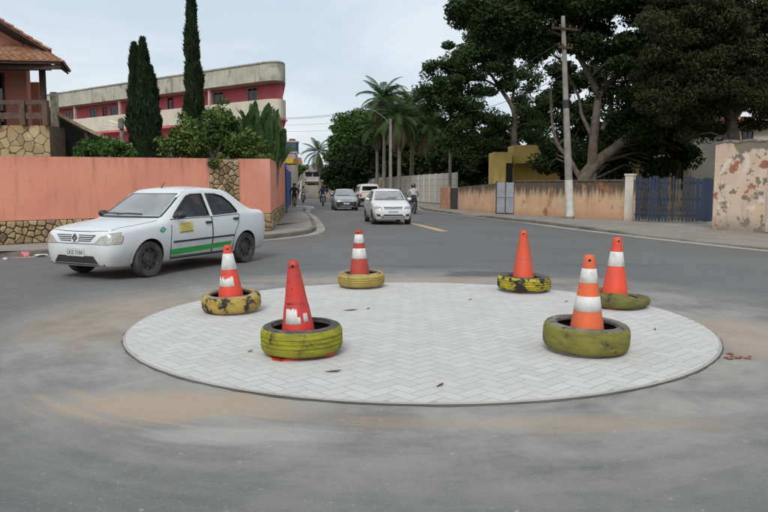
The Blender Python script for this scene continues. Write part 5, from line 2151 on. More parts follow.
ROSE = plaster('faded_rose_render', (0.70, 0.19, 0.23), (0.62, 0.16, 0.20), (0.42, 0.12, 0.14), None, None, 0.35)
CREAM = plaster('grimy_cream_parapet', (0.60, 0.56, 0.46), (0.52, 0.48, 0.40), (0.24, 0.22, 0.19), None, None, 0.35)
CREAMD = plaster('black_streaked_parapet', (0.46, 0.44, 0.38), (0.36, 0.34, 0.29), (0.13, 0.125, 0.115), None, None, 0.85, [(1.4, .52, .75, (0.20, .19, .17), 4.0)])
M_DARKP = glass_mat('dark_window_pane', (.02, .02, .022), .05, .02)
M_FRAME = pm('pale_window_frame', (.40, .37, .34), (.30, .28, .26), 6, .7)
M_FRAMED = pm('brown_window_frame', (.10, .05, .04), None, 6, .7)

bA = P(280, 66, 43)
bB = P(50, 97.5, 58.5)
A2, B2 = Vector((bA.x, bA.y, 0)), Vector((bB.x, bB.y, 0))
bu = (A2 - B2).normalized()               # from far left to near right
bL = (A2 - B2).length + 1.75
ang = math.atan2(bu.y, bu.x)
pb_ = thing('rose_building', 'long two storey rose pink building with cream balcony and rounded corner', 'building', B2, ang)
ZR, ZP, ZB0, ZB1 = bA.z, bA.z - 1.02, 5.55, 6.72


nb_ = Vector((-bu.y, bu.x, 0))
e_w = Vector((-.17, 1, 0))
KE = e_w.dot(bu) / e_w.dot(nb_)            # the end wall follows the side street, not the facade's normal


def rounded(x0, x1, y0, y1, r, n=10):
    """footprint with the front right corner rounded (front = -y); the end runs back along the street"""
    pts = [(x0, y0)]
    c = Vector((x1, y0))
    el = Vector((KE, 1)).normalized()
    a_, b_ = c - Vector((r, 0)), c + el * r * 1.3
    for k in range(n + 1):
        t = k / n
        q = a_ * (1 - t) ** 2 + c * 2 * t * (1 - t) + b_ * t * t
        pts.append((q.x, q.y))
    pts += [(x1 + KE * (y1 - y0), y1), (x0, y1)]
    return pts


OV = 1.25
MB().prism(rounded(-14, bL - OV - .25, 0, 10, .8), 0, ZP - .02).build('wall', ROSE, pb_, sharp=40)
rf = MB().prism(rounded(-14.2, bL, -OV, 10.2, 2.0), ZP, ZR).build('roof_parapet', CREAMD, pb_, sharp=40)
MB().prism(rounded(-14.25, bL + .06, -OV - .06, 10.25, 2.05), ZR + .005, ZR + .09).build('coping', pm('roof_coping', (.40, .39, .35), (.25, .24, .22), 3, .9), rf)
# balcony: floor plate and solid parapet following the rounded corner
MB().prism(rounded(-14.1, bL - .02, -OV + .02, 9.9, 1.95), ZB0 - .02, ZB0 + .10).build('balcony_floor', ROSE, pb_)
outer = rounded(-14.15, bL, -OV, 9.95, 2.0)
inner = rounded(-14.15, bL - .16, -OV + .16, 9.95, 1.86)
mb = MB()
k0, k1 = 0, len(outer) - 1 - 1
for i in range(k0, k1):
    (a, b), (c, d) = outer[i], outer[i + 1]
    (e, f), (g, h) = inner[i], inner[i + 1]
    z0, z1 = ZB0 + .102, ZB1
    mb.add([(a, b, z0), (c, d, z0), (c, d, z1), (a, b, z1), (e, f, z0), (g, h, z0), (g, h, z1), (e, f, z1)], [(0, 1, 2, 3), (5, 4, 7, 6), (3, 2, 6, 7), (1, 0, 4, 5)])
mb.build('balcony_parapet', CREAM, pb_)
nfr = Vector((bu.y, -bu.x, 0))            # outward front normal


def bx_of(px, py, yoff=0.0):
    h = plane_hit(px, py, A2 + nfr * -yoff, nfr)
    return (h - B2).dot(bu), h.z


def opening(parent, x0, x1, z0, z1, y=0.0, frame=M_FRAME, name='window', mull=True):
    """window set in the facade: raised frame, recessed dark pane"""
    w = bpy.data.objects.new(name, None)
    COL.objects.link(w)
    w.parent = parent
    w.location = (x0, y, z0)
    W_, H_ = x1 - x0, z1 - z0
    f = .06
    mb = MB()
    mb.box(0, W_, -.05, .02, 0, f).box(0, W_, -.05, .02, H_ - f, H_).box(0, f, -.05, .02, f, H_ - f).box(W_ - f, W_, -.05, .02, f, H_ - f)
    if mull:
        mb.box(W_ / 2 - .025, W_ / 2 + .025, -.04, .01, f, H_ - f)
    mb.build('frame', frame, w)
    MB().box(f, W_ - f, -.012, -.004, f, H_ - f).build('pane', M_DARKP, w)
    return w


for (pa_, pb2, t_, b_) in ((213.5, 224, 92.5, 103.5), (247.5, 258, 88, 99.5), (150, 157, 99.5, 110), (90, 97, 108.5, 118), (110.5, 117.5, 106.5, 116), (66, 72.5, 112, 121), (168, 173, 98, 109), (103, 106.5, 107.5, 117)):
    x0, zt = bx_of(pa_, t_)
    x1, _ = bx_of(pb2, t_)
    zb = bx_of(pa_, b_)[1]
    opening(pb_, x0, x1, max(zb - .4, ZB0 + .15), zt, 0.0, M_FRAME if x1 - x0 > .75 else M_FRAMED, mull=x1 - x0 > .9)
for xq in (.25, .42, .58, .74, .9):
    opening(pb_, bL * xq - 1.2, bL * xq - .2, 2.4, 4.2, 0.0, M_FRAMED)
for px in (74, 119, 209):
    x0 = bx_of(px, 110, -OV + .2)[0]
    MB().box(x0 - .07, x0 + .07, -OV + .2, -OV + .36, ZB1 + .002, ZP - .002).build('balcony_post', pm('pink_white_post', (.55, .42, .40), None, 4, .8), pb_)

# --- house with tiled roofs at the left
TILE = None


def tile_mat():
    t = NT('weathered_clay_tile')
    p = t.obj()
    r = t.n('NewGeometry').outputs['Random Per Island']
    c = t.mix(r, (.36, .165, .085), (.22, .095, .055))
    f = t.noise(p, 2.2, 5, .65)
    c = t.mix(t.step(f, .48, .72), c, (.33, .26, .19))
    g = t.noise(p, 7, 5, .7)
    c = t.mix(t.math('MULTIPLY', t.step(g, .55, .75), .7), c, (.055, .045, .038))
    return t.done(c, .9, 0, t.bump(t.noise(p, 30, 4), .4, .01))


TILE = tile_mat()
WOOD = pm('dark_stained_timber', (.055, .032, .022), (.03, .018, .013), 5, .8, .2)
WOODL = pm('weathered_brown_timber', (.12, .075, .055), (.075, .048, .036), 5, .85, .2)


def tiled_slope(parent, A, B, C, D, name='roof_tiles', wcol=.22, lrow=.38):
    """barrel tiles over the quad A-B (eave) D-C (ridge): every tile a half tube, rows lapping"""
    A, B, C, D = map(Vector, (A, B, C, D))
    n = (B - A).cross(D - A).normalized()
    if n.z < 0:
        n = -n
    nc = max(2, int((B - A).length / wcol))
    nr = max(2, int((D - A).length / lrow))
    mb = MB()
    rt = random.Random(2)
    for i in range(nc):
        for j in range(nr):
            u0, u1 = i / nc, (i + 1) / nc
            v0, v1 = j / nr, (j + 1.18) / nr
            def pt(u, v):
                return A.lerp(B, u).lerp(D.lerp(C, u), min(v, 1.0))
            e0 = pt(u1, v0) - pt(u0, v0)
            r = e0.length * .54
            base0, base1 = (pt(u0, v0) + pt(u1, v0)) / 2 + n * (.035 + rt.uniform(0, .012)), (pt(u0, v1) + pt(u1, v1)) / 2 + n * .005
            ex = e0.normalized()
            vs, K = [], 5
            for bs, rr__ in ((base0, r), (base1, r * .86)):
                for k in range(K):
                    a = math.pi * k / (K - 1)
                    vs.append(bs - ex * math.cos(a) * rr__ + n * math.sin(a) * rr__ * .75)
            fs = [(k, k + 1, K + k + 1, K + k) for k in range(K - 1)] + [tuple(range(K - 1, -1, -1))]
            mb.add(vs, fs)
    o = mb.build(name, TILE, parent, sharp=50)
    tag(o, kind='stuff')
    sl = MB()
    th = n * -.06
    sl.add([A, B, C, D, A + th, B + th, C + th, D + th], [(0, 1, 2, 3), (7, 6, 5, 4), (0, 4, 5, 1), (1, 5, 6, 2), (2, 6, 7, 3), (3, 7, 4, 0)])
    sl.build('roof_boards', WOOD, parent)
    return o


hb = Vector((-14, 25, 0))
hs = thing('tiled_house', 'salmon house with clay tiled roofs, timber balcony and ochre stone ground floor', 'house', hb)
H_ = lambda px, py, Y: P(px, py, Y) - hb
SALM = plaster('salmon_house_render', (.50, .225, .17), (.43, .19, .145), (.30, .14, .11), None, None, .3)
yB = 25.6
# stone clad ground floor
w0, w1 = P(-130, 125, yB), P(49.5, 125, yB)
zt = w1.z
MB().box(w0.x - hb.x, w1.x - hb.x, yB - 25, yB - 25 + 1.2, 0, zt - .01).build('ground_floor', pm('brown_mortar', (.16, .12, .075), (.11, .08, .055), 6, .95), hs)
# large irregular cladding slabs
def slabs(parent, x0, x1, z0, z1, y, seed, avoid=None):
    rs = random.Random(seed)
    for poly in cells(x1 - x0, z1 - z0, .36, .28, seed, .48):
        cx, cz, rings, fs = stone_solid(poly, .008, rs.uniform(.015, .03), rs, True)
        X, Z = x0 + cx, z0 + cz
        if avoid and math.hypot(X - avoid[0], Z - avoid[1]) < avoid[2]:
            continue
        mb = MB()
        mb.add([(a, -d, b) for a, d, b in rings], fs)
        mb.build('stone_slab', M_SLAB, parent, loc=(X, y, Z))


M_SLAB = None
t = NT('ochre_cladding_stone')
p_ = t.pos()
rnd = t.n('ObjectInfo').outputs['Random']
c_ = t.mix(rnd, (.40, .29, .155), (.27, .18, .095))
c_ = t.mix(t.step(t.noise(p_, 2.2, 5, .6), .5, .7), c_, (.46, .37, .22))
c_ = t.mix(t.math('MULTIPLY', t.step(t.noise(p_, 4, 5, .7), .56, .75), .8), c_, (.15, .085, .06))
M_SLAB = t.done(c_, .9, 0, t.bump(t.noise(p_, 18, 5), .4, .02))
# arched opening: flat black sheet painting the shade inside, with stone ring
ar = P(11, 157, yB) - hb
slabs(hs, w0.x - hb.x + 1.2, w1.x - hb.x, 2.05, zt - .01, yB - 25 - .005, 6, (ar.x, 2.03, .66))
ring = MB()
for k in range(9):
    a0_, a1_ = math.pi * k / 9, math.pi * (k + 1) / 9
    pts = [(.52, a0_), (.70, a0_), (.70, a1_), (.52, a1_)]
    ring.prism([(r_ * math.cos(a), r_ * math.sin(a)) for r_, a in pts], 0, .06, 0, Matrix.Translation((ar.x, yB - 25 + .0, 2.03)) @ Matrix.Rotation(R(90), 4, 'X'))
ring.build('arch_ring', M_SLAB, hs)
MB().prism([(.52 * math.cos(math.pi * k / 12), .52 * math.sin(math.pi * k / 12)) for k in range(13)], 0, .02, 0, Matrix.Translation((ar.x, yB - 25 - .004, 2.03)) @ Matrix.Rotation(R(90), 4, 'X')).build('arch_opening', M_HOLE, hs)
# upper wall set back, timber gallery
u1 = P(25.5, 62, 27.2) - hb
MB().box(w0.x - hb.x, u1.x, 2.2, 2.5, zt, P(0, 40, 27.2).z).build('upper_wall', SALM, hs)
u2a, u2b = P(26, 82, 29.5) - hb, P(38.5, 82, 29.5) - hb
MB().box(u2a.x - .3, u2b.x, 4.5, 4.8, zt, u2a.z).build('rear_wall', SALM, hs)
opening(hs, P(-14, 70, 27.2).x - hb.x, P(3.5, 70, 27.2).x - hb.x, zt + .05, P(0, 73, 27.2).z, 2.2, WOOD)
cxp = P(42.5, 80, 25.7) - hb
MB().box(cxp.x - .085, cxp.x + .085, .62, .79, zt, P(42, 66, 25.7).z).build('gallery_post', WOOD, hs)
MB().box(w0.x - hb.x, cxp.x + .30, .60, .80, P(42, 70, 25.7).z, P(42, 59.5, 25.7).z).build('gallery_beam', WOOD, hs)
zr1, zr2 = P(0, 100.5, 25.6).z, P(0, 105, 25.6).z
zr3, zr4 = P(0, 113, 25.6).z, P(0, 119.5, 25.6).z
xe_ = P(47.5, 100, 25.6).x - hb.x
for za, zb_ in ((zr2, zr1), (zr4, zr3)):
    MB().box(w0.x - hb.x, xe_, .42, .50, za, zb_).build('gallery_rail', WOODL, hs)
for px in (-30, -3, 23.5, 46):
    x_ = P(px, 110, 25.5).x - hb.x
    MB().box(x_ - .10, x_ + .10, .36, .56, zt - .02, zr1 - .01).build('gallery_baluster', WOODL, hs)
# lower tiled skirt roof (eave towards the street) with hip end
e0, e1 = P(-140, 37, 24.0) - hb, P(61, 62.5, 24.8) - hb
e0.z = e1.z + .0
r0, r1 = P(-140, 20, 27.1) - hb, P(40, 50, 27.1) - hb
r0.z = r1.z = e1.z + 1.0
e0 = Vector((e0.x, e0.y, e1.z))
tiled_slope(hs, e0, e1, r1, r0)
e2 = Vector((e1.x - .75, 2.1, e1.z))
r2 = Vector((r1.x - .3, 2.2, r1.z))
tiled_slope(hs, e1, e2, r2, r1)
MB().box(e0.x, e1.x - .05, e1.y + .04, e1.y + .10, e1.z - .22, e1.z - .065).build('eave_board', WOOD, hs)
# upper roof: slope falling to the right, its verge towards the street
v0, v1 = P(-75, -25, 25.8) - hb, P(50, 51, 25.8) - hb
b0_, b1_ = Vector((v0.x - .9, 2.6, v0.z)), Vector((v1.x - .9, 2.6, v1.z))
tiled_slope(hs, v1, b1_, b0_, v0)
gab = MB()
g0_, g1_, g2_ = P(-75, -10, 27.3) - hb, P(38, 52, 27.3) - hb, P(-75, 52, 27.3) - hb
gab.add([g2_, g1_, g0_, g2_ + Vector((0, 2, 0)), g1_ + Vector((0, 2, 0)), g0_ + Vector((0, 2, 0))], [(0, 1, 2), (5, 4, 3), (0, 3, 4, 1), (1, 4, 5, 2), (2, 5, 3, 0)])
gab.build('gable_wall', SALM, hs)

# --- lean-to with swept roof beside the house
yL = 26.4
lb = Vector((-12, yL, 0))
ln = thing('lean_to_shelter', 'dark open shelter with swept straw coloured roof edge between tiled house and cypress', 'shelter', lb)
pr = [(47, 105.5), (58, 112), (70, 118.5), (84, 126), (98, 132.5), (112, 138), (124, 141.5), (132, 143)]
pts = [P(a, b, yL) - lb for a, b in pr]
STRAW = pm('weathered_straw_edge', (.33, .27, .18), (.20, .16, .11), 6, .95, .4)
mb = MB()
n = len(pts)
for i in range(n - 1):
    a, b = pts[i], pts[i + 1]
    dn = Vector((0, 0, -.13))
    bk = Vector((-.25, .5, .0))
    mb.add([a, b, b + bk, a + bk, a + dn, b + dn, b + bk + dn, a + bk + dn], [(0, 1, 2, 3), (7, 6, 5, 4), (0, 4, 5, 1)])
mb.build('roof', STRAW, ln)
mb = MB()
mb.poly([Vector((pts[0].x - .6, .9, 0)), Vector((pts[-1].x, .9, 0)), Vector((pts[-1].x - .2, .9, pts[-1].z - .1))] + [Vector((q.x - .2, .9, q.z - .1)) for q in reversed(pts[:-1])])
mb.build('back_wall', pm('shade_dark_boards', (.03, .026, .022), (.018, .016, .014), 4, .9), ln)  # near-black colour paints the shade inside the open shelter
for q in (pts[0], pts[3], pts[6]):
    MB().box(q.x - .06, q.x + .06, .15, .27, 0, q.z - .14).build('post', WOOD, ln)
cq = P(48.5, 100, 26.0) - lb
MB().box(cq.x - .11, cq.x + .11, -.05, .15, 3.0, P(48, 90.5, 26).z).build('chimney_post', pm('pale_mortar_post', (.55, .50, .40), (.30, .27, .21), 5, .9), ln)

# ------------------------------------------------------------------ utility poles and wires
CONC = pm('weathered_pole_concrete', (.27, .25, .22), (.19, .175, .155), 2.5, .9, .2)
WHIT = pm('limewashed_pole_foot', (.56, .55, .52), (.46, .44, .41), 4, .9)
M_WIRE = pm('dark_cable', (.03, .03, .032), None, 5, .6)
M_INS = pm('brown_insulator', (.10, .045, .03), None, 5, .3)


def pole(label, base, top, r0, r1, white_to=None, arms=(), band=None):
    t = thing('utility_pole', label, 'utility pole', base)
    d = Vector(top) - Vector(base)
    N = 7
    MB().tube([d * (k / N) for k in range(N + 1)], [lerp(r0, r1, k / N) for k in range(N + 1)], 12).build('shaft', CONC, t, sharp=60)
    if white_to:
        f = white_to / d.z
        MB().tube([d * .012, d * f], [r0 + .006, lerp(r0, r1, f) + .006], 12).build('painted_foot', WHIT, t, sharp=60)
    for z, w, a in arms:
        c = d * (z / d.z)
        M = Matrix.Translation(c) @ Matrix.Rotation(a, 4, 'Z')
        ar_ = MB().box(-w / 2, w / 2, -.06 - r1, -r1 + .03, -.05, .05, 0, M).build('crossarm', WOOD, t)
        for k in (-.46, -.2, .2, .46):
            MB().lathe([(.0, .05), (.045, .055), (.03, .10), (.05, .12), (.03, .16), (0, .18)], 8, 0, M @ Matrix.Translation((w * k, -.02 - r1, 0))).build('insulator', M_INS, ar_, smooth=True)
    if band:
        f = band / d.z
        MB().tube([d * (f - .02), d * (f + .02)], [lerp(r0, r1, f) + .02] * 2, 12).build('metal_band', M_BLK, t)
    return t


pbse = G(570, 218.6, KH)
ptop = P(563, 16, pbse.y)
pole('concrete utility pole with white painted foot in front of the low peach wall', pbse, ptop, .19, .085, (P(569, 180, pbse.y).z - KH), [(8.3, 1.3, R(20)), (7.5, .7, R(20))], P(566, 107, pbse.y).z)
p450 = Vector((5.25, 56.0, 0))
pole('slim grey pole at the end of the concrete panel wall', p450, p450 + Vector((0, 0, 9.4)), .14, .09, None, [(8.9, 1.8, R(10))])
p391 = Vector((.58, 63.0, 0))
pole('pale concrete pole with bent lamp arm rising behind the white hatchback', p391, Vector((.58, 63, P(391, 119, 63).z)), .17, .12)
lm = thing('street_lamp', 'street lamp on a bent arm high on the pole behind the white hatchback', 'street lamp', Vector((.58, 63, P(391, 122, 63).z)))
MB().tube([(0, -.15, -.3), (-.5, -.3, .3), (-1.3, -.5, .9), (-1.75, -.6, 1.0)], .035, 6).build('arm', M_ALLOY, lm)
MB().lathe([(0, -.32), (.09, -.26), (.12, 0), (.08, .28), (0, .32)], 10, 0, Matrix.Translation((-2.0, -.66, 1.0)) @ Matrix.Rotation(R(90), 4, 'Y')).build('lamp_head', M_ALLOY, lm, smooth=True)
p329 = P(329.5, 190, 92)
p329.z = 0
pole('thin far pole beside the coconut palm', p329, p329 + Vector((0, 0, P(329, 148, 92).z)), .14, .09, None, [(6.3, 1.6, 0)])
pfar = Vector((-11.3, 78, 0))
pole('far pole hidden behind the rose building, carrying the wires', pfar, pfar + Vector((0, 0, 9.3)), .15, .1, None, [(8.9, 1.8, R(60))])
q122 = P(122.5, 150, 34)
q122.z = 0
pole('small grey pole with short bracket arms in front of the rose building', q122, q122 + Vector((0, 0, P(122, 118, 34).z)), .12, .10)
br = thing('pole_bracket', 'cable bracket on the small grey pole before the rose building', 'bracket', q122 + Vector((0, 0, P(122, 124, 34).z)))
MB().tube([(-.55, -.13, .15), (0, -.13, -.02), (.12, -.13, -.05)], .022, 5).tube([(-.75, -.13, -.05), (-.2, -.13, -.12), (.1, -.13, -.1)], .018, 5).box(-.10, .10, -.2, -.12, -.22, .22).build('arms_and_box', M_ALLOY, br)


def wire(label, a, b, sag, r=.012):
    n = 14
    a, b = Vector(a), Vector(b)
    pts = [a.lerp(b, k / n) - Vector((0, 0, sag * 4 * (k / n) * (1 - k / n))) for k in range(n + 1)]
    o = MB().tube([p - a for p in pts], r, 4).build('overhead_wire', M_WIRE, None, loc=a)
    return tag(o, label, 'wire', 'wires across the street')


for k, (h1, h2, dx) in enumerate(((9.05, 9.1, -.7), (9.05, 9.1, .0), (9.05, 9.1, .7), (8.2, 8.4, 0), (7.6, 7.7, 0))):
    wire('thin dark overhead wire strung between rose building and the panel wall trees', p450 + Vector((dx * .9, 0, h1)), pfar + Vector((dx * .5, dx * .8, h2)), .5)
for k, (h1, h2) in enumerate(((8.85, 9.05), (8.0, 8.2), (7.2, 7.4))):
    wire('dark wire sagging from the white footed pole to the slim grey pole', pbse + (ptop - pbse) * (h1 / 10), p450 + Vector((0, -.1, h2)), .45, .014)

# ------------------------------------------------------------------ yellow house behind the peach wall
YEL = plaster('mustard_render', (.58, .44, .14), (.48, .36, .11), (.20, .15, .07), None, None, .45)
yh = thing('yellow_house', 'low mustard yellow house with flat slab roof behind the peach wall', 'house', Vector((12, 46, 0)))
yo = Vector((12, 46, 0))


def ybox(x0, x1, y0, y1, px_t, px_b, Y, dep, name, m, par=yh):
    a, b = P(x0, px_t, Y), P(x1, px_t, Y)
    zb = P(x0, px_b, Y).z if px_b else 0
    return MB().box(a.x - yo.x, b.x - yo.x, Y - 46, Y - 46 + dep, zb, a.z).build(name, m, par)


ybox(494, 512, 0, 0, 152, None, 44.5, 2.2, 'porch_tower', YEL)
ybox(513.5, 620, 0, 0, 165, None, 47.5, 5, 'front_wall', YEL)
ybox(513.5, 541, 0, 0, 145, 163.2, 45.8, 2.0, 'roof_box', YEL)
ybox(541.3, 640, 0, 0, 160.5, 164.2, 46.4, 5, 'roof_slab', CREAMD)
ybox(622, 704, 0, 0, 158, None, 49, 5, 'rear_wing', plaster('faded_yellow_render', (.46, .38, .16), (.36, .30, .13), (.14, .12, .08), None, None, .6, [(1.2, .5, .62, (.13, .12, .09), 3)]))
ybox(620, 700, 0, 0, 154.5, 157.8, 48.4, 6, 'rear_slab', CREAMD)
for (x0, x1) in ((560, 578), (590, 606)):
    a, b = P(x0, 168, 47.5), P(x1, 168, 47.5)
    opening(yh, a.x - yo.x, b.x - yo.x, 1.1, a.z - .1, 1.5, WOOD)
for (x0, x1, t_) in ((640, 655, 166), (672, 684, 164)):
    a, b = P(x0, t_, 49), P(x1, t_, 49)
    opening(yh, a.x - yo.x, b.x - yo.x, 1.4, a.z, 3.0, M_FRAMED)
ybox(506.5, 513, 0, 0, 163, None, 44.2, .15, 'dark_doorway', M_HOLE)

# small house with orange roof glimpsed between old wall and trees
oh = thing('orange_roofed_house', 'pale house with small orange roof glimpsed above the old peeling wall', 'house', Vector((20, 44, 0)))
a, b = P(722, 128, 44), P(775, 128, 44)
MB().box(a.x - 20, b.x - 20, 0, 5, 0, a.z).build('wall', CREAM, oh)
ra, rb2 = P(718, 127, 43.4), P(780, 127, 43.4)
rz1 = P(706, 117, 46).z
tiled_slope(oh, ra - Vector((20, 44, 0)), rb2 - Vector((20, 44, 0)), Vector((rb2.x - 20, 2.6, rz1)), Vector((ra.x - 20, 2.6, rz1)), wcol=.3, lrow=.5)
for px in (722, 742):
    w_ = P(px, 131, 44)
    opening(oh, w_.x - 20, w_.x - 20 + .7, w_.z - 1.0, w_.z, 0, WOOD)

# ------------------------------------------------------------------ up the street on the left
BLU = pm('street_blue_paint', (.035, .10, .30), (.03, .075, .22), 2, .6)
bgate = thing('blue_sheet_gate', 'tall blue sheet metal gate at the end of the salmon side wall', 'gate', W2)
bend = Vector((-8.0, 60.0, 0))
bd_ = (bend - W2).normalized()
bl_ = (bend - W2).length
nseg = 12
for k in range(nseg):
    m_ = MB()
    wall_run(m_, bd_ * (bl_ * k / nseg + .15), bd_ * (bl_ * (k + 1) / nseg + .12), .06, KH + .02, 2.75, KH + .02, 2.75)
    m_.build('gate_panel', BLU, bgate)
MB().tube([(0.05, -.02, .05), (.05, -.02, 2.9)], .07, 6).tube([bd_ * (bl_ + .2) + Vector((0, 0, .05)), bd_ * (bl_ + .2) + Vector((0, 0, 2.9))], .07, 6).build('gate_posts', BLU, bgate)
aw = thing('yellow_awning', 'small yellow awning above the blue sheet gate', 'awning', W2 + Vector((.05, .5, 2.86)))
MB().prism([(-.35, 0), (.35, 0), (.35, 2.4), (-.35, 3.0)], 0, .28).build('canopy', pm('yellow_awning_cloth', (.55, .36, .03), (.42, .27, .03), 4, .8), aw)
# tank tower above
tw = P(290, 150, 63)
tk = thing('water_tower', 'blue water tank with brown cap on a pale block beside the rose building', 'water tower', Vector((tw.x, 63, 0)))
MB().box(-.45, .45, 0, 2, 0, P(290, 152, 63).z - .16).build('tower_block', CREAM, tk)
zt0, zt1 = P(290, 151.5, 63).z, P(290, 142, 63).z
MB().box(-.55, .55, .1, 1.8, zt0, zt1).build('tank', pm('dusty_blue_tank', (.05, .10, .20), (.035, .07, .15), 3, .6), tk)
MB().box(-.62, .62, .05, 1.85, zt1 + .002, zt1 + .12).box(-.62, .62, .05, 1.85, zt0 - .14, zt0 - .002).build('tank_rims', CREAM, tk)
MB().box(-.12, .36, .3, 1.2, zt1 + .125, P(290, 138.5, 63).z).build('brown_cap', pm('rusty_cap', (.17, .075, .05), None, 3, .9), tk)

# far house at the bend, boundary walls
fb = Vector((-13.6, 112, 0))
fh = thing('far_house', 'far two storey grey house with pitched roof at the bend of the street', 'house', fb)
F_ = lambda px, py, Y=112: P(px, py, Y) - fb
a, b = F_(299, 181), F_(326, 181)
MB().box(a.x, b.x, 0, 7, 0, a.z).build('ground_floor', plaster('tan_far_render', (.50, .42, .33), (.42, .34, .27), (.28, .22, .18), None, None, .4), fh)
zz = F_(300, 171).z
MB().box(a.x, b.x, .3, 7, a.z + .01, zz).build('upper_floor', plaster('mauve_far_render', (.36, .35, .38), (.30, .29, .32), (.2, .19, .2), None, None, .3), fh)
g = MB()
xm = (a.x + b.x) / 2 + .8
g.add([(a.x - .5, -.3, zz - .1), (b.x + .6, -.3, zz - .1), (xm, -.3, zz + 1.5), (a.x - .5, 7.3, zz - .1), (b.x + .6, 7.3, zz - .1), (xm, 7.3, zz + 1.5)], [(0, 1, 2), (5, 4, 3), (0, 2, 5, 3), (1, 4, 5, 2), (0, 3, 4, 1)])
g.build('roof', pm('grey_sheet_roof', (.30, .29, .28), (.22, .21, .2), 2, .8), fh)
for px, w_, py0, py1 in ((305.5, 1.0, 176.5, 172.5), (313, .9, 176.5, 172.5), (308, 1.1, 189, 183.5), (317, 1.6, 191, 184)):
    q0, q1 = F_(px, py0), F_(px, py1)
    opening(fh, q0.x, q0.x + w_, max(.2, q0.z), q1.z, .3 if py0 < 180 else 0, WOOD)
MB().box(F_(299, 180).x, F_(306.5, 180).x, -.12, -.05, F_(299, 182.5).z, F_(299, 179).z).build('shop_board', pm('plum_board', (.07, .03, .07), None, 3, .6), fh)
MB().box(a.x - .1, b.x + .3, -1.2, -.02, a.z - .05, a.z + .08).build('balcony_slab', CREAM, fh)
fw = thing('boundary_wall', 'far whitewashed wall along the bend behind the dark motorcycle', 'wall', Vector((-12.5, 104, 0)))
f0, f1 = P(296, 196, 110), P(347, 194, 98)
f0.z = f1.z = 0
mb = MB()
wall_run(mb, f0 - Vector((-12.5, 104, 0)), f1 - Vector((-12.5, 104, 0)), .3, 0, 1.95, 0, 1.85)
mb.build('whitewashed_render', plaster('whitewashed_far_wall', (.55, .51, .44), (.47, .43, .36), (.28, .24, .2), None, (.6, .6, (.32, .25, .18)), .4), fw)
cwl = thing('boundary_wall', 'cream wall beyond the blue sheet gate up the side street', 'wall', Vector((-8.35, 60.6, 0)))
mb = MB()
wall_run(mb, Vector((0, 0, 0)), Vector((-4.6, 23, 0)), .25, .0, 2.7, 0, 2.7)
mb.build('cream_render', plaster('cream_street_wall', (.55, .49, .38), (.46, .40, .31), (.26, .22, .17), None, None, .5), cwl)
th_ = thing('tiled_house', 'small house with brown tiled roof beyond the blue sheet gate', 'house', Vector((-13.4, 100, 0)))
to = Vector((-13.4, 100, 0))
q0, q1 = P(287, 166, 100), P(301, 166, 100)
MB().box(q0.x - to.x, q1.x - to.x, .2, 5, 0, q0.z).build('wall', CREAM, th_)
q2, q3 = P(285, 166, 99.4) - to, P(303, 166.5, 99.4) - to
tiled_slope(th_, q2, q3, q3 + Vector((-.6, 3.2, 1.35)), q2 + Vector((.6, 3.2, 1.35)), wcol=.35, lrow=.5)
opening(th_, q0.x - to.x + .5, q0.x - to.x + 1.4, 1.2, 2.4, .2, WOOD)
# concrete ramp slab at the gate, rubbish
rampm = MB()
rampm.add([(-6.35, 50.5, .02), (-4.9, 49.8, .02), (-5.3, 53.2, .02), (-6.9, 54.2, .02), (-6.35, 50.7, .16), (-5.05, 50.1, .14), (-5.4, 53.0, .14), (-6.9, 54.0, .16)], [(4, 5, 6, 7), (0, 1, 5, 4), (1, 2, 6, 5), (2, 3, 7, 6), (3, 0, 4, 7)])
tag(rampm.build('driveway_ramp', pm('pale_ramp_concrete', (.50, .50, .49), (.40, .40, .39), 2, .9)), kind='structure')

# ------------------------------------------------------------------ litter
def crumple(name, label, cat, loc, r, mat, sz=.6, seed=1, group=None):
    rs = random.Random(seed)
    bm = bmesh.new()
    bmesh.ops.create_icosphere(bm, subdivisions=2, radius=r)
    for v in bm.verts:
        k = rs.uniform(.65, 1.25)
        v.co = Vector((v.co.x * k, v.co.y * k, max(-r * .25, v.co.z * k * sz)))
    for v in bm.verts:
        v.co.z += r * .25
    me = bpy.data.meshes.new(name)
    bm.to_mesh(me)
    bm.free()
    me.materials.append(mat)
    o = link(name, me, None, loc)
    return tag(o, label, cat, group)


crumple('plastic_bag', 'crumpled pink plastic bag lying in the gutter by the pink wall', 'bag', G(25.5, 256.6), .11, pm('pink_plastic', (.55, .10, .13), (.62, .25, .27), 9, .35), .8, 2)
crumple('plastic_bag', 'small scrap of white plastic in the gutter left of the pink bag', 'bag', G(5, 259.4), .05, pm('white_plastic', (.6, .6, .6), None, 9, .4), .6, 3)
crumple('paper_scrap', 'flat white paper scrap in the gutter in front of the white sedan', 'paper', G(41, 256.6), .13, pm('white_paper', (.6, .6, .58), None, 9, .7), .22, 4)
crumple('flower_clump', 'tiny yellow scrap at the foot of the pink wall corner', 'litter', G(268.5, 229.3, KH), .07, pm('yellow_scrap', (.55, .45, .04), None, 9, .7), .8, 5)
rs = random.Random(12)
CLAY = pm('broken_red_clay', (.27, .145, .085), (.20, .10, .06), 9, .95, .3)
for k in range(11):
    a = rs.uniform(0, 6.3)
    p = G(733 + rs.gauss(0, 7), 357 + rs.gauss(0, 2.2))
    if (Vector((p.x, p.y, 0)) - ISL).length < ISR + .06:
        continue
    crumple('clay_clod', 'crumbled lump of red clay on the asphalt at the island edge', 'clay', p, rs.uniform(.015, .045), CLAY, .28, k, 'red clay lumps')
p = on(350, 310.5)
LEAF = pm('dry_leaf', (.10, .075, .05), None, 9, .9)
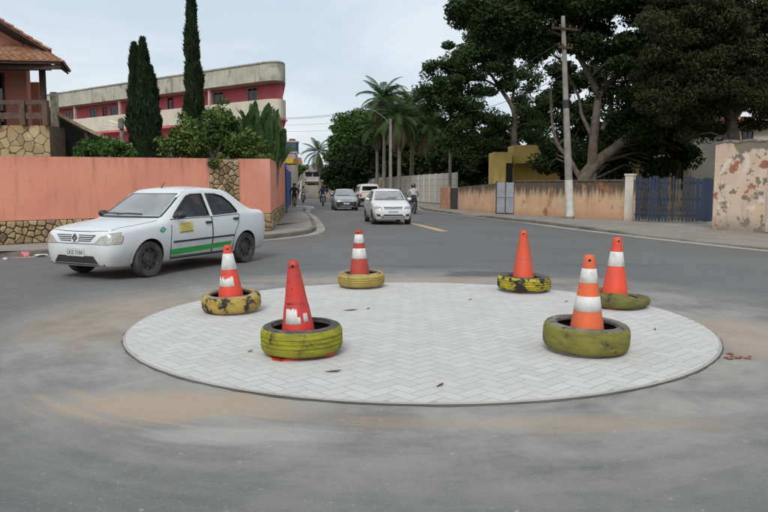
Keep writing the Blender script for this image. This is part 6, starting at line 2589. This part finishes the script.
for (px, py, a, l) in ((350, 310.5, .2, .09), (368, 309, 1.0, .04), (440, 386, .9, .05), (333, 372, .1, .07), (566, 302, .4, .03), (655, 330, 1.4, .035), (470, 300, .3, .03), (250, 352, .8, .03)):
    p = on(px, py)
    M = Matrix.Rotation(a, 4, 'Z')
    vs = [M @ Vector(v) for v in ((-l, 0, .004), (-l * .3, -l * .22, .012), (l * .5, -l * .18, .006), (l, 0, .014), (l * .4, l * .2, .01), (-l * .4, l * .2, .004))]
    mb = MB()
    mb.add(vs + [v + Vector((0, 0, .003)) for v in vs], [(5, 4, 3, 2, 1, 0), (6, 7, 8, 9, 10, 11)] + [(i, (i + 1) % 6, 6 + (i + 1) % 6, 6 + i) for i in range(6)])
    o = mb.build('dry_leaf', LEAF, None, loc=p)
    tag(o, 'dry brown leaf lying on the paving blocks of the island', 'leaf', 'leaves on the island')
# ------------------------------------------------------------------ vegetation
def leaf_mat(name, a, b, c, trans=.28, rough=.6):
    t = NT(name)
    r = t.n('NewGeometry').outputs['Random Per Island']
    p = t.pos()
    f = t.noise(p, .55, 4, .6)
    col = t.mix(r, a, b)
    col = t.mix(t.step(f, .42, .68), col, c)
    return t.done(col, rough, trans=trans, spec=.16)


def quads_mesh(name, V, mat):
    """V: (n,4,3) array of quads"""
    n = len(V)
    me = bpy.data.meshes.new(name)
    me.vertices.add(n * 4)
    me.vertices.foreach_set('co', np.ascontiguousarray(V, dtype=np.float32).ravel())
    me.loops.add(n * 4)
    me.loops.foreach_set('vertex_index', np.arange(n * 4, dtype=np.int32))
    me.polygons.add(n)
    me.polygons.foreach_set('loop_start', np.arange(0, n * 4, 4, dtype=np.int32))
    me.polygons.foreach_set('loop_total', np.full(n, 4, dtype=np.int32))
    me.materials.append(mat)
    me.update(calc_edges=True)
    me.validate()
    return me


def unit(a):
    return a / np.maximum(np.linalg.norm(a, axis=1, keepdims=True), 1e-9)


def leaf_quads(C, Rd, per, size, aspect=.45, flat=.75, up=.5, droop=0.0, shell=.45):
    """clusters of leaf blades round clump centres C with radius Rd"""
    n = len(C) * per
    ci = np.repeat(np.arange(len(C)), per)
    d = unit(NR.normal(size=(n, 3)))
    rad = (NR.random(n) ** shell)[:, None] * Rd[ci][:, None]
    off = d * rad
    off[:, 2] *= flat
    pos = C[ci] + off
    nrm = unit(NR.normal(size=(n, 3)) * .8 + d * .5 + np.array([0, 0, up]))
    ax = unit(np.cross(nrm, NR.normal(size=(n, 3))) + d * .3 + np.array([0, 0, -droop]))
    ax = unit(ax - nrm * np.sum(ax * nrm, axis=1, keepdims=True))
    bx = np.cross(nrm, ax)
    s = (size * NR.uniform(.6, 1.35, n))[:, None]
    a, b = ax * s, bx * s * aspect
    return np.stack([pos - a, pos - a * .1 + b, pos + a, pos - a * .1 - b], axis=1)


def clumps_in(ells, wild=.05):
    """ells: list of (cx,cy,rx,ry in px, depth radius m, Y, count)"""
    out = []
    for (cx, cy, rx, ry, rd, Y_, n) in ells:
        for _ in range(n):
            while True:
                a, b, c = NR.uniform(-1, 1, 3)
                q = a * a + b * b + c * c
                if q < 1 and (q > .22 or NR.random() < .35):
                    break
            if NR.random() < wild:
                k_ = NR.uniform(1.1, 1.5) / math.sqrt(q)
                a, b, c = a * k_, b * k_, c * k_
            p = P(cx + a * rx, cy + b * ry, Y_ + c * rd)
            out.append((p.x, p.y, max(p.z, .6)))
    return np.array(out)


BARK = pm('grey_brown_bark', (.085, .070, .055), (.15, .125, .10), 3, .95, .5)
BARKL = pm('pale_grey_bark', (.15, .135, .115), (.21, .19, .165), 3, .95, .5)


def tree(name, label, base, limbs, ells, per, crad, lsize, mat, bark=BARK, aspect=.45, up=.5, droop=0.0, twigs=True, group=None, flat=.75, lo_twig=.5):
    base = Vector((base[0], base[1], 0))
    t = thing(name, label, 'tree', base, group=group)
    C = clumps_in(ells)
    mb = MB()
    lp = []
    for pts, r0, r1 in limbs:
        q = catmull(pts, 5)
        N = len(q)
        mb.tube([p - base for p in q], [lerp(r0, r1, k / (N - 1)) for k in range(N)], 9)
        for k, p in enumerate(q):
            lp.append((p, lerp(r0, r1, k / (N - 1))))
    if twigs:
        L_ = np.array([tuple(p) for p, r in lp])
        for c in C:
            dz = np.linalg.norm(L_ - c, axis=1) + np.maximum(0, L_[:, 2] - c[2]) * .8
            k = int(np.argmin(dz))
            a = Vector(L_[k])
            b = Vector(c)
            if (b - a).length < .3:
                continue
            m = a.lerp(b, .5) + Vector((NR.normal() * .15, NR.normal() * .15, .12 * (b - a).length))
            r = min(lp[k][1] * .5, .03 + .012 * (b - a).length)
            mb.tube([a - base, m - base, b - base], [r, r * .6, r * .2], 4, cap=False)
    mb.build('trunk', bark, t, smooth=True)
    Rd = crad * NR.uniform(.65, 1.3, len(C))
    V = leaf_quads(C, Rd, per, lsize, aspect, flat, up, droop)
    V -= np.array(base)
    link('crown', quads_mesh('crown', V, mat), t)
    return t


LG_DARK = leaf_mat('dark_glossy_foliage', (.016, .030, .011), (.036, .056, .018), (.026, .045, .014))
LG_OLIVE = leaf_mat('brownish_fine_foliage', (.034, .038, .018), (.060, .062, .028), (.028, .035, .015))
LG_MID = leaf_mat('mid_green_foliage', (.022, .042, .014), (.055, .085, .026), (.034, .06, .018))
LG_BRI = leaf_mat('bright_green_foliage', (.035, .085, .018), (.085, .15, .032), (.05, .10, .022))
LG_CYP = leaf_mat('cypress_foliage', (.014, .026, .013), (.034, .052, .024), (.022, .038, .018), .12)
LG_SHR = leaf_mat('yellow_green_foliage', (.022, .05, .012), (.20, .27, .06), (.035, .07, .016))  # pale end of the random leaf tones paints bright leaf highlights
LG_BACK = leaf_mat('shaded_foliage', (.014, .024, .010), (.030, .044, .016), (.02, .034, .012))

# the big spreading tree behind the peach wall
Y = 38.5
lim = [
    ([P(583, 205, Y), P(585, 178, Y), P(600, 160, Y), P(618, 145, Y - .5), P(645, 120, Y - 1), P(680, 90, Y - 1.5)], .46, .09),
    ([P(590, 200, Y + .3), P(592, 165, Y), P(594, 136, Y), P(597, 110, Y), P(599, 92, Y)], .30, .19),
    ([P(599, 95, Y), P(588, 72, Y - .3), P(577, 52, Y - .6), P(575, 35, Y - .8), P(566, 18, Y - 1), P(550, 4, Y - 1.2)], .18, .06),
    ([P(599, 95, Y), P(610, 82, Y + .2), P(626, 70, Y + .3), P(650, 55, Y + .4), P(680, 35, Y + .5)], .22, .06),
    ([P(586, 190, Y), P(570, 160, Y + .4), P(558, 145, Y + .6), P(552, 120, Y + .8), P(551, 85, Y + 1)], .16, .05),
    ([P(594, 140, Y), P(582, 115, Y + .5), P(578, 95, Y + .8), P(560, 60, Y + 1)], .12, .05),
    ([P(602, 130, Y), P(612, 105, Y + .6), P(605, 70, Y + 1.2), P(610, 20, Y + 1.5)], .13, .05),
    ([P(575, 40, Y - .8), P(590, 10, Y - 1), P(610, -30, Y - 1)], .12, .05),
]
ell = [(540, 20, 70, 38, 3.2, Y + .8, 46), (495, 14, 42, 26, 2.4, Y - 1, 24), (600, -22, 130, 40, 4, Y, 60), (640, 28, 75, 48, 3.5, Y + .5, 56), 
       (655, 95, 50, 34, 3, Y, 32), (630, 135, 30, 18, 2, Y + 1.5, 12), (662, 150, 30, 24, 1.6, Y + 2, 20), (608, 158, 24, 14, 1.2, Y + 3.2, 9), (556, 156, 16, 16, 1, Y + 3.5, 7), (690, 45, 60, 50, 3, Y, 34)]
tree('spreading_tree', 'large dark spreading tree with forked pale limbs behind the peach wall and utility pole', (P(585, 200, Y).x, Y), lim, ell, 520, .95, .13, LG_DARK, BARK, flat=.6)

# feathery brownish tree behind the old wall
Y = 32.5
lim = [([P(735, 215, Y), P(735, 150, Y), P(728, 110, Y), P(715, 70, Y), P(700, 30, Y)], .34, .08), ([P(733, 120, Y), P(750, 85, Y + .4), P(765, 45, Y + .5)], .18, .05),
       ([P(728, 112, Y), P(700, 95, Y - .3), P(670, 75, Y - .5)], .14, .04), ([P(722, 90, Y), P(730, 40, Y - .5), P(740, -10, Y - .5)], .14, .04)]
ell = [(725, 62, 62, 52, 3, Y, 70), (680, 30, 40, 44, 2.4, Y - .6, 36), (740, 0, 70, 40, 3, Y, 46), (770, 95, 40, 38, 2.4, Y, 34), (668, 88, 28, 34, 2, Y - .3, 22), (820, 40, 50, 70, 3, Y, 40), (690, 118, 32, 24, 2, Y + .5, 16)]
tree('feathery_tree', 'brownish green feathery tree overhanging the old peeling wall', (P(735, 200, Y).x, Y), lim, ell, 520, .75, .095, LG_OLIVE, BARK, .35, .4, .3, flat=.55)

# open crowned tree with sky gaps
Y = 53
lim = [([P(512, 205, Y), P(513, 150, Y), P(515, 120, Y), P(512, 106, Y), P(500, 88, Y), P(488, 70, Y)], .34, .08), ([P(514, 122, Y), P(525, 95, Y), P(536, 75, Y)], .18, .06),
       ([P(514, 130, Y), P(490, 118, Y), P(465, 112, Y), P(445, 100, Y)], .16, .05), ([P(512, 108, Y), P(514, 80, Y), P(510, 50, Y)], .14, .04), ([P(500, 88, Y), P(475, 75, Y), P(452, 70, Y)], .10, .04)]
ell = [(448, 78, 28, 20, 2.2, Y, 22), (480, 62, 32, 18, 2.4, Y, 24), (436, 98, 20, 18, 1.8, Y, 14), (470, 98, 26, 14, 2, Y, 13), (500, 42, 36, 20, 2.5, Y, 22), (520, 78, 22, 16, 2, Y, 10),
       (498, 122, 34, 14, 2.2, Y, 14), (455, 130, 24, 18, 2, Y, 13), (486, 146, 34, 16, 2.2, Y, 17), (535, 105, 18, 26, 2, Y, 10), (540, 145, 26, 18, 2, Y, 12)]
tree('open_crowned_tree', 'open crowned tree with sky showing through, between the palms and the utility pole', (P(512, 200, Y).x, Y), lim, ell, 320, .78, .125, LG_MID, BARK, flat=.6)

# darker trees farther back, filling the gaps
for k, (cx, Y, ells_, lab, mt) in enumerate((
    (560, 66, [(560, 135, 46, 36, 3, 66, 40), (575, 90, 34, 30, 3, 66, 22)], 'dense dark tree behind the yellow house roof slab', LG_BACK),
    (645, 64, [(640, 132, 44, 34, 3, 64, 44), (670, 100, 40, 32, 3, 64, 26)], 'dense dark tree behind the rear wing of the yellow house', LG_BACK),
    (705, 60, [(706, 120, 34, 38, 3, 60, 46)], 'dark tree between the orange roofed house and the blue picket gate', LG_BACK),
    (476, 70, [(474, 158, 34, 22, 3, 70, 34), (505, 168, 22, 16, 2, 70, 14), (440, 165, 20, 18, 2, 70, 14)], 'low dark tree behind the end of the panel wall', LG_BACK),
    (590, 58, [(600, 168, 30, 16, 1.5, 56, 14), (545, 176, 20, 10, 1, 50, 8)], 'bushy low tree in front of the yellow house', LG_MID))):
    b_ = P(cx, 190, Y)
    cy = ells_[0][1]
    tree('background_tree', lab, (b_.x, Y), [([Vector((b_.x, Y, 0)), P(cx + 3, 180, Y), P(cx - 2, cy, Y)], .3, .08), ([P(cx, 170, Y), P(cx + 18, cy - 5, Y)], .16, .05)], ells_, 260, 1.1, .24, mt, BARK, group='trees behind the walls')

# rounded bright tree and the mass beside it, up the street
Y = 86
tree('rounded_tree', 'rounded bright green tree left of the palms above the pickup', (P(352, 195, Y).x, Y), [([Vector((P(352, 195, Y).x, Y, 0)), P(352, 170, Y), P(354, 135, Y)], .3, .1), ([P(352, 165, Y), P(340, 140, Y)], .15, .05), ([P(352, 160, Y), P(366, 130, Y)], .15, .05)],
     [(352, 136, 20, 22, 3, Y, 46), (366, 124, 16, 14, 2.5, Y, 22), (342, 155, 14, 20, 2.5, Y, 24)], 330, 1.0, .20, LG_BRI, BARK, .5, .7)
Y = 90
tree('dark_round_tree', 'dark dense tree low beside the coconut palm, in front of the rounded bright tree', (P(348, 196, 80).x, 80), [([Vector((P(348, 196, 80).x, 80, 0)), P(348, 180, 80), P(346, 168, 80)], .25, .1)],
     [(345, 172, 17, 16, 2.5, 80, 34), (362, 160, 15, 22, 2.5, 80, 34), (334, 178, 8, 9, 1.5, 82, 10)], 280, 1.0, .22, LG_BACK, BARK)
tree('hedge_tree', 'dark tree mass behind the palms over the panel wall', (P(408, 196, 92).x, 92), [([Vector((P(408, 196, 92).x, 92, 0)), P(408, 170, 92), P(406, 140, 92)], .3, .1)],
     [(396, 150, 28, 26, 3, 92, 50), (432, 150, 26, 26, 3, 92, 44), (420, 128, 28, 16, 3, 94, 22), (385, 128, 14, 18, 3, 92, 16)], 280, 1.2, .27, LG_MID, BARK)

# ---- palms
FR_G = leaf_mat('palm_leaflets', (.035, .068, .02), (.085, .125, .042), (.05, .085, .026), .3)
FR_D = leaf_mat('dry_palm_leaflets', (.12, .10, .065), (.20, .17, .115), (.14, .115, .075), .2)


def frond_mesh(name, Lf, bend, mat, npair=44, ll=.66, w=.05, hang=.35):
    """arching rachis along +x with two rows of leaflets"""
    mb = MB()
    pts = []
    a = 0.0
    p = Vector((0, 0, 0))
    N = 12
    for k in range(N + 1):
        pts.append(p.copy())
        an = -bend * (k / N) ** 1.3
        p = p + Vector((math.cos(an), 0, math.sin(an))) * Lf / N
    mb.tube(pts, [lerp(.035, .008, k / N) for k in range(N + 1)], 4, cap=False)
    Q = []
    rs = random.Random(int(Lf * 100 + bend * 10))
    for i in range(npair):
        s = .14 + .86 * i / npair
        f = s * N
        k = min(int(f), N - 1)
        c = pts[k].lerp(pts[k + 1], f - k)
        t = (pts[k + 1] - pts[k]).normalized()
        l = ll * (math.sin(math.pi * min(1, s * .85 + .12)) * .8 + .25) * rs.uniform(.85, 1.1)
        for sd in (-1, 1):
            d = (t * .55 + Vector((0, sd, 0)) * .8 + Vector((0, 0, -hang * rs.uniform(.6, 1.4)))).normalized()
            e = c + d * l * .6
            tip = c + d * l + Vector((0, 0, -hang * l * .5))
            wv = t * w
            mb.add([c - wv * .5, c + wv * .5, e + wv * .5, e - wv * .5], [(0, 1, 2, 3)])
            mb.add([e - wv * .5, e + wv * .5, tip], [(0, 1, 2)])
    return mb.mesh(name, mat)


FRM = [frond_mesh('frond', 3.2, 1.5, FR_G), frond_mesh('frond', 3.0, 1.05, FR_G), frond_mesh('frond', 3.4, 2.0, FR_G)]
FRD = [frond_mesh('dry_frond', 2.8, 1.2, FR_D, hang=.8), frond_mesh('dry_frond', 2.5, .8, FR_D, hang=.9)]


def palm(label, base, top, n, r0=.17, seed=1, scale=1.0, dry=0, lean=0):
    t = thing('palm_tree', label, 'palm', base)
    d = Vector(top) - Vector(base)
    rs = random.Random(seed)
    N = 10
    MB().tube([d * (k / N) + Vector((math.sin(k / N * 3) * .12, 0, 0)) for k in range(N + 1)], [lerp(r0 * 1.25, r0 * .8, k / N) for k in range(N + 1)], 8).build('trunk', BARKL, t, smooth=True)
    tp = d + Vector((math.sin(3) * .12, 0, 0))
    for i in range(n):
        o = link('frond', FRM[i % 3], t, tp + Vector((0, 0, .1)))
        az = i * 2.399 + rs.uniform(-.2, .2)
        el = lerp(R(78), R(-25), (i / n) ** .9) + rs.uniform(-.1, .1)
        o.rotation_euler = (rs.uniform(-.25, .25), -el, az)
        s = scale * rs.uniform(.82, 1.1)
        o.scale = (s, s, s)
    for i in range(dry):
        o = link('dry_frond', FRD[i % 2], t, tp + Vector((0, 0, -.1)))
        o.rotation_euler = (rs.uniform(-.3, .3), R(52) + rs.uniform(-.12, .3), i * 2.399 + .5)
        s = scale * rs.uniform(.8, 1.15)
        o.scale = (s, s, s)
    return t


def pal(px, py, Y, n, label, seed, scale, dry, r0=.17, bpx=None):
    top = P(px, py, Y)
    b = Vector((P(bpx or px, 190, Y).x, Y, 0))
    return palm(label, b, top, n, r0, seed, scale, dry)


pal(383, 100, 70, 30, 'tall palm with upright crown nearest the pale lamp pole', 1, 1.1, 14, .16)
pal(412, 108, 74, 32, 'full crowned palm with dry skirt beside the open crowned tree', 2, 1.25, 22, .2, 410)
pal(398, 118, 68, 28, 'palm in the middle of the clump with long hanging skirt', 3, 1.05, 20, .17)
pal(428, 128, 72, 26, 'shorter palm at the end of the clump above the white panel post', 4, 1.05, 10, .2, 432)
pal(376, 128, 75, 24, 'shorter palm of the clump above the small yellow sign', 5, .85, 12, .15)
pal(318.5, 153, 100, 18, 'lone coconut palm at the bend of the street', 6, 1.0, 5, .2, 320)

# ---- cypresses
def cypress(label, cxs, Y, n, seed):
    """cxs: spires as (px, top py, bottom py, half width px)"""
    px, tp, bt, hw = cxs[0]
    b = P(px, 190, Y)
    base = Vector((b.x, Y, 0))
    t = thing('cypress_tree', label, 'tree', base, group='cypresses behind the pink wall')
    Vs = []
    tk = MB()
    rng = NR
    for (px, tp, bt, hw) in cxs:
        ptop = P(px, tp, Y)
        zt_ = ptop.z
        wm_ = hw / FPX * Y
        xx = ptop.x - base.x
        tk.tube([(xx * .3, 0, 0), (xx, 0, zt_ * .5), (xx, 0, zt_ * .96)], [.14, .09, .02], 6)
        m = n
        h = rng.random(m) ** .8
        z = .5 + h * (zt_ - .5)
        prof = np.minimum(1, (1 - h) * 2.6) ** .62 * (.72 + .28 * np.minimum(1, h * 5))
        a = rng.uniform(0, 2 * np.pi, m)
        lump = 1 + .20 * np.sin(a * 3 + z * 2.1) + .20 * np.sin(z * 4.3 + a * 2) + .14 * np.sin(z * 9 + a * 3 + px)
        rad = wm_ * prof * lump * (rng.random(m) ** .28)
        pos = np.stack([xx + rad * np.cos(a), rad * np.sin(a), z], 1)
        out = np.stack([np.cos(a), np.sin(a), np.zeros(m)], 1)
        ax = unit(out * .35 + np.array([0, 0, 1.0]) + rng.normal(size=(m, 3)) * .22)
        nr = unit(out + rng.normal(size=(m, 3)) * .5)
        bx = unit(np.cross(ax, nr))
        s = rng.uniform(.10, .22, m)[:, None]
        A_, B_ = ax * s, bx * s * .28
        Vs.append(np.stack([pos - A_, pos + B_, pos + A_ * 1.2, pos - B_], 1))
    tk.build('trunk', BARK, t, smooth=True)
    link('crown', quads_mesh('crown', np.concatenate(Vs), LG_CYP), t)
    return t


cypress('broad dark cypress with twin tips rising behind the pink wall', [(142.5, 40, 160, 9.5), (134, 45, 160, 7.5), (150, 68, 160, 8.5), (145, 90, 160, 12)], 33, 15000, 1)
cypress('slender tall dark cypress beside the leafy shrub', [(190.5, -14, 150, 7), (194, 52, 150, 8)], 30, 17000, 2)


# ---- shrubs behind the pink wall
def shrub(name, label, ells, per, crad, ls, mat, Y, cat='shrub', aspect=.45, up=.6, stems=7, droop=0):
    C = clumps_in(ells, .16)
    b = P(ells[0][0], 170, Y)
    base = Vector((b.x, Y, 0))
    t = thing(name, label, cat, base)
    mb = MB()
    for k in range(0, len(C), max(1, len(C) // (stems * 3))):
        c = Vector(C[k])
        m = base.lerp(c, .5) + Vector((NR.normal() * .12, NR.normal() * .1, .2))
        mb.tube([Vector((NR.normal() * .15, NR.normal() * .15, 0)), m - base, c - base], [.045, .03, .008], 5, cap=False)
    mb.build('stems', BARK, t)
    V = leaf_quads(C, crad * NR.uniform(.7, 1.3, len(C)), per, ls, aspect, .8, up, droop) - np.array(base)
    link('foliage', quads_mesh('foliage', V, mat), t)
    return t


shrub('leafy_shrub', 'yellow green leafy shrub spilling over the pink wall beside the stone pier', [(198, 138, 30, 18, 1.0, 26.5, 60), (218, 128, 14, 22, .9, 26.5, 26), (214, 113, 6, 9, .4, 26.5, 7), (229, 118, 5, 9, .4, 26.5, 6), (176, 147, 14, 12, .7, 26.5, 18), (242, 148, 18, 10, .8, 26, 24), (186, 122, 8, 10, .5, 26.5, 8), (252, 143, 12, 10, .6, 25.5, 9)], 48, .30, .085, LG_SHR, 26.5)
shrub('low_bush', 'mid green bush in front of the dark shelter', [(104, 149, 20, 9, .7, 22.5, 34), (122, 153, 12, 6, .5, 22.5, 14), (84, 153, 10, 5, .5, 22.5, 8)], 70, .22, .065, LG_BRI, 22.5)
shrub('climbing_plant', 'green creeper hanging over the top of the stone pier', [(221, 160, 5, 6, .10, 21.45, 12), (213, 163, 5, 3, .10, 20.9, 7), (224, 168, 2.5, 6, .08, 21.6, 7), (262, 158, 4, 2.5, .1, 23.6, 5), (270, 157, 3, 2, .1, 24, 3)], 45, .14, .055, LG_SHR, 21.7, 'plant')

# ---- fan of upright paddle leaves
PAD = leaf_mat('paddle_leaf', (.05, .095, .03), (.10, .155, .055), (.065, .115, .04), .3)


def paddle_mesh(L_, W_, bend, seed):
    rs = random.Random(seed)
    mb = MB()
    N = 14
    cen, p = [], Vector((0, 0, 0))
    st = .42
    for k in range(N + 1):
        cen.append(p.copy())
        a = R(90) - bend * (k / N) ** 2
        p = p + Vector((math.cos(a), 0, math.sin(a))) * L_ / N
    mb.tube(cen, [lerp(.035, .008, k / N) for k in range(N + 1)], 5, cap=False)
    for sd in (-1, 1):
        for k in range(int(N * st), N):
            s0, s1 = (k / N - st) / (1 - st), ((k + 1) / N - st) / (1 - st)
            w0 = W_ * max(0, math.sin(math.pi * min(1, s0 * .93 + .07))) ** .6
            w1 = W_ * max(0, math.sin(math.pi * min(.995, s1 * .93 + .07))) ** .6 * rs.uniform(.8, 1)
            f = Vector((.10, sd * 1, 0)).normalized()
            g = rs.uniform(-.03, .03)
            mb.add([cen[k], cen[k + 1], cen[k + 1] + f * w1 + Vector((.05 + g, 0, .06)), cen[k] + f * w0 + Vector((.05 + g, 0, .06))], [(0, 1, 2, 3)])
    return mb.mesh('leaf', PAD)


PADS = [paddle_mesh(3.0, .25, .6, 1), paddle_mesh(2.6, .22, .9, 2), paddle_mesh(3.3, .24, .4, 3)]
Y = 27.5
b_ = P(260, 170, Y)
tp_ = thing('traveller_palm', 'fan of tall upright paddle leaves at the wall corner before the rose building', 'palm', Vector((b_.x, Y, 0)))
rs = random.Random(3)
for k in range(76):
    px = rs.uniform(230, 286)
    Yk = Y + rs.uniform(-.8, .8)
    ztop = P(px, 104 + abs(px - 256) * .40 + rs.uniform(0, 26), Yk).z
    m = PADS[k % 3]
    L_ = (3.0, 2.6, 3.3)[k % 3] * .93
    rx = P(min(px, 262 + rs.uniform(-6, 0)), 150, Yk).x
    o = link('leaf', m, tp_, Vector((rx - b_.x, Yk - Y, max(.2, ztop - L_))))
    lean = max(-.2, (P(px, 150, Yk).x - rx) / L_ + rs.uniform(-.05, .05))
    o.rotation_euler = (Matrix.Rotation(lean, 3, 'Y') @ Matrix.Rotation(rs.uniform(-.12, .12), 3, 'X') @ Matrix.Rotation(rs.uniform(0, 6.3), 3, 'Z')).to_euler()
mb = MB()
for k in range(9):
    x_ = (k - 4) * .16
    mb.tube([(x_ * .5, rs.uniform(-.3, .3), 0), (x_, rs.uniform(-.3, .3), 1.6), (x_ * 1.2, rs.uniform(-.3, .3), 2.6)], [.09, .07, .04], 6)
mb.build('stems', BARKL, tp_)

# shrubs along the far walls
shrub('far_shrub', 'dark shrubs behind the far whitewashed wall and pole', [(338, 184, 10, 7, 1.5, 96, 26), (352, 182, 12, 8, 1.5, 96, 26)], 120, .7, .2, LG_BACK, 96)
shrub('far_shrub', 'pale green bush growing between the cream wall and the far house', [(296, 172, 3, 4, .6, 80, 10), (301, 168, 3, 4, .6, 80, 8)], 90, .45, .14, LG_SHR, 80)

# far wood closing the view behind everything: reads as one mass
W_ = []
for k in range(520):
    px = NR.uniform(270, 800)
    Y_ = NR.uniform(118, 150)
    top_ = 176 - 7 * math.sin(px * .05) - 5 * math.sin(px * .13 + 1) - (8 if px > 420 else 0)
    p = P(px, NR.uniform(top_, 190), Y_)
    W_.append((p.x, p.y, max(p.z, .8)))
W_ = np.array(W_)
V = leaf_quads(W_, 2.2 * NR.uniform(.7, 1.2, len(W_)), 90, .5, .5, .8, .5)
tag(link('woodland', quads_mesh('woodland', V, LG_MID)), 'distant belt of green trees closing the view behind the walls', 'woodland', None, 'stuff')
